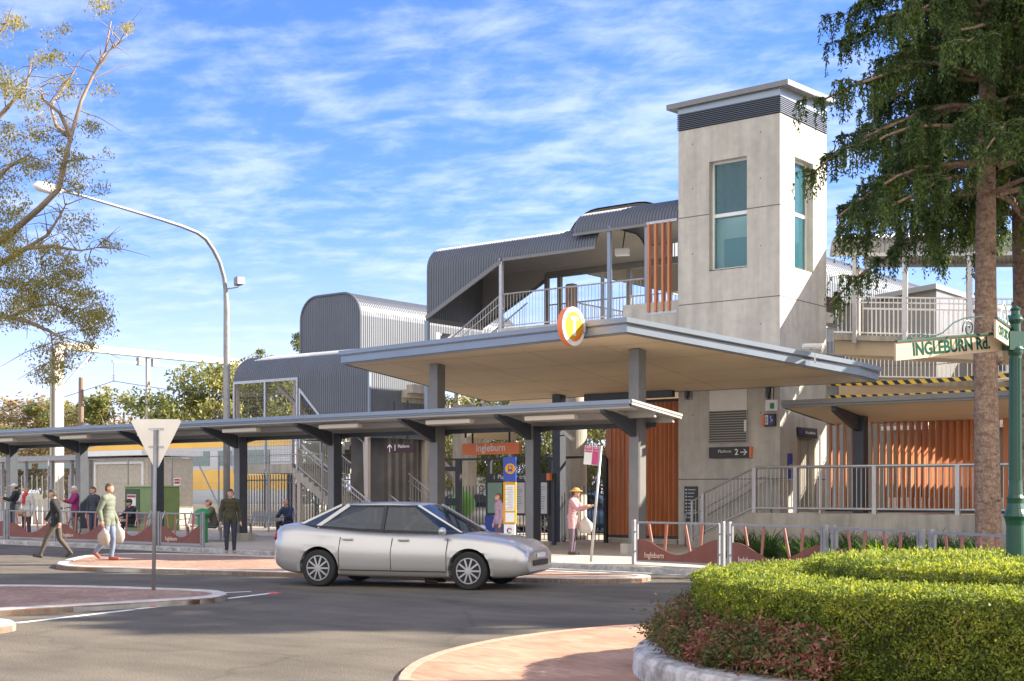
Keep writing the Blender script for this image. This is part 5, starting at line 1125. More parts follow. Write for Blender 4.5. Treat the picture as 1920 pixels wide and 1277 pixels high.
# ================================================================ people
skin = mat('skin', (.52, .30, .21), .55); darkm = mat('eye_dark', (.02, .015, .012), .4)
def person(loc, rz, label, top, bottom, shoe=(.05, .04, .035), hair=(.06, .04, .03), h=1.74, pose='stand', L_arm=None, R_arm=None, L_leg=None, R_leg=None, coat=.86, hat=None, lean=0., hairlen=0., sc=1.):
    V = Vector; j = {}
    if pose == 'sit':
        pel = V((0, 0, .54)); up_ = V((0, -.03-lean, .52))
        legs = {1: (V((.09, -.02, .53)), V((.12, -.43, .52)), V((.12, -.45, .10)), V((.13, -.62, .05))), -1: (V((-.09, -.02, .53)), V((-.13, -.42, .52)), V((-.12, -.40, .10)), V((-.13, -.57, .05)))}
    else:
        pel = V((0, 0, .97)); up_ = V((0, -lean, .52))
        legs = {s: (V((.09*s, 0, .93)), V((.10*s, -.02, .50)), V((.10*s, .02, .085)), V((.12*s, -.15, .045))) for s in (1, -1)}
    if L_leg: legs[1] = tuple(V(v) for v in L_leg)
    if R_leg: legs[-1] = tuple(V(v) for v in R_leg)
    chest = pel+up_*.68; neck = pel+up_*1.0; head = neck+V((0, -.03-lean*.2, .155))
    sh = {s: chest+V((.185*s, 0, .09)) for s in (1, -1)}
    arms = {1: L_arm or ((.06, .02, -.28), (.02, -.08, -.25)), -1: R_arm or ((-.06, .02, -.28), (-.02, -.08, -.25))}
    mb = MB(); bones = []
    def cap(a, b, r0, r1, lab, n=10):
        a, b = V(a), V(b); mb.tube([a, a.lerp(b, .35), b], [r0, r0*.6+r1*.4+.004, r1], n); mb.ball(a, r0, 10, 7); mb.ball(b, r1, 10, 7); bones.append((a, b, r0, r1, lab))
    def ell(c, r, sq, lab): mb.ball(c, r, 16, 12, sq); bones.append((V(c), V(c), r*min(sq), r*min(sq), lab))
    for f, wx, wy in ((.0, .165, .12), (.18, .145, .10), (.38, .148, .105), (.58, .168, .115), (.76, .165, .11)):
        ell(pel+up_*f+V((0, 0, .03)), .13, (wx/.13, wy/.13, 1.), 'torso' if f > .1 else 'hip')
    for s in (1, -1): cap(chest+V((.06*s, 0, .1)), sh[s], .075, .062, 'torso')
    cap(neck+V((0, .01, -.05)), neck+V((0, -.015, .07)), .058, .052, 'neck')
    ell(head, .1, (.78, .95, 1.18), 'head'); ell(head+V((0, -.03, -.05)), .07, (.82, .85, .9), 'head')
    ell(head+V((0, -.098, -.012)), .017, (.8, 1., 1.3), 'head'); ell(head+V((0, -.088, -.055)), .02, (1.3, .5, .6), 'head')
    for s in (1, -1): ell(head+V((.078*s, .005, -.01)), .022, (.5, .8, 1.3), 'head')
    hands = {}
    for s in (1, -1):
        e = sh[s]+V(arms[s][0]); w = e+V(arms[s][1]); cap(sh[s], e, .055, .043, 'arm'); cap(e, w, .043, .029, 'arm')
        d = (w-e).normalized(); side = d.cross(V((s, 0, 0))); side = side.normalized() if side.length > .2 else V((0, -1, 0)); pn = d.cross(side).normalized()
        p = w+d*.055; mb.tube([w, p, w+d*.095], [.026, .034, .03], 8); bones.append((w+d*.02, w+d*.1, .03, .03, 'hand')); hands[s] = w+d*.1
        for q, ln in ((-.026, .062), (-.009, .075), (.009, .07), (.026, .055)):
            b0_ = w+d*.088+side*q; b1_ = b0_+d*ln*.5-pn*.006*s; b2_ = b1_+d*ln*.42-pn*.022*s; mb.tube([b0_-d*.02, b0_, b1_, b2_], [.010, .0105, .010, .008], 6)
            bones.append((b0_, b2_, .01, .01, 'hand'))
        t0 = w+d*.03-side*.026; mb.tube([t0, t0+d*.03-side*.02, t0+d*.06-side*.022], [.013, .012, .009], 6); bones.append((t0, t0+d*.06-side*.02, .01, .01, 'hand'))
        hp, kn, an, to = legs[s]
        cap(hp, kn, .088, .06, 'leg'); cap(kn, an, .058, .038, 'leg'); cap(an, V((an.x, an.y+.03, an.z-.04)), .04, .034, 'foot'); cap(V((an.x, an.y, an.z-.03)), to, .038, .03, 'foot')
    tmp = mb.build('tmp', skin); tmp.location = (0, 0, 0)
    Vv = np.concatenate(mb.v); tmp.data.vertices.foreach_set('co', Vv.ravel())
    rm = tmp.modifiers.new('r', 'REMESH'); rm.mode = 'VOXEL'; rm.voxel_size = .0125; smm = tmp.modifiers.new('s', 'SMOOTH'); smm.iterations = 2; smm.factor = .4
    dg = bpy.context.evaluated_depsgraph_get(); me = bpy.data.meshes.new_from_object(tmp.evaluated_get(dg)); bpy.data.objects.remove(tmp)
    k = len(me.vertices); co = np.empty(k*3); me.vertices.foreach_get('co', co); co = co.reshape(-1, 3); nr = np.empty(k*3); me.vertices.foreach_get('normal', nr); nr = nr.reshape(-1, 3)
    best = np.full(k, 1e9); lab = np.zeros(k, int); names = ['torso', 'hip', 'neck', 'head', 'arm', 'hand', 'leg', 'foot']
    for a, b, r0, r1, l_ in bones:
        A = np.array(a); B = np.array(b); d = B-A; dd = d@d; t = np.clip(((co-A)@d)/dd, 0, 1) if dd > 1e-9 else np.zeros(k)
        ds = np.linalg.norm(co-(A+t[:, None]*d), axis=1)-(r0+(r1-r0)*t); m = ds < best; best[m] = ds[m]; lab[m] = names.index(l_)
    npoly = len(me.polygons); ls = np.empty(npoly*4, int); me.loops.foreach_get('vertex_index', ls) if len(me.loops) == npoly*4 else None
    F4 = ls.reshape(-1, 4); fl_ab = lab[F4[:, 0]]; fc = co[F4].mean(axis=1)
    root = empty('person', loc, label, 'person'); root.rotation_euler = (0, 0, rz); s_ = sc*h/1.74; root.scale = (s_, s_, s_)
    me.materials.clear(); me.materials.append(skin); me.materials.append(darkm)
    bo = bpy.data.objects.new('body', me); COL.objects.link(bo); bo.parent = root; me.shade_smooth()
    H = np.array(head)
    eye = np.zeros(npoly, bool)
    for s in (1, -1): eye |= np.linalg.norm(fc-(H+np.array((.032*s, -.088, .012))), axis=1) < .016
    me.polygons.foreach_set('material_index', eye.astype(np.int32))
    def shell(mask, off, name, m):
        idx = F4[mask]; u_, inv = np.unique(idx, return_inverse=True); vv = co[u_]+nr[u_]*off
        me2 = bpy.data.meshes.new(name); me2.from_pydata(vv.tolist(), [], inv.reshape(-1, 4).tolist()); me2.materials.append(m); me2.shade_smooth()
        o = bpy.data.objects.new(name, me2); COL.objects.link(o); o.parent = root; return o
    L_ = lambda *a: np.isin(fl_ab, [names.index(x) for x in a])
    low = coat if pose != 'sit' else 0
    tm = mat('cloth_%s' % str(top), top, .85, var=.12, scale=14, bump=.2, bscale=60); bmt = mat('cloth_%s' % str(bottom), bottom, .85, var=.1, scale=14, bump=.2, bscale=60)
    shell(L_('torso', 'arm') | (L_('hip', 'leg') & (fc[:, 2] > low) if pose != 'sit' else L_('hip')), .020, 'jacket', tm)
    shell(L_('leg', 'hip'), .010, 'trousers', bmt); shell(L_('foot'), .007, 'shoes', mat('cloth_%s' % str(shoe), shoe, .6))
    if hair:
        rel = fc-H; hm = L_('head') & ((rel[:, 2] > .045) | ((rel[:, 1] > .01) & (rel[:, 2] > -.06-hairlen)))
        shell(hm, .012, 'hair', mat('hair_%s' % str(hair), hair, .7))
    if hat:
        k_ = MB(); c = head+V((0, .0, .055)); k_.ball(c, .112, 16, 8, (.92, 1.02, .72)); n0 = 16
        if hat[1] == 'cap': k_.ext([c+V((x, y, -.005)) for x, y in ((-.08, -.07), (.08, -.07), (.07, -.17), (0, -.20), (-.07, -.17))], (0, 0, .012))
        else: k_.lathe(tuple(c), [(.18, -.02), (.18, -.005), (.10, .01)], 20)
        o = k_.build('hat', mat('hat_%s' % str(hat[0]), hat[0], .8), None); o.parent = root
    return root, hands
def bag_at(root, c, size, col, name, lab):
    r = root; s = r.scale[0]; M = Matrix.Translation(r.location) @ Matrix.Rotation(r.rotation_euler.z, 4, 'Z'); w = M @ (Vector(c)*s)
    mb = MB(); a, b, d = size
    mb.lathe((w.x, w.y, w.z-b*.85), [(a*.7, 0), (a, b*.3), (a*.95, b*.6), (a*.35, b*.85), (a*.1, b)], 14); ob_ = mb.build(name, mat('bag_%s' % str(col), col, .7, var=.1, scale=10), label=lab, cat='bag', smooth=True); ob_.rotation_euler = (0, 0, R(20)); ob_.scale = (.95, .5, 1)
gp = lambda px, t, z=G: Vector((*at(px, 920, t)[:2], z))
AZ = lambda deg: R(38+deg)     # local -Y turned: 0 faces the camera, 90 faces right, -90 faces left
fwd = ((.03, -.16, -.2), (-.05, -.2, .06)); fwdR = ((-.03, -.16, -.2), (.05, -.2, .06))
person(gp(29, 47.5), AZ(-75), 'man in a white cap and black shirt standing by the leftmost column', (.02, .022, .03), (.10, .10, .12), hat=((.62, .64, .70), 'cap'), h=1.80, L_arm=fwd, R_arm=fwdR)
r_, hd_ = person(gp(50, 45), AZ(-20), 'woman in a pale grey cardigan with a red scarf, standing behind the fence', (.48, .47, .46), (.07, .05, .06), h=1.70, hair=(.30, .18, .10), R_arm=((-.05, -.1, -.24), (.12, -.2, .05)), coat=.75)
k = MB(); k.lathe((0, -.01, 1.40), [(.11, 0), (.14, .05), (.12, .10), (.075, .13)], 14); k.ext([(-.05, -.14, 1.18), (.04, -.15, 1.18), (.06, -.13, 1.45), (-.06, -.13, 1.45)], (0, -.03, 0)); o = k.build('scarf', mat('scarf_red', (.50, .02, .03), .8)); o.location = (0, 0, 0); o.data.vertices.foreach_set('co', np.concatenate(k.v).ravel()); o.parent = r_
bag_at(r_, (-.1, -.2, .98), (.12, .26, .1), (.34, .22, .12), 'shoulder_bag', 'small tan shoulder bag carried by the woman in the red scarf')
st_L = ((.09, 0, .93), (.11, -.22, .52), (.10, -.38, .10), (.11, -.54, .09)); st_R = ((-.09, 0, .93), (-.10, .06, .50), (-.10, .32, .17), (-.11, .22, .06))
r_, hd_ = person(gp(106, 32.3, .09), AZ(-82), 'walking person in black jacket and dark brown trousers striding left on the island', (.018, .02, .022), (.085, .07, .055), h=1.62, L_leg=st_L, R_leg=st_R, L_arm=((.04, .14, -.24), (0, .0, -.24)), R_arm=((-.04, -.14, -.24), (0, -.12, -.2)), hair=(.05, .04, .03), lean=.05, coat=.82)
r_, hd_ = person(gp(141, 45.5), AZ(-60), 'white haired woman in a purple cardigan standing beside the second column', (.25, .02, .13), (.16, .11, .10), h=1.72, hair=(.66, .62, .58), L_arm=fwd, R_arm=fwdR, coat=.8)
bag_at(r_, (.22, 0, .95), (.15, .28, .1), (.03, .03, .03), 'handbag', 'black handbag on the arm of the woman in the purple cardigan')
person(gp(176, 42.5), AZ(-30), 'brown haired man in a dark jacket and pale blue shirt behind the walking man', (.04, .045, .06), (.05, .06, .10), h=1.68, hair=(.10, .05, .03))
r_, hd_ = person(gp(203, 31.3, .09), AZ(78), 'walking man in a green-grey jacket, blue jeans and red-brown shoes on the island', (.15, .17, .13), (.17, .21, .30), shoe=(.30, .08, .05), h=1.76, hair=(.10, .06, .04), L_arm=((.05, .03, -.28), (0, -.12, -.22)), R_arm=((-.05, .1, -.26), (0, -.06, -.24)), L_leg=((.09, 0, .93), (.10, -.08, .50), (.10, -.02, .085), (.11, -.19, .045)), R_leg=((-.09, 0, .93), (-.10, .02, .50), (-.10, .26, .20), (-.11, .16, .08)), coat=.80)
bag_at(r_, (.2, -.12, .78), (.2, .46, .1), (.40, .39, .35), 'shopping_bag', 'white shopping bag carried by the walking man in blue jeans')
bag_at(r_, (-.24, -.02, .70), (.17, .40, .1), (.34, .29, .25), 'shopping_bag', 'pale brown shopping bag in the far hand of the walking man in jeans')
r_, _ = person(gp(432, 34.2), AZ(15), 'person in a dark olive jacket standing at the kerb by the street lamp', (.045, .045, .025), (.03, .035, .06), shoe=(.30, .22, .14), h=1.60, hair=(.05, .03, .02))
r_, _ = person(gp(1073, 33.5), AZ(70), 'person in a yellow-brown hat and pink top beside the leaning bus zone sign', (.45, .24, .26), (.12, .09, .12), h=1.62, hat=((.50, .30, .08), 'brim'), L_arm=fwd, R_arm=fwdR, lean=.06, coat=.7)
bag_at(r_, (.2, -.3, .95), (.2, .42, .1), (.42, .40, .38), 'shopping_bag', 'large white bag carried by the person in the yellow-brown hat')
person(gp(936, 34.5), AZ(-70), 'person in a mauve top walking past the information board, mostly behind the car', (.36, .24, .32), (.10, .09, .14), h=1.5, hair=(.15, .08, .04))
BN = [(508, -2.9, 'metal slatted bench with the man in a checked shirt on it'), (392, -6.6, 'metal slatted bench under the seated man holding a green bag'), (262, -6.9, 'metal slatted bench under the seated man in a dark cap')]
ii = 0
for o in [x for x in COL.objects if x.name.split('.')[0] == 'bench']:
    px, Yb, lb = BN[ii]; q_ = onY(px, 900, Yb); o.location = (q_.x, q_.y, G); tag(o, lb, 'bench', 'metal benches'); ii += 1
def sit_at(px, Yb, *a, **kw):
    q_ = onY(px, 900, Yb-.14); return person(Vector((q_.x, q_.y, G-.03)), kw.pop('rz', 0), *a, pose='sit', **kw)
lap = ((.05, -.18, -.22), (-.06, -.2, -.02)); lapR = ((-.05, -.18, -.22), (.06, -.2, -.02))
sit_at(541, -2.9, 'bald man in a navy and white checked shirt and sunglasses seated on the bench', (.03, .045, .10), (.03, .035, .05), hair=None, L_arm=lap, R_arm=lapR, lean=.08, rz=R(10))
sit_at(402, -6.6, 'brown haired man in an olive jacket seated and facing left by the street lamp', (.10, .095, .055), (.08, .08, .09), hair=(.13, .06, .035), L_arm=lap, R_arm=lapR, rz=R(-35), lean=.1)
sit_at(248, -6.9, 'man in a dark flat cap and dark clothes seated in front of the green cabinet', (.018, .02, .03), (.02, .02, .028), hair=(.05, .04, .03), hat=((.06, .055, .04), 'cap'), L_arm=lap, R_arm=lapR, rz=R(-5), lean=.05)
q_ = onY(380, 955, -7.6); MB().ball((q_.x, q_.y, 1.02), .25, 12, 8, (1.3, .7, .55)).box(q_.x-.12, q_.x+.12, q_.y-.1, q_.y+.1, G, .95).build('bag_trolley', mat('bag_green', (.02, .22, .09), .6, var=.3, scale=9), label='small trolley topped with a bright green bag beside the seated man', cat='trolley')

# ================================================================ silver sedan
paint = mat('silver_paint', (.52, .51, .49), .28, .5); paint.node_tree.nodes['Principled BSDF'].inputs['Coat Weight'].default_value = .6
cglass = glassmat('car_glass', (.015, .03, .045), .02, .72); rubber = mat('tyre', (.02, .02, .02), .85); rimm = mat('rim', (.48, .48, .5), .3, .8)
def make_car(pm):
    r = empty('car', (0, 0, 0)); Lx = 2.42
    st = [(-2.42, .62, .45, .86), (-2.40, .76, .34, 1.03), (-2.3, .85, .28, 1.085), (-2.0, .895, .22, 1.10), (-1.3, .915, .19, 1.055), (-.6, .92, .18, 1.01), (0, .92, .18, .985), (.7, .92, .18, .97), (1.1, .915, .18, .96), (1.5, .91, .19, .93), (1.95, .89, .2, .875), (2.22, .84, .22, .80), (2.36, .76, .26, .71), (2.42, .62, .34, .60)]
    # refine stations
    xs = np.linspace(-2.42, 2.42, 70); A_ = np.array(st); W_ = np.interp(xs, A_[:, 0], A_[:, 1]); B_ = np.interp(xs, A_[:, 0], A_[:, 2]); H_ = np.interp(xs, A_[:, 0], A_[:, 3])
    sm = lambda a: np.convolve(np.pad(a, 2, 'edge'), [.1, .2, .4, .2, .1], 'valid'); W_, B_, H_ = sm(W_), sm(B_), sm(H_)
    vs = []; 
    for x, w, b_, h_ in zip(xs, W_, B_, H_):
        hh = h_-b_; half = [(0, b_), (w*.80, b_), (w*.95, b_+.05), (w*.985, b_+hh*.25), (w, b_+hh*.48), (w*.995, b_+hh*.62), (w*.965, b_+hh*.82), (w*.90, b_+hh*.95), (w*.78, b_+hh*.995), (w*.4, h_+.018), (0, h_+.025)]
        ring_ = [(x, y, z) for y, z in half]+[(x, -y, z) for y, z in half[-2:0:-1]]; vs += ring_
    m = 20; n = len(xs)
    mb = MB(); mb.add(vs, [(i*m+j, i*m+(j+1) % m, (i+1)*m+(j+1) % m, (i+1)*m+j) for i in range(n-1) for j in range(m)]+[tuple(range(m))[::-1], tuple(range((n-1)*m, n*m))])
    body = mb.build('body', pm, r, smooth=True)
    WX = (-1.42, 1.43); WR = .325
    cut = MB()
    for X in WX: cut.tube([(X, -1.2, WR), (X, 1.2, WR)], .385, 32)
    co_ = cut.build('cut', black); co_.location = (0, 0, 0); co_.data.vertices.foreach_set('co', np.concatenate(cut.v).ravel())
    bm_ = bmesh.new(); bm_.from_mesh(body.data); bmesh.ops.recalc_face_normals(bm_, faces=bm_.faces); bm_.to_mesh(body.data); bm_.free()
    bm_ = bmesh.new(); bm_.from_mesh(co_.data); bmesh.ops.recalc_face_normals(bm_, faces=bm_.faces); bm_.to_mesh(co_.data); bm_.free()
    bo = body.modifiers.new('c', 'BOOLEAN'); bo.object = co_; bo.operation = 'DIFFERENCE'; bo.solver = 'EXACT'
    dg = bpy.context.evaluated_depsgraph_get(); me = bpy.data.meshes.new_from_object(body.evaluated_get(dg)); body.modifiers.clear(); body.data = me; me.materials.clear(); me.materials.append(pm); bpy.data.objects.remove(co_)
    for p_ in me.polygons: p_.use_smooth = len(p_.vertices) == 4; p_.material_index = 0
    # greenhouse
    base = [(-1.85, .60, 1.03), (-1.25, .80, 1.02), (.0, .83, .965), (1.12, .74, .945), (1.30, .45, .945)]
    Z = 1.455
    def gh(x, t):      # half width at height t 0..1
        return None
    P = {'rb': (-1.86, 1.045), 'rt': (-.95, Z-.02), 'ft': (.18, Z-.02), 'fb': (1.28, .94)}
    rings = [(-1.92, .62, 1.09, -1.12, .54), (-1.48, .80, 1.06, -.95, .59), (-.60, .84, 1.01, -.45, .62), (.30, .84, .985, .05, .62), (.97, .80, .965, .28, .595), (1.24, .62, .955, .36, .54)]
    gl_ = MB()
    for s in (1, -1):
        for i in range(5):
            a, b = rings[i], rings[i+1]
            q4 = [(a[0], s*a[1], a[2]), (b[0], s*b[1], b[2]), (b[3], s*b[4], Z-.02), (a[3], s*a[4], Z-.02)]
            gl_.add(q4 if s < 0 else q4[::-1], [(0, 1, 2, 3)])
        gl_.build('side_window', cglass, r); gl_ = MB()
    a = rings[0]; b = rings[-1]
    w1 = MB(); w1.add([(a[0], -a[1], a[2]), (a[0]-.03, 0, a[2]), (a[3]-.02, 0, Z), (a[3], -a[4], Z-.02), (a[0], a[1], a[2]), (a[3], a[4], Z-.02)], [(0, 3, 2, 1), (1, 2, 5, 4)]); w1.build('rear_window', cglass, r)
    w1 = MB(); w1.add([(b[0], -b[1], b[2]), (b[0]+.07, 0, b[2]), (b[3]+.04, 0, Z), (b[3], -b[4], Z-.02), (b[0], b[1], b[2]), (b[3], b[4], Z-.02)], [(0, 1, 2, 3), (1, 4, 5, 2)]); w1.build('windscreen', cglass, r)
    rf_ = MB(); top = [(x, w_*1.01, z_) for x, w_, z_ in ((-1.16, .545, Z-.03), (-.95, .605, Z-.012), (-.45, .635, Z-.0), (-.02, .635, Z-.0), (.26, .61, Z-.014), (.39, .545, Z-.035))]
    vs = []
    for x, w_, z_ in top:
        for f in (-1, -.85, -.4, 0, .4, .85, 1): vs.append((x, w_*f, z_+.045*(1-f*f)))
        for f in (1, .4, -.4, -1): vs.append((x, w_*f, z_-.02))
    rf_.add(vs, [(i*11+j, (i+1)*11+j, (i+1)*11+(j+1) % 11, i*11+(j+1) % 11) for i in range(5) for j in range(11)]+[tuple(range(11)), tuple(range(55, 66))[::-1]]); rf_.build('roof', pm, r, smooth=True)
    pr_ = MB()
    for s in (1, -1):
        for i, wd in ((0, .03), (1, .055), (3, .06), (5, .025)):
            c_ = rings[i]
            if i == 3: continue
            pr_ = MB(); pr_.beam((c_[0], s*(c_[1]+.006), c_[2]-.01), (c_[3], s*(c_[4]+.006), Z-.015), .03, wd*1.3, up=(1, 0, 0)); pr_.build('pillar', pm, r)
    for s in (1, -1):
        k = MB(); k.beam((-.20, s*.85, .99), (-.22, s*.632, Z-.03), .03, .06, up=(1, 0, 0))
        for i in range(5): a_, b_ = rings[i], rings[i+1]; k.beam((a_[0], s*(a_[1]+.012), a_[2]), (b_[0], s*(b_[1]+.012), b_[2]), .02, .035); k.beam((a_[3], s*(a_[4]+.012), Z-.03), (b_[3], s*(b_[4]+.012), Z-.03), .02, .03)
        k.build('window_trim', black, r)
    for X in WX:
        for s in (1, -1):
            k = MB(); y = s*.80
            k.tube([(X, y-.11, WR), (X, y-.09, WR), (X, y+.09, WR), (X, y+.11, WR)], [.30, WR, WR, .30], 32); w_ = k.build('wheel', rubber, r)
            k = MB(); yo = y+s*.108
            for a_ in range(10):
                t_ = a_*math.pi/5; k.beam((X, yo+s*.003, WR), (X+.21*math.cos(t_), yo, WR+.21*math.sin(t_)), .03, .035, up=(0, 1, 0))
            k.tube([(X+.215*math.cos(t_), yo, WR+.215*math.sin(t_)) for t_ in np.linspace(0, 2*math.pi, 33)], .014, 6, cap=False); k.tube([(X, yo-.01, WR), (X, yo+s*.012, WR)], .05, 12)
            k.build('rim', rimm, w_)
    for s in (1, -1):
        k = MB(); k.ball((2.2, s*.62, .66), .14, 12, 8, (.9, 1.0, .55)); k.build('headlight', mat('headlamp', (.6, .62, .65), .1, .3), r, smooth=True)
        k = MB(); k.ball((-2.33, s*.62, .86), .15, 12, 8, (.5, 1.15, .75)); k.build('tail_light', mat('tail_red', (.35, .01, .01), .2), r, smooth=True)
        k = MB(); k.ball((.98, s*.98, 1.0), .1, 10, 8, (.7, 1., .7)); k.build('wing_mirror', pm, r, smooth=True)
        for X in (-.95, .12): MB().box(X, X+.2, s*.905-.03, s*.905+.03, .83, .86).build('door_handle', pm, r, bevel=.008)
        k = MB()
        for X, l_ in ((-1.02, 0), (-.02, .0), (1.02, 0)): k.tube([(X+.03, s*.896, .88), (X, s*.923, .62), (X, s*.905, .32)], .006, 4)
        k.tube([(-1.02, s*.9, .30), (1.02, s*.9, .30)], .008, 4)
        k.build('door_gap', black, r)
    MB().box(2.36, 2.445, -.4, .4, .40, .50).build('grille', black, r, bevel=.01); MB().box(2.43, 2.46, -.19, .19, .54, .62).build('number_plate', white, r); MB().box(-2.46, -2.425, -.19, .19, .62, .72).build('number_plate', white, r)
    for i, X in enumerate((-.55, .32)):
        for s in (1, -1): MB().box(X-.12, X+.1, s*.36-.22, s*.36+.22, .5, 1.12).build('seat', black, r, bevel=.04)
    MB().box(-1.9, 1.2, -.78, .78, .45, .6).build('floor', black, r)
    return r
car = make_car(paint); c_ = cw(-1.80, 24.55); car.location = (c_.x, c_.y, .004); car.rotation_euler = (0, 0, R(38-19)); tag(car, 'silver sedan crossing the road in front of the bus stop, facing right', 'car')

dv = Vector((.12, -.34, -.02)); rz_ = R(38-19); dp = Vector((c_.x+math.cos(rz_)*.12+math.sin(rz_)*.34, c_.y+math.sin(rz_)*.12-math.cos(rz_)*.34, .06))
person(dp, rz_+R(90), 'driver in a pale shirt behind the wheel of the silver sedan', (.40, .36, .32), (.05, .05, .06), hair=(.08, .05, .03), pose='sit', h=1.66, L_arm=lap, R_arm=lapR)
# ================================================================ vegetation
def quads_mesh(P0, name):      # P0: (n,4,3)
    n = len(P0); me = bpy.data.meshes.new(name); me.vertices.add(n*4); me.vertices.foreach_set('co', P0.astype(np.float32).ravel())
    me.loops.add(n*4); me.loops.foreach_set('vertex_index', np.arange(n*4, dtype=np.int32)); me.polygons.add(n)
    me.polygons.foreach_set('loop_start', np.arange(0, n*4, 4, dtype=np.int32)); me.polygons.foreach_set('loop_total', np.full(n, 4, np.int32)); me.update(calc_edges=True); return me
def unit(v): return v/np.maximum(np.linalg.norm(v, axis=-1, keepdims=True), 1e-9)
def leaves(C, d, ln, wd, nb=None, nbw=0.):
    """diamond leaves at C along d; ln, wd arrays or scalars; nb preferred normal"""
    n = len(C); d = unit(d); r_ = rng.normal(size=(n, 3))
    if nb is not None: r_ = unit(r_)*(1-nbw)+nb*nbw
    s = unit(np.cross(d, r_)); ln = np.broadcast_to(np.asarray(ln, float), (n,))[:, None]; wd = np.broadcast_to(np.asarray(wd, float), (n,))[:, None]
    return np.stack([C-d*ln*.5, C+s*wd*.5, C+d*ln*.5, C-s*wd*.5], axis=1)
def obj_from(me, m, parent=None, loc=None):
    o = bpy.data.objects.new(me.name, me); COL.objects.link(o); me.materials.append(m)
    if parent: o.parent = parent
    if loc is not None: o.location = loc
    return o
bark_c = mat('conifer_bark', (.17, .11, .08), .9, col2=(.32, .225, .16), scale=9, bump=1., bscale=16, stretch=(1, 1, 1.6), detail=9, thr=(.36, .62))
rework(bark_c, lambda t, s_: mulnoise(t, s_, 14, .72, 1.05, (1, 1, .5), (.02, .14), kind='crack'))
bark_t = mat('twig_bark', (.24, .17, .13), .85, var=.2, scale=8)
gumbark = mat('gum_bark', (.27, .215, .165), .8, var=.25, scale=4)
con_leaf = leafmat('conifer_foliage', [(.028, .055, .024), (.055, .095, .034), (.10, .15, .045), (.19, .25, .06)], scale=1.2, trans=.42)
gum_leaf = leafmat('gum_foliage', [(.10, .115, .03), (.18, .18, .05), (.28, .25, .075), (.40, .33, .11)], scale=1.0, trans=.35)
bg_leaf = leafmat('far_foliage', [(.06, .085, .03), (.12, .145, .045), (.23, .23, .07), (.36, .33, .12)], scale=.35, trans=.3)
dry_leaf = leafmat('dry_foliage', [(.14, .115, .055), (.23, .19, .09), (.34, .26, .13), (.44, .34, .18)], scale=.35, trans=.3)
hedge_leaf = leafmat('hedge_foliage', [(.065, .098, .022), (.125, .175, .034), (.23, .275, .045), (.38, .40, .07)], scale=2.2, trans=.40)
nan_leaf = leafmat('nandina_foliage', [(.045, .085, .022), (.085, .13, .035), (.13, .15, .045), (.15, .08, .045), (.24, .08, .065), (.46, .20, .15)], scale=3.3, trans=.3)
lily_leaf = leafmat('strap_foliage', [(.02, .05, .012), (.045, .10, .02), (.09, .17, .03)], scale=2., trans=.35)
lily_b = leafmat('strap_foliage_bright', [(.10, .2, .02), (.2, .34, .03), (.32, .45, .05)], scale=2., trans=.4)

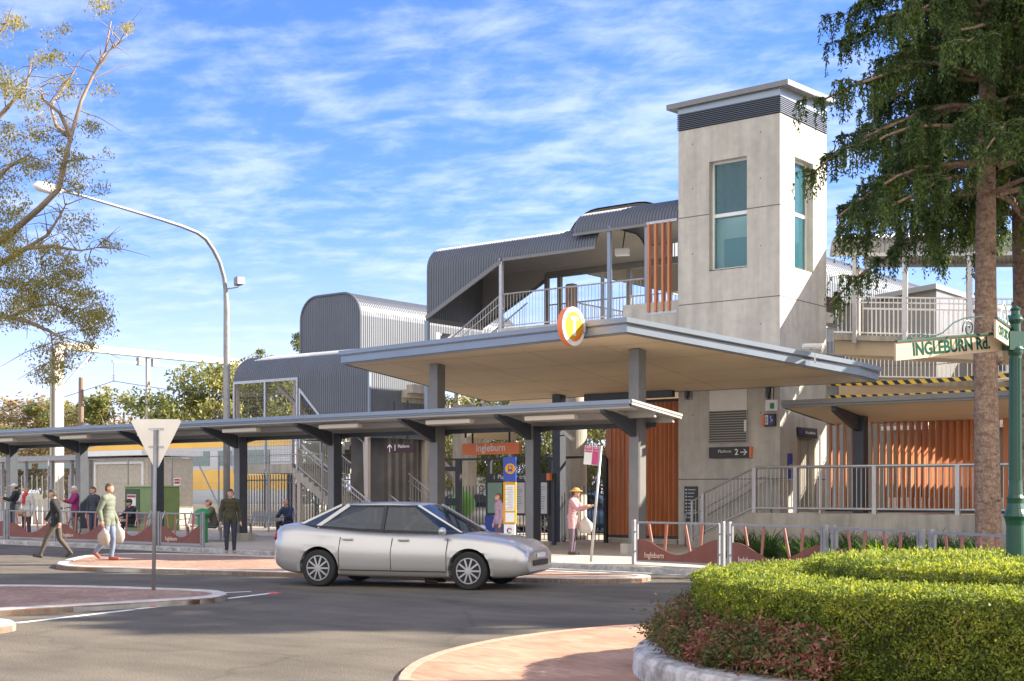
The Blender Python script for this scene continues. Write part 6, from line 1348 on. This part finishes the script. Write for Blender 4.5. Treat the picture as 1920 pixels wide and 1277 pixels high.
# ---- conifers
def conifer(H, z0, Rm, seed, nwh=20, bare=3.2):
    rg = random.Random(seed); tk = MB(); pts = []; rad = []
    for i in range(26):
        f = i/25; z = H*f; pts.append((.10*math.sin(f*5+seed), .08*math.cos(f*4+seed), z)); rad.append((.215*(1-f)**.8+.02)*(1.0+(.10 if i % 3 == 0 else 0)*rg.random())+(.12*max(0, 1-z/.5) if z < .5 else 0))
    tk.tube(pts, rad, 14)
    for i in range(26):       # knots and stubs
        z = rg.uniform(1.2, z0+2); a = rg.uniform(0, 6.28); r0 = .25*(1-z/H)**.8; tk.tube([(r0*.7*math.cos(a), r0*.7*math.sin(a), z), ((r0+.05)*math.cos(a), (r0+.05)*math.sin(a), z+.03), ((r0+.09)*math.cos(a), (r0+.09)*math.sin(a), z+.02)], [.07, .05, .025], 7)
    br = MB(); tw_ = MB(); LC = []; LD = []
    for w in range(nwh):
        f = w/(nwh-1); z = z0+(H-z0)*f**1.05; nb = 6
        for b in range(nb):
            a = 2*math.pi*(b/nb)+w*.9+rg.uniform(-.25, .25); Lb = Rm*(1-.55*f)*rg.uniform(.72, 1.08); rise = rg.uniform(-.05, .22)
            pts = []
            for k_ in range(7):
                t = k_/6; rr = .15+Lb*t; pts.append(Vector((rr*math.cos(a+.12*math.sin(t*4)), rr*math.sin(a+.12*math.sin(t*4)), z+Lb*(rise*t*1.6-.42*t*t)+.04*math.sin(9*t+b))))
            br.tube(pts, [.045*(1-.75*k_/6)*(1-.4*f)+.006 for k_ in range(7)], 6, cap=False)
            ns = 11
            for s in range(ns):
                t = .06+.94*(s+rg.random()*.6)/ns; t = min(t, .99); i0 = int(t*6); q = pts[i0].lerp(pts[min(i0+1, 6)], t*6-i0)
                sa = a+rg.uniform(-1.3, 1.3); sl_ = rg.uniform(.25, .75)*(1-.2*t)
                e = q+Vector((sl_*math.cos(sa), sl_*math.sin(sa), rg.uniform(-.28, .06)*sl_)); mid = q.lerp(e, .5)+Vector((0, 0, .05))
                tw_.tube([q, mid, e], [.011, .008, .005], 4, cap=False)
                if t < .34 and rg.random() < (.1 if w > 3 else .7): continue
                for c in range(14):
                    u_ = rg.random(); o = (q.lerp(mid, u_*2) if u_ < .5 else mid.lerp(e, u_*2-1)); ta = rg.uniform(0, 6.28); tl = rg.uniform(.22, .58); out = rg.uniform(.05, .35)
                    # hanging tassel
                    prev = o
                    n_ = 13
                    T = np.linspace(0, 1, n_)
                    px_ = o.x+out*tl*math.cos(ta)*np.sin(T*1.6); py_ = o.y+out*tl*math.sin(ta)*np.sin(T*1.6); pz_ = o.z-tl*(T**1.25)+.05*np.sin(T*3.1)
                    P_ = np.stack([px_, py_, pz_], 1); D_ = np.gradient(P_, axis=0)
                    for rep in range(2):
                        LC.append(P_+rng.normal(scale=.012, size=P_.shape)); LD.append(unit(D_)*.75+rng.normal(scale=.55, size=P_.shape))
    C = np.concatenate(LC); D = np.concatenate(LD); n = len(C); D = unit(D)
    Q = leaves(C+D*.03, D, rng.uniform(.07, .12, n), rng.uniform(.022, .036, n))
    return tk, br, tw_, quads_mesh(Q, 'foliage')
def conifer_thing(loc, data, rz, label, lean=(0, 0)):
    tk, br, tw_, fo = data
    r = empty('conifer_tree', (0, 0, 0), label, 'tree', 'tall conifers at the right')
    t1 = tk.build('trunk', bark_c, r, smooth=True); b1_ = br.build('limbs', bark_c, r, smooth=True); t2 = tw_.build('twigs', bark_t, r)
    f_ = obj_from(fo, con_leaf, r); r.location = loc; r.rotation_euler = (lean[0], lean[1], rz); return r
cdata = conifer(17.5, 6.95, 3.15, 4)
c1 = cw(8.42, 24.0)
ct = conifer_thing((c1.x, c1.y, .0), cdata, R(70), 'tall conifer with scaly brown trunk and drooping foliage, in front of the ramp')
def conif_copy(x, d, rz, s, label):
    o = copy_tree(ct); q = cw(x, d); o.location = (q.x, q.y, 0); o.rotation_euler = (0, 0, rz); o.scale = (s, s, s); o['label'] = label; return o
conif_copy(10.12, 27.2, R(200), 1.05, 'second conifer trunk at the right edge behind the green lamp post')
conif_copy(17.5, 23.0, R(10), .92, 'conifer further right beyond the picture edge beside the road')
conif_copy(25.5, 20.8, R(130), .95, 'conifer well beyond the right picture edge near the roundabout')
conif_copy(21.5, 25.2, R(280), 1.0, 'conifer beyond the right picture edge behind the second trunk')
# a fresh sprout on the trunk
sp = MB()

# ---- generic broadleaf clump tree
def crown_leaves(clumps, per, size, asp=.45, droop=.3):
    LC = []; LD = []
    for (cx, cy, cz, r_, n_) in clumps:
        m = n_ or per; v = unit(rng.normal(size=(m, 3)))*(rng.random((m, 1))**.45)*r_; v[:, 2] *= .72
        LC.append(np.array([cx, cy, cz])+v); LD.append(rng.normal(size=(m, 3))-np.array([0, 0, droop]))
    C = np.concatenate(LC); D = np.concatenate(LD); s = rng.uniform(.7, 1.3, len(C))*size
    return quads_mesh(leaves(C, D, s, s*asp), 'crown')
def bgtree(seed, w, h, per=170, size=.30, nc=46, trunk=True, sq=1.):
    rg = random.Random(seed); cl = []
    for i in range(nc):
        a = rg.uniform(0, 6.28); rr = rg.random()**.5; zf = rg.random()
        rad = w/2*math.sin(math.pi*min(.93, .12+.82*zf))**.7
        cl.append((rr*rad*math.cos(a), rr*rad*math.sin(a), h*(.28+.68*zf), w*.11*rg.uniform(.7, 1.4)*sq, None))
    return cl, crown_leaves(cl, per, size)
def bg_thing(name, x_px, t, ztop, data, label, m, scale, group='trees beyond the railway'):
    (cl, me), w, h = data; p = at(x_px, 920, t); r = empty(name, (0, 0, 0), label, 'tree', group)
    k = MB(); k.tube([(0, 0, -.5), (.1, 0, h*.25), (.0, .1, h*.5), (0, 0, h*.8)], [.28, .22, .15, .05], 8)
    rg = random.Random(len(cl)+int(x_px))
    for c in rg.sample(cl, 14): k.tube([(0, 0, h*.25+rg.random()*h*.2), (c[0]*.5, c[1]*.5, c[2]*.7), c[:3]], [.10, .06, .02], 5, cap=False)
    k.build('trunk', gumbark, r)
    o = bpy.data.objects.new('crown', me); COL.objects.link(o); o.parent = r
    if not me.materials: me.materials.append(m)
    s = (ztop)/h; r.location = (p.x, p.y, -.2); r.scale = (s*scale, s*scale, s); r.rotation_euler = (0, 0, rg.random()*6); return r
T1 = (bgtree(1, 9, 10), 9, 10); T2 = (bgtree(2, 8, 10, nc=38), 8, 10); T3 = (bgtree(3, 10, 10, nc=56), 10, 10); D1 = (bgtree(5, 10, 9, nc=50), 10, 9); T4 = (bgtree(8, 8, 10, per=240, size=.2, nc=60), 8, 10)
zt = lambda y, t: 1.7+(920-y)/F*t
BG = [(30, 95, 742, D1, 'dusty brown-green tree at the far left behind the platform shelter', dry_leaf, 1.5), (85, 92, 745, T1, 'rounded olive tree just left of the gantry column', bg_leaf, 1.2), (130, 98, 758, D1, 'tan leaved tree between the gantry column and the power pole', dry_leaf, 1.2), (170, 88, 762, D1, 'tan leaved low tree right of the timber power pole', dry_leaf, 1.1),
      (232, 84, 716, T2, 'dark green spreading tree in the middle between the gantry posts', bg_leaf, 1.25), (320, 96, 765, T1, 'low dark tree left of the right gantry post', bg_leaf, 1.3), (400, 80, 678, T3, 'bright leafy tree beside the street lamp pole', bg_leaf, 1.05), (355, 86, 760, T2, 'small olive tree just left of the leafy tree by the lamp pole', bg_leaf, 1.),
      (475, 84, 668, T3, 'tree seen through the glazed stair panels', bg_leaf, 1.0), (540, 78, 690, T1, 'tree behind the right half of the glazed stair panels', bg_leaf, 1.0), (600, 74, 700, T2, 'tree behind the triangular stair panel', bg_leaf, 1.)]
for px, t, y, d, lb, m, s in BG: bg_thing('broadleaf_tree', px, t, zt(y, t), d, lb, m, s)
BG2 = [(725, 66, 745, T3, 'sunlit tree seen under the stair through the pickets', .9), (850, 64, 735, T4, 'sunlit tree left of the station name sign', .9), (905, 70, 725, T3, 'dense sunlit tree behind the station name sign', .9), (965, 62, 735, T4, 'tree behind the bus stop pillar', .9), (1030, 68, 728, T3, 'tree left of the thick round column', .9), (1100, 58, 745, T4, 'bright tree behind the leaning bus zone sign', .8), (1150, 72, 730, T3, 'tree behind the orange slat screen', .9), (780, 80, 730, T1, 'tree right of the rear stair rails', .9), (1300, 90, 700, T3, 'tree hidden behind the lift tower', 1.)]
for px, t, y, d, lb, s in BG2: bg_thing('broadleaf_tree', px, t, zt(y, t), d, lb, bg_leaf, s, 'trees behind the station entrance')
# slender conifers on the skyline
for px, y, t, lb in ((563, 608, 75, 'tall slender cypress rising above the stair roof'), (498, 652, 80, 'shorter slender cypress left of its taller twin')):
    p = at(px, 920, t); H = zt(y, t); r = empty('cypress_tree', (0, 0, 0), lb, 'tree', 'slender cypresses')
    cl = [(rng.normal()*.3, rng.normal()*.3, H*f, .28+.75*(1-f), None) for f in np.linspace(.35, .97, 22)]
    me = crown_leaves(cl, 110, .22, .3, -.6); obj_from(me, bg_leaf, r); MB().tube([(0, 0, 0), (0, 0, H*.96)], [.25, .04], 8).build('trunk', gumbark, r); r.location = (p.x, p.y, 0)
# pale bare-limbed tree at entrance
p = at(862, 920, 54); r = empty('pale_limbed_tree', (p.x, p.y, 0), 'tree with pale bare forking limbs behind the station name sign', 'tree'); k = MB(); rg = random.Random(11)
def fork(q, d, l_, rd, dep):
    e = q+d*l_; m_ = q.lerp(e, .5)+Vector((rg.uniform(-.1, .1), rg.uniform(-.1, .1), 0))*l_; k.tube([q, m_, e], [rd, rd*.85, rd*.68], 6, cap=False)
    if dep: 
        for i in range(2 if dep < 4 else 3):
            nd = (d+Vector((rg.uniform(-.8, .8), rg.uniform(-.8, .8), rg.uniform(-.1, .5)))).normalized(); fork(e, nd, l_*rg.uniform(.62, .82), rd*.62, dep-1)
fork(Vector((p.x, p.y, 0)), Vector((0, 0, 1)), 1.9, .28, 5)
k.build('trunk', mat('pale_bark', (.62, .54, .44), .8, var=.12, scale=4), r)
q_ = [(p.x+rng.normal()*1.9, p.y+rng.normal()*1.9, 5.2+rng.normal()*1.1, .45, 60) for _ in range(26)]
obj_from(crown_leaves(q_, 60, .16), bg_leaf, r, -Vector((p.x, p.y, 0)))
bpy.context.view_layer.update()
# white wall, lime bush, parked cars beyond entrance
a, b = at(700, 920, 66), at(1010, 920, 60)
k = MB(); dd = (b-a).normalized(); k.beam(Vector((a.x, a.y, 1.25)), Vector((b.x, b.y, 1.25)), .25, 2.1); k.build('boundary_wall', mat('bright_wall', (.80, .76, .70), .7, var=.04), label='long white wall beyond the pickets of the station entrance', cat='wall')
p = at(868, 920, 46); k = MB(); k.ball((p.x, p.y, 1.25), .42, 16, 10, (1, 1, 1.1)); k.tube([(p.x, p.y, G), (p.x, p.y, .9)], .05); k.build('umbrella', mat('lime', (.20, .50, .08), .6), label='lime green umbrella seen beyond the entrance pickets', cat='umbrella')
bluep = mat('blue_paint', (.05, .10, .20), .3, .4)
pc = copy_tree(car); pc['label'] = 'dark blue car parked beyond the entrance, behind the leaning sign'; pc['group'] = 'cars parked beyond the station'
def repaint(o, m):
    for ch in o.children:
        if ch.type == 'MESH' and ch.data.materials and ch.data.materials[0] == paint:
            ch.data = ch.data.copy(); ch.data.materials[0] = m
        repaint(ch, m)
repaint(pc, bluep); q_ = at(1108, 920, 52); pc.location = (q_.x, q_.y, G); pc.rotation_euler = (0, 0, R(10))
pc2 = copy_tree(car); pc2['label'] = 'pale car parked beyond the picket fence, left of the information board'; pc2['group'] = 'cars parked beyond the station'; q_ = at(905, 920, 53); pc2.location = (q_.x, q_.y, G); pc2.rotation_euler = (0, 0, R(10))

# ---- gum tree at left
gt0 = cw(-12.6, 27.5); gum = empty('gum_tree', gt0, 'large gum tree with olive gold leaves reaching in from the left edge', 'tree')
rg = random.Random(21); k = MB()
g3 = lambda px, py, t: at(px, py, t)
k.tube([gt0, gt0+Vector((.2, .1, 3)), g3(-120, 560, 27), g3(-90, 420, 26.5), g3(-60, 250, 26), g3(-60, 60, 26), g3(-60, -200, 26)], [.45, .36, .3, .24, .18, .12, .05], 12)
limbs = [[(-105, 520, 27), (-20, 470, 26.4), (40, 420, 26), (75, 390, 25.8), (110, 355, 25.6), (122, 300, 25.6), (133, 255, 25.6), (152, 190, 25.7), (175, 140, 25.8), (198, 95, 25.9), (208, 40, 26)],
         [(133, 255, 25.6), (112, 212, 25.4), (80, 185, 25.2), (75, 160, 25.2)], [(133, 262, 25.6), (105, 235, 26), (95, 200, 26.2), (135, 140, 26.4), (150, 112, 26.4)], [(175, 140, 25.8), (205, 95, 25.8), (232, 75, 25.8)],
         [(-100, 480, 27), (-30, 250, 26.6), (20, 195, 26.5), (50, 160, 26.5), (60, 110, 26.6)], [(-100, 640, 27), (0, 592, 26.3), (45, 600, 26), (95, 622, 25.9), (118, 636, 25.8)], [(20, 595, 26.3), (60, 575, 26), (100, 570, 25.9), (160, 600, 25.8)],
         [(-100, 560, 27), (-10, 500, 26.5), (50, 465, 26.2), (100, 462, 26), (135, 495, 25.8)], [(50, 465, 26.2), (90, 440, 26), (115, 400, 26), (125, 380, 26)], [(100, 462, 26), (150, 470, 26), (195, 462, 25.9)], [(-80, 380, 26.5), (-20, 350, 26.3), (20, 310, 26.2), (55, 290, 26)],
         [(95, 622, 25.9), (100, 660, 25.9), (110, 690, 25.9)], [(-60, 100, 26), (0, 60, 26), (15, 40, 26)]]
for i, l_ in enumerate(limbs):
    P_ = [g3(*q) for q in l_]; r0 = [.075, .045, .045, .03, .07, .07, .04, .08, .04, .03, .06, .02, .05][i]
    k.tube(P_, [r0*(1-.8*j_/(len(P_)-1)) for j_ in range(len(P_))], 8, cap=False)
    for _ in range(26 if i == 0 else 16):
        s = rg.random()*(len(P_)-1.01); a_ = int(s); q = P_[a_].lerp(P_[a_+1], s-a_); e = q+Vector((rg.gauss(0, .35), rg.gauss(0, .35), rg.gauss(.12, .3))); m_ = q.lerp(e, .5)+Vector((0, 0, .05)); k.tube([q, m_, e], [.012, .008, .003], 4, cap=False)
k.build('trunk', gumbark, gum, smooth=True)
CL = []
def clump(px, py, rpx, n_, dt=.8, t=26.):
    # scatter small sub clumps inside a round area of the crown
    for _ in range(n_):
        a_ = rg.random()*6.28; r_ = rpx*math.sqrt(rg.random()); tt = t+rg.gauss(0, dt); p_ = g3(px+r_*math.cos(a_), py+r_*math.sin(a_)*.9, tt); CL.append((p_.x, p_.y, p_.z, rg.uniform(.13, .32), int(rg.uniform(24, 64))))
for a_ in ((20, 560, 60, 60), (70, 500, 60, 50), (110, 545, 55, 48), (160, 580, 42, 52), (60, 580, 50, 44), (180, 610, 24, 24), (10, 470, 40, 32), (20, 380, 34, 22), (30, 310, 40, 22), (10, 260, 30, 14), (5, 430, 30, 20), (130, 500, 28, 16), (90, 700, 26, 16), (115, 670, 24, 12), (70, 660, 20, 7), (165, 655, 16, 6), (140, 640, 30, 8), (-60, 500, 90, 70), (-80, 300, 90, 50), (-60, 100, 80, 36),
          (75, 245, 26, 14), (65, 195, 22, 10), (28, 170, 26, 12), (12, 150, 20, 10), (75, 110, 18, 7), (15, 45, 16, 7), (35, 45, 8, 3), (122, 335, 38, 20), (120, 160, 30, 9), (180, 240, 12, 4), (190, 10, 20, 8), (236, 52, 10, 4), (195, 165, 10, 3), (168, 310, 12, 4), (190, 355, 10, 3), (203, 290, 5, 1), (125, 435, 32, 10), (160, 425, 22, 6), (205, 455, 12, 4), (178, 490, 14, 4), (100, 290, 28, 9), (55, 300, 30, 8), (145, 300, 22, 5), (122, 50, 6, 2), (90, 65, 8, 3), (110, 105, 14, 4), (130, 255, 18, 4), (170, 235, 8, 2)): clump(*a_)
me = crown_leaves(CL, 20, .068, .32, .9); o = obj_from(me, gum_leaf, gum, -Vector(gt0))

# ---- hedge on the roundabout
hg = empty('roundabout_hedge', (RC.x, RC.y, .2), 'thick clipped round yellow-green hedge ring with a slightly taller inner hedge', 'hedge')
def wob(a, s=0): return 1+.012*np.sin(a*7+s)+.008*np.sin(a*17+s*2)
def hedge_part(R1, R2, zb, zt_, dens_top, dens_side, name, zfun=None):
    n = 96; k = MB(); A = np.linspace(0, 2*np.pi, n, endpoint=False)
    prof = [(R2, zb), (R2+.01, zt_-.14), (R2-.05, zt_-.07), (R2-.16, zt_-.05), (R1+.1, zt_-.05), (R1+.03, zt_-.08), (R1, zb)] if R1 > 0 else [(R2, zb), (R2+.01, zt_-.14), (R2-.05, zt_-.07), (R2-.16, zt_-.05), (.05, zt_-.05)]
    vs = [(RC.x+(r-.10)*math.cos(a), RC.y+(r-.10)*math.sin(a), z-.02) for r, z in prof for a in A]
    k.add(vs, [(i*n+j, i*n+(j+1) % n, (i+1)*n+(j+1) % n, (i+1)*n+j) for i in range(len(prof)-1) for j in range(n)])
    k.build('core', mat('hedge_core', (.05, .065, .02), .95, var=.4, scale=9), hg)
    # leaves
    def samp(nn, side):
        a = rng.random(nn)*2*np.pi
        if side: r = np.full(nn, R2)+rng.normal(scale=.022, size=nn)-.01; z = zb+(zt_-zb)*rng.random(nn); nb = np.stack([np.cos(a), np.sin(a), np.full(nn, .25)], 1)
        else: r = np.sqrt(R1**2+(R2**2-R1**2)*rng.random(nn)); z = np.full(nn, zt_)+.018*np.sin(a*23+r*31)+.012*np.sin(r*57+a*9)+rng.normal(scale=.016, size=nn); nb = np.stack([np.cos(a)*.2, np.sin(a)*.2, np.ones(nn)], 1); ed = np.minimum(R2-r, np.maximum(r-R1, 0) if R1 > 0 else 9); z -= .035*np.exp(-ed/.03)
        r = r*wob(a, R2)
        lump = .02*np.sin(a*31+z*19)+.02*np.sin(a*53-z*27)
        if side: r = r+lump
        return np.stack([RC.x+r*np.cos(a), RC.y+r*np.sin(a), z], 1), unit(nb)
    Qs = []
    for side, dn in ((0, dens_top), (1, dens_side)):
        area = math.pi*(R2**2-R1**2) if not side else 2*math.pi*R2*(zt_-zb); C, nb = samp(int(area*dn), side)
        D = rng.normal(size=C.shape)+nb*.7+np.array([0, 0, .35]); s = rng.uniform(.021, .040, len(C)); Qs.append(leaves(C, D, s, s*.52, nb, .35))
    if side is not None:   # stray shoots
        C, nb = samp(1400, 0); D = rng.normal(scale=.4, size=C.shape)+np.array([0, 0, 1.]); C = C+np.array([0, 0, .03]); s = rng.uniform(.03, .05, len(C)); Qs.append(leaves(C, D, s, s*.4))
    me = quads_mesh(np.concatenate(Qs), name); obj_from(me, hedge_leaf, hg, -Vector((RC.x, RC.y, .2)))
    return
hedge_part(1.72, 2.66, .22, .92, 6200, 12000, 'leaves'); hedge_part(0, 1.62, .7, 1.06, 6000, 9000, 'inner_leaves')
k = MB(); rg = random.Random(5)
for i in range(60):
    a_ = rg.uniform(0, 6.28); z = rg.uniform(.3, .72); r_ = 2.66; q = Vector((RC.x+r_*math.cos(a_), RC.y+r_*math.sin(a_), z)); e = Vector((RC.x+(r_+.03)*math.cos(a_+rg.uniform(-.05, .05)), RC.y+(r_+.03)*math.sin(a_+rg.uniform(-.05, .05)), z+rg.uniform(.08, .2))); k.tube([q, q.lerp(e, .5)+Vector((0, 0, .01)), e], [.004, .0035, .002], 4, cap=False); k.tube([q.lerp(e, .45), q.lerp(e, .45)+(e-q)*.4+Vector((.03, -.03, .0))], [.003, .0015], 4, cap=False)
k.build('twigs', mat('hedge_twig', (.20, .16, .09), .8), hg)
# nandina shrubs round the front left of the bed
def nandina(seed, h):
    rg = random.Random(seed); r = empty('red_shrub', (0, 0, 0)); st_ = MB(); LC = []; LD = []
    for i in range(34):
        a_ = rg.uniform(0, 6.28); rr = rg.random()**.6*.27; hh = h*rg.uniform(.5, 1.0)*(1-.5*(rr/.3)**2); b_ = Vector((rr*.5*math.cos(a_), rr*.5*math.sin(a_), 0)); e = Vector((rr*math.cos(a_), rr*math.sin(a_), hh)); st_.tube([b_, b_.lerp(e, .5)+Vector((.01, 0, 0)), e], [.006, .005, .003], 4, cap=False)
        for f in (.35, .6, .8, 1.0):
            q = b_.lerp(e, f); m = 34; v = rng.normal(size=(m, 3))*np.array([.065, .065, .04]); LC.append(np.array(q)+v); LD.append(v*6+rng.normal(size=(m, 3))*.5+np.array([0, 0, -.1]))
    C = np.concatenate(LC); D = np.concatenate(LD); s = rng.uniform(.032, .055, len(C)); me = quads_mesh(leaves(C, D, s, s*.38), 'foliage')
    st_.build('stems', mat('red_stem', (.2, .07, .05), .7), r); obj_from(me, nan_leaf, r); return r
protos = [nandina(31, .46), nandina(32, .52), nandina(33, .40)]
def ang_cam(deg): return R(deg+38)    # angle measured in the camera's ground frame
NA = [(196, 'red-leaved shrub at the left rim of the bed, just before its leftmost bulge'), (187, 'red-leaved shrub at the leftmost bulge of the hedge bed'), (178, 'dark red shrub just behind the leftmost bulge of the bed'), (205, 'red shrub at the left of the bed above the kerb curve'), (213, 'low green and red shrub where the kerb turns forward'), (221, 'pink-red tipped shrub at the right end of the front row'), (169, 'small red shrub at the back left of the hedge bed'), (160, 'hindmost red-leaved shrub of the bed, half behind the others')]
used_ = set()
for i, (dg_, lb) in enumerate(NA):
    pr = protos[i % 3]; o = pr if (i % 3) not in used_ else copy_tree(pr); used_.add(i % 3)
    rr = 2.83+.05*math.sin(i*2.3); a_ = ang_cam(dg_); o.location = (RC.x+rr*math.cos(a_), RC.y+rr*math.sin(a_), .2); o.rotation_euler = (0, 0, i*1.7); s = .95+.12*math.sin(i*3.1); o.scale = (1.1*s, 1.1*s, s); tag(o, lb, 'shrub', 'red-leaved shrubs in the hedge bed')
    if lb.startswith('pink'):
        for ch in o.children:
            if ch.data.materials[0] == nan_leaf: ch.data = ch.data.copy(); ch.data.materials[0] = leafmat('nandina_pink', [(.05, .10, .03), (.11, .16, .05), (.16, .13, .05), (.34, .10, .09), (.62, .36, .31)], scale=3.3, trans=.35); o.scale = (1.25, 1.25, 1.12)
# strappy plants
def strap(seed, n_, l0, m, nm='strap_plant'):
    rg = random.Random(seed); r = empty(nm, (0, 0, 0)); vs = []; fs = []
    for i in range(n_):
        a_ = rg.uniform(0, 6.28); L_ = l0*rg.uniform(.6, 1.15); el = rg.uniform(.75, 1.45); prev = None; w = .022; c = [rg.gauss(0, .07), rg.gauss(0, .07), 0]; base = len(vs); pts_ = []
        x = 0; z = 0; e_ = el
        for k_ in range(7):
            pts_.append((c[0]+x*math.cos(a_), c[1]+x*math.sin(a_), z)); x += L_/6*math.cos(e_); z += L_/6*math.sin(e_); e_ -= .22*rg.uniform(.6, 1.4)
        for k_, p_ in enumerate(pts_):
            ww = w*(1-(k_/6)**2*.9); vs += [(p_[0]-ww*math.sin(a_)*.5, p_[1]+ww*math.cos(a_)*.5, p_[2]), (p_[0]+ww*math.sin(a_)*.5, p_[1]-ww*math.cos(a_)*.5, p_[2])]
        fs += [(base+2*k_, base+2*k_+1, base+2*k_+3, base+2*k_+2) for k_ in range(6)]
    MB().add(vs, fs).build('leaves', m, r); return r
lp_ = [strap(1, 80, .75, lily_leaf), strap(2, 90, .85, lily_leaf)]; lb_ = strap(3, 60, .8, lily_b)
p = onY(1652, 1000, -8.4); lb_.location = (p.x, p.y, G); tag(lb_, 'bright yellow-green strappy plant behind the third fence panel', 'plant', 'strappy garden plants')
o = copy_tree(lb_); p = onY(1722, 1000, -8.0); o.location = (p.x, p.y, G); o.scale = (.75,)*3; o['label'] = 'small bright strappy plant right of the largest bright one'
u2 = set(); rg = random.Random(77); i = 0
for row, (Yr, pxs) in enumerate(((-2.6, range(1372, 1860, 26)), (-4.6, range(1385, 1860, 30)), (-6.2, range(1440, 1860, 36)))):
    for px in pxs:
        pr = lp_[i % 2]; o = pr if (i % 2) not in u2 else copy_tree(pr); u2.add(i % 2); p = onY(px+rg.uniform(-6, 6), 1000, Yr+rg.uniform(-.4, .4)); o.location = (p.x, p.y, G); o.rotation_euler = (0, 0, rg.random()*6); s = rg.uniform(.75, 1.1); o.scale = (s, s, s)
        tag(o, 'dark green strappy plant in the garden bed between the fence panels and the ramp wall', 'plant', 'strappy garden plants'); i += 1
MB().prism([(3.4, -9.4), (6.4, -10.6), (8.9, -11.9), (14, -11), (14, -1.4), (-.2, -1.4), (1.2, -8.6)], G-.05, G+.02).build('garden_bed', MATS['soil'], kind='structure')
# leaf litter along the kerbs and grass tufts
k = MB(); rg = random.Random(9); Qs = []
for _ in range(700):
    px = rg.uniform(0, 430); f = px/430; py = 1143-27*f+rg.gauss(2, 1.6)
    q = onZ(px, py, .012); Qs.append(q)
C = np.array([tuple(q) for q in Qs]); s = rng.uniform(.03, .07, len(C)); me = quads_mesh(leaves(C, rng.normal(size=C.shape)*np.array([1, 1, .15]), s, s*.4, np.array([[0, 0, 1.]]), .8), 'leaf_litter'); o = obj_from(me, mat('dry_leaf', (.20, .12, .05), .8, var=.4, scale=20)); tag(o, kind='stuff')
bpy.context.view_layer.update()
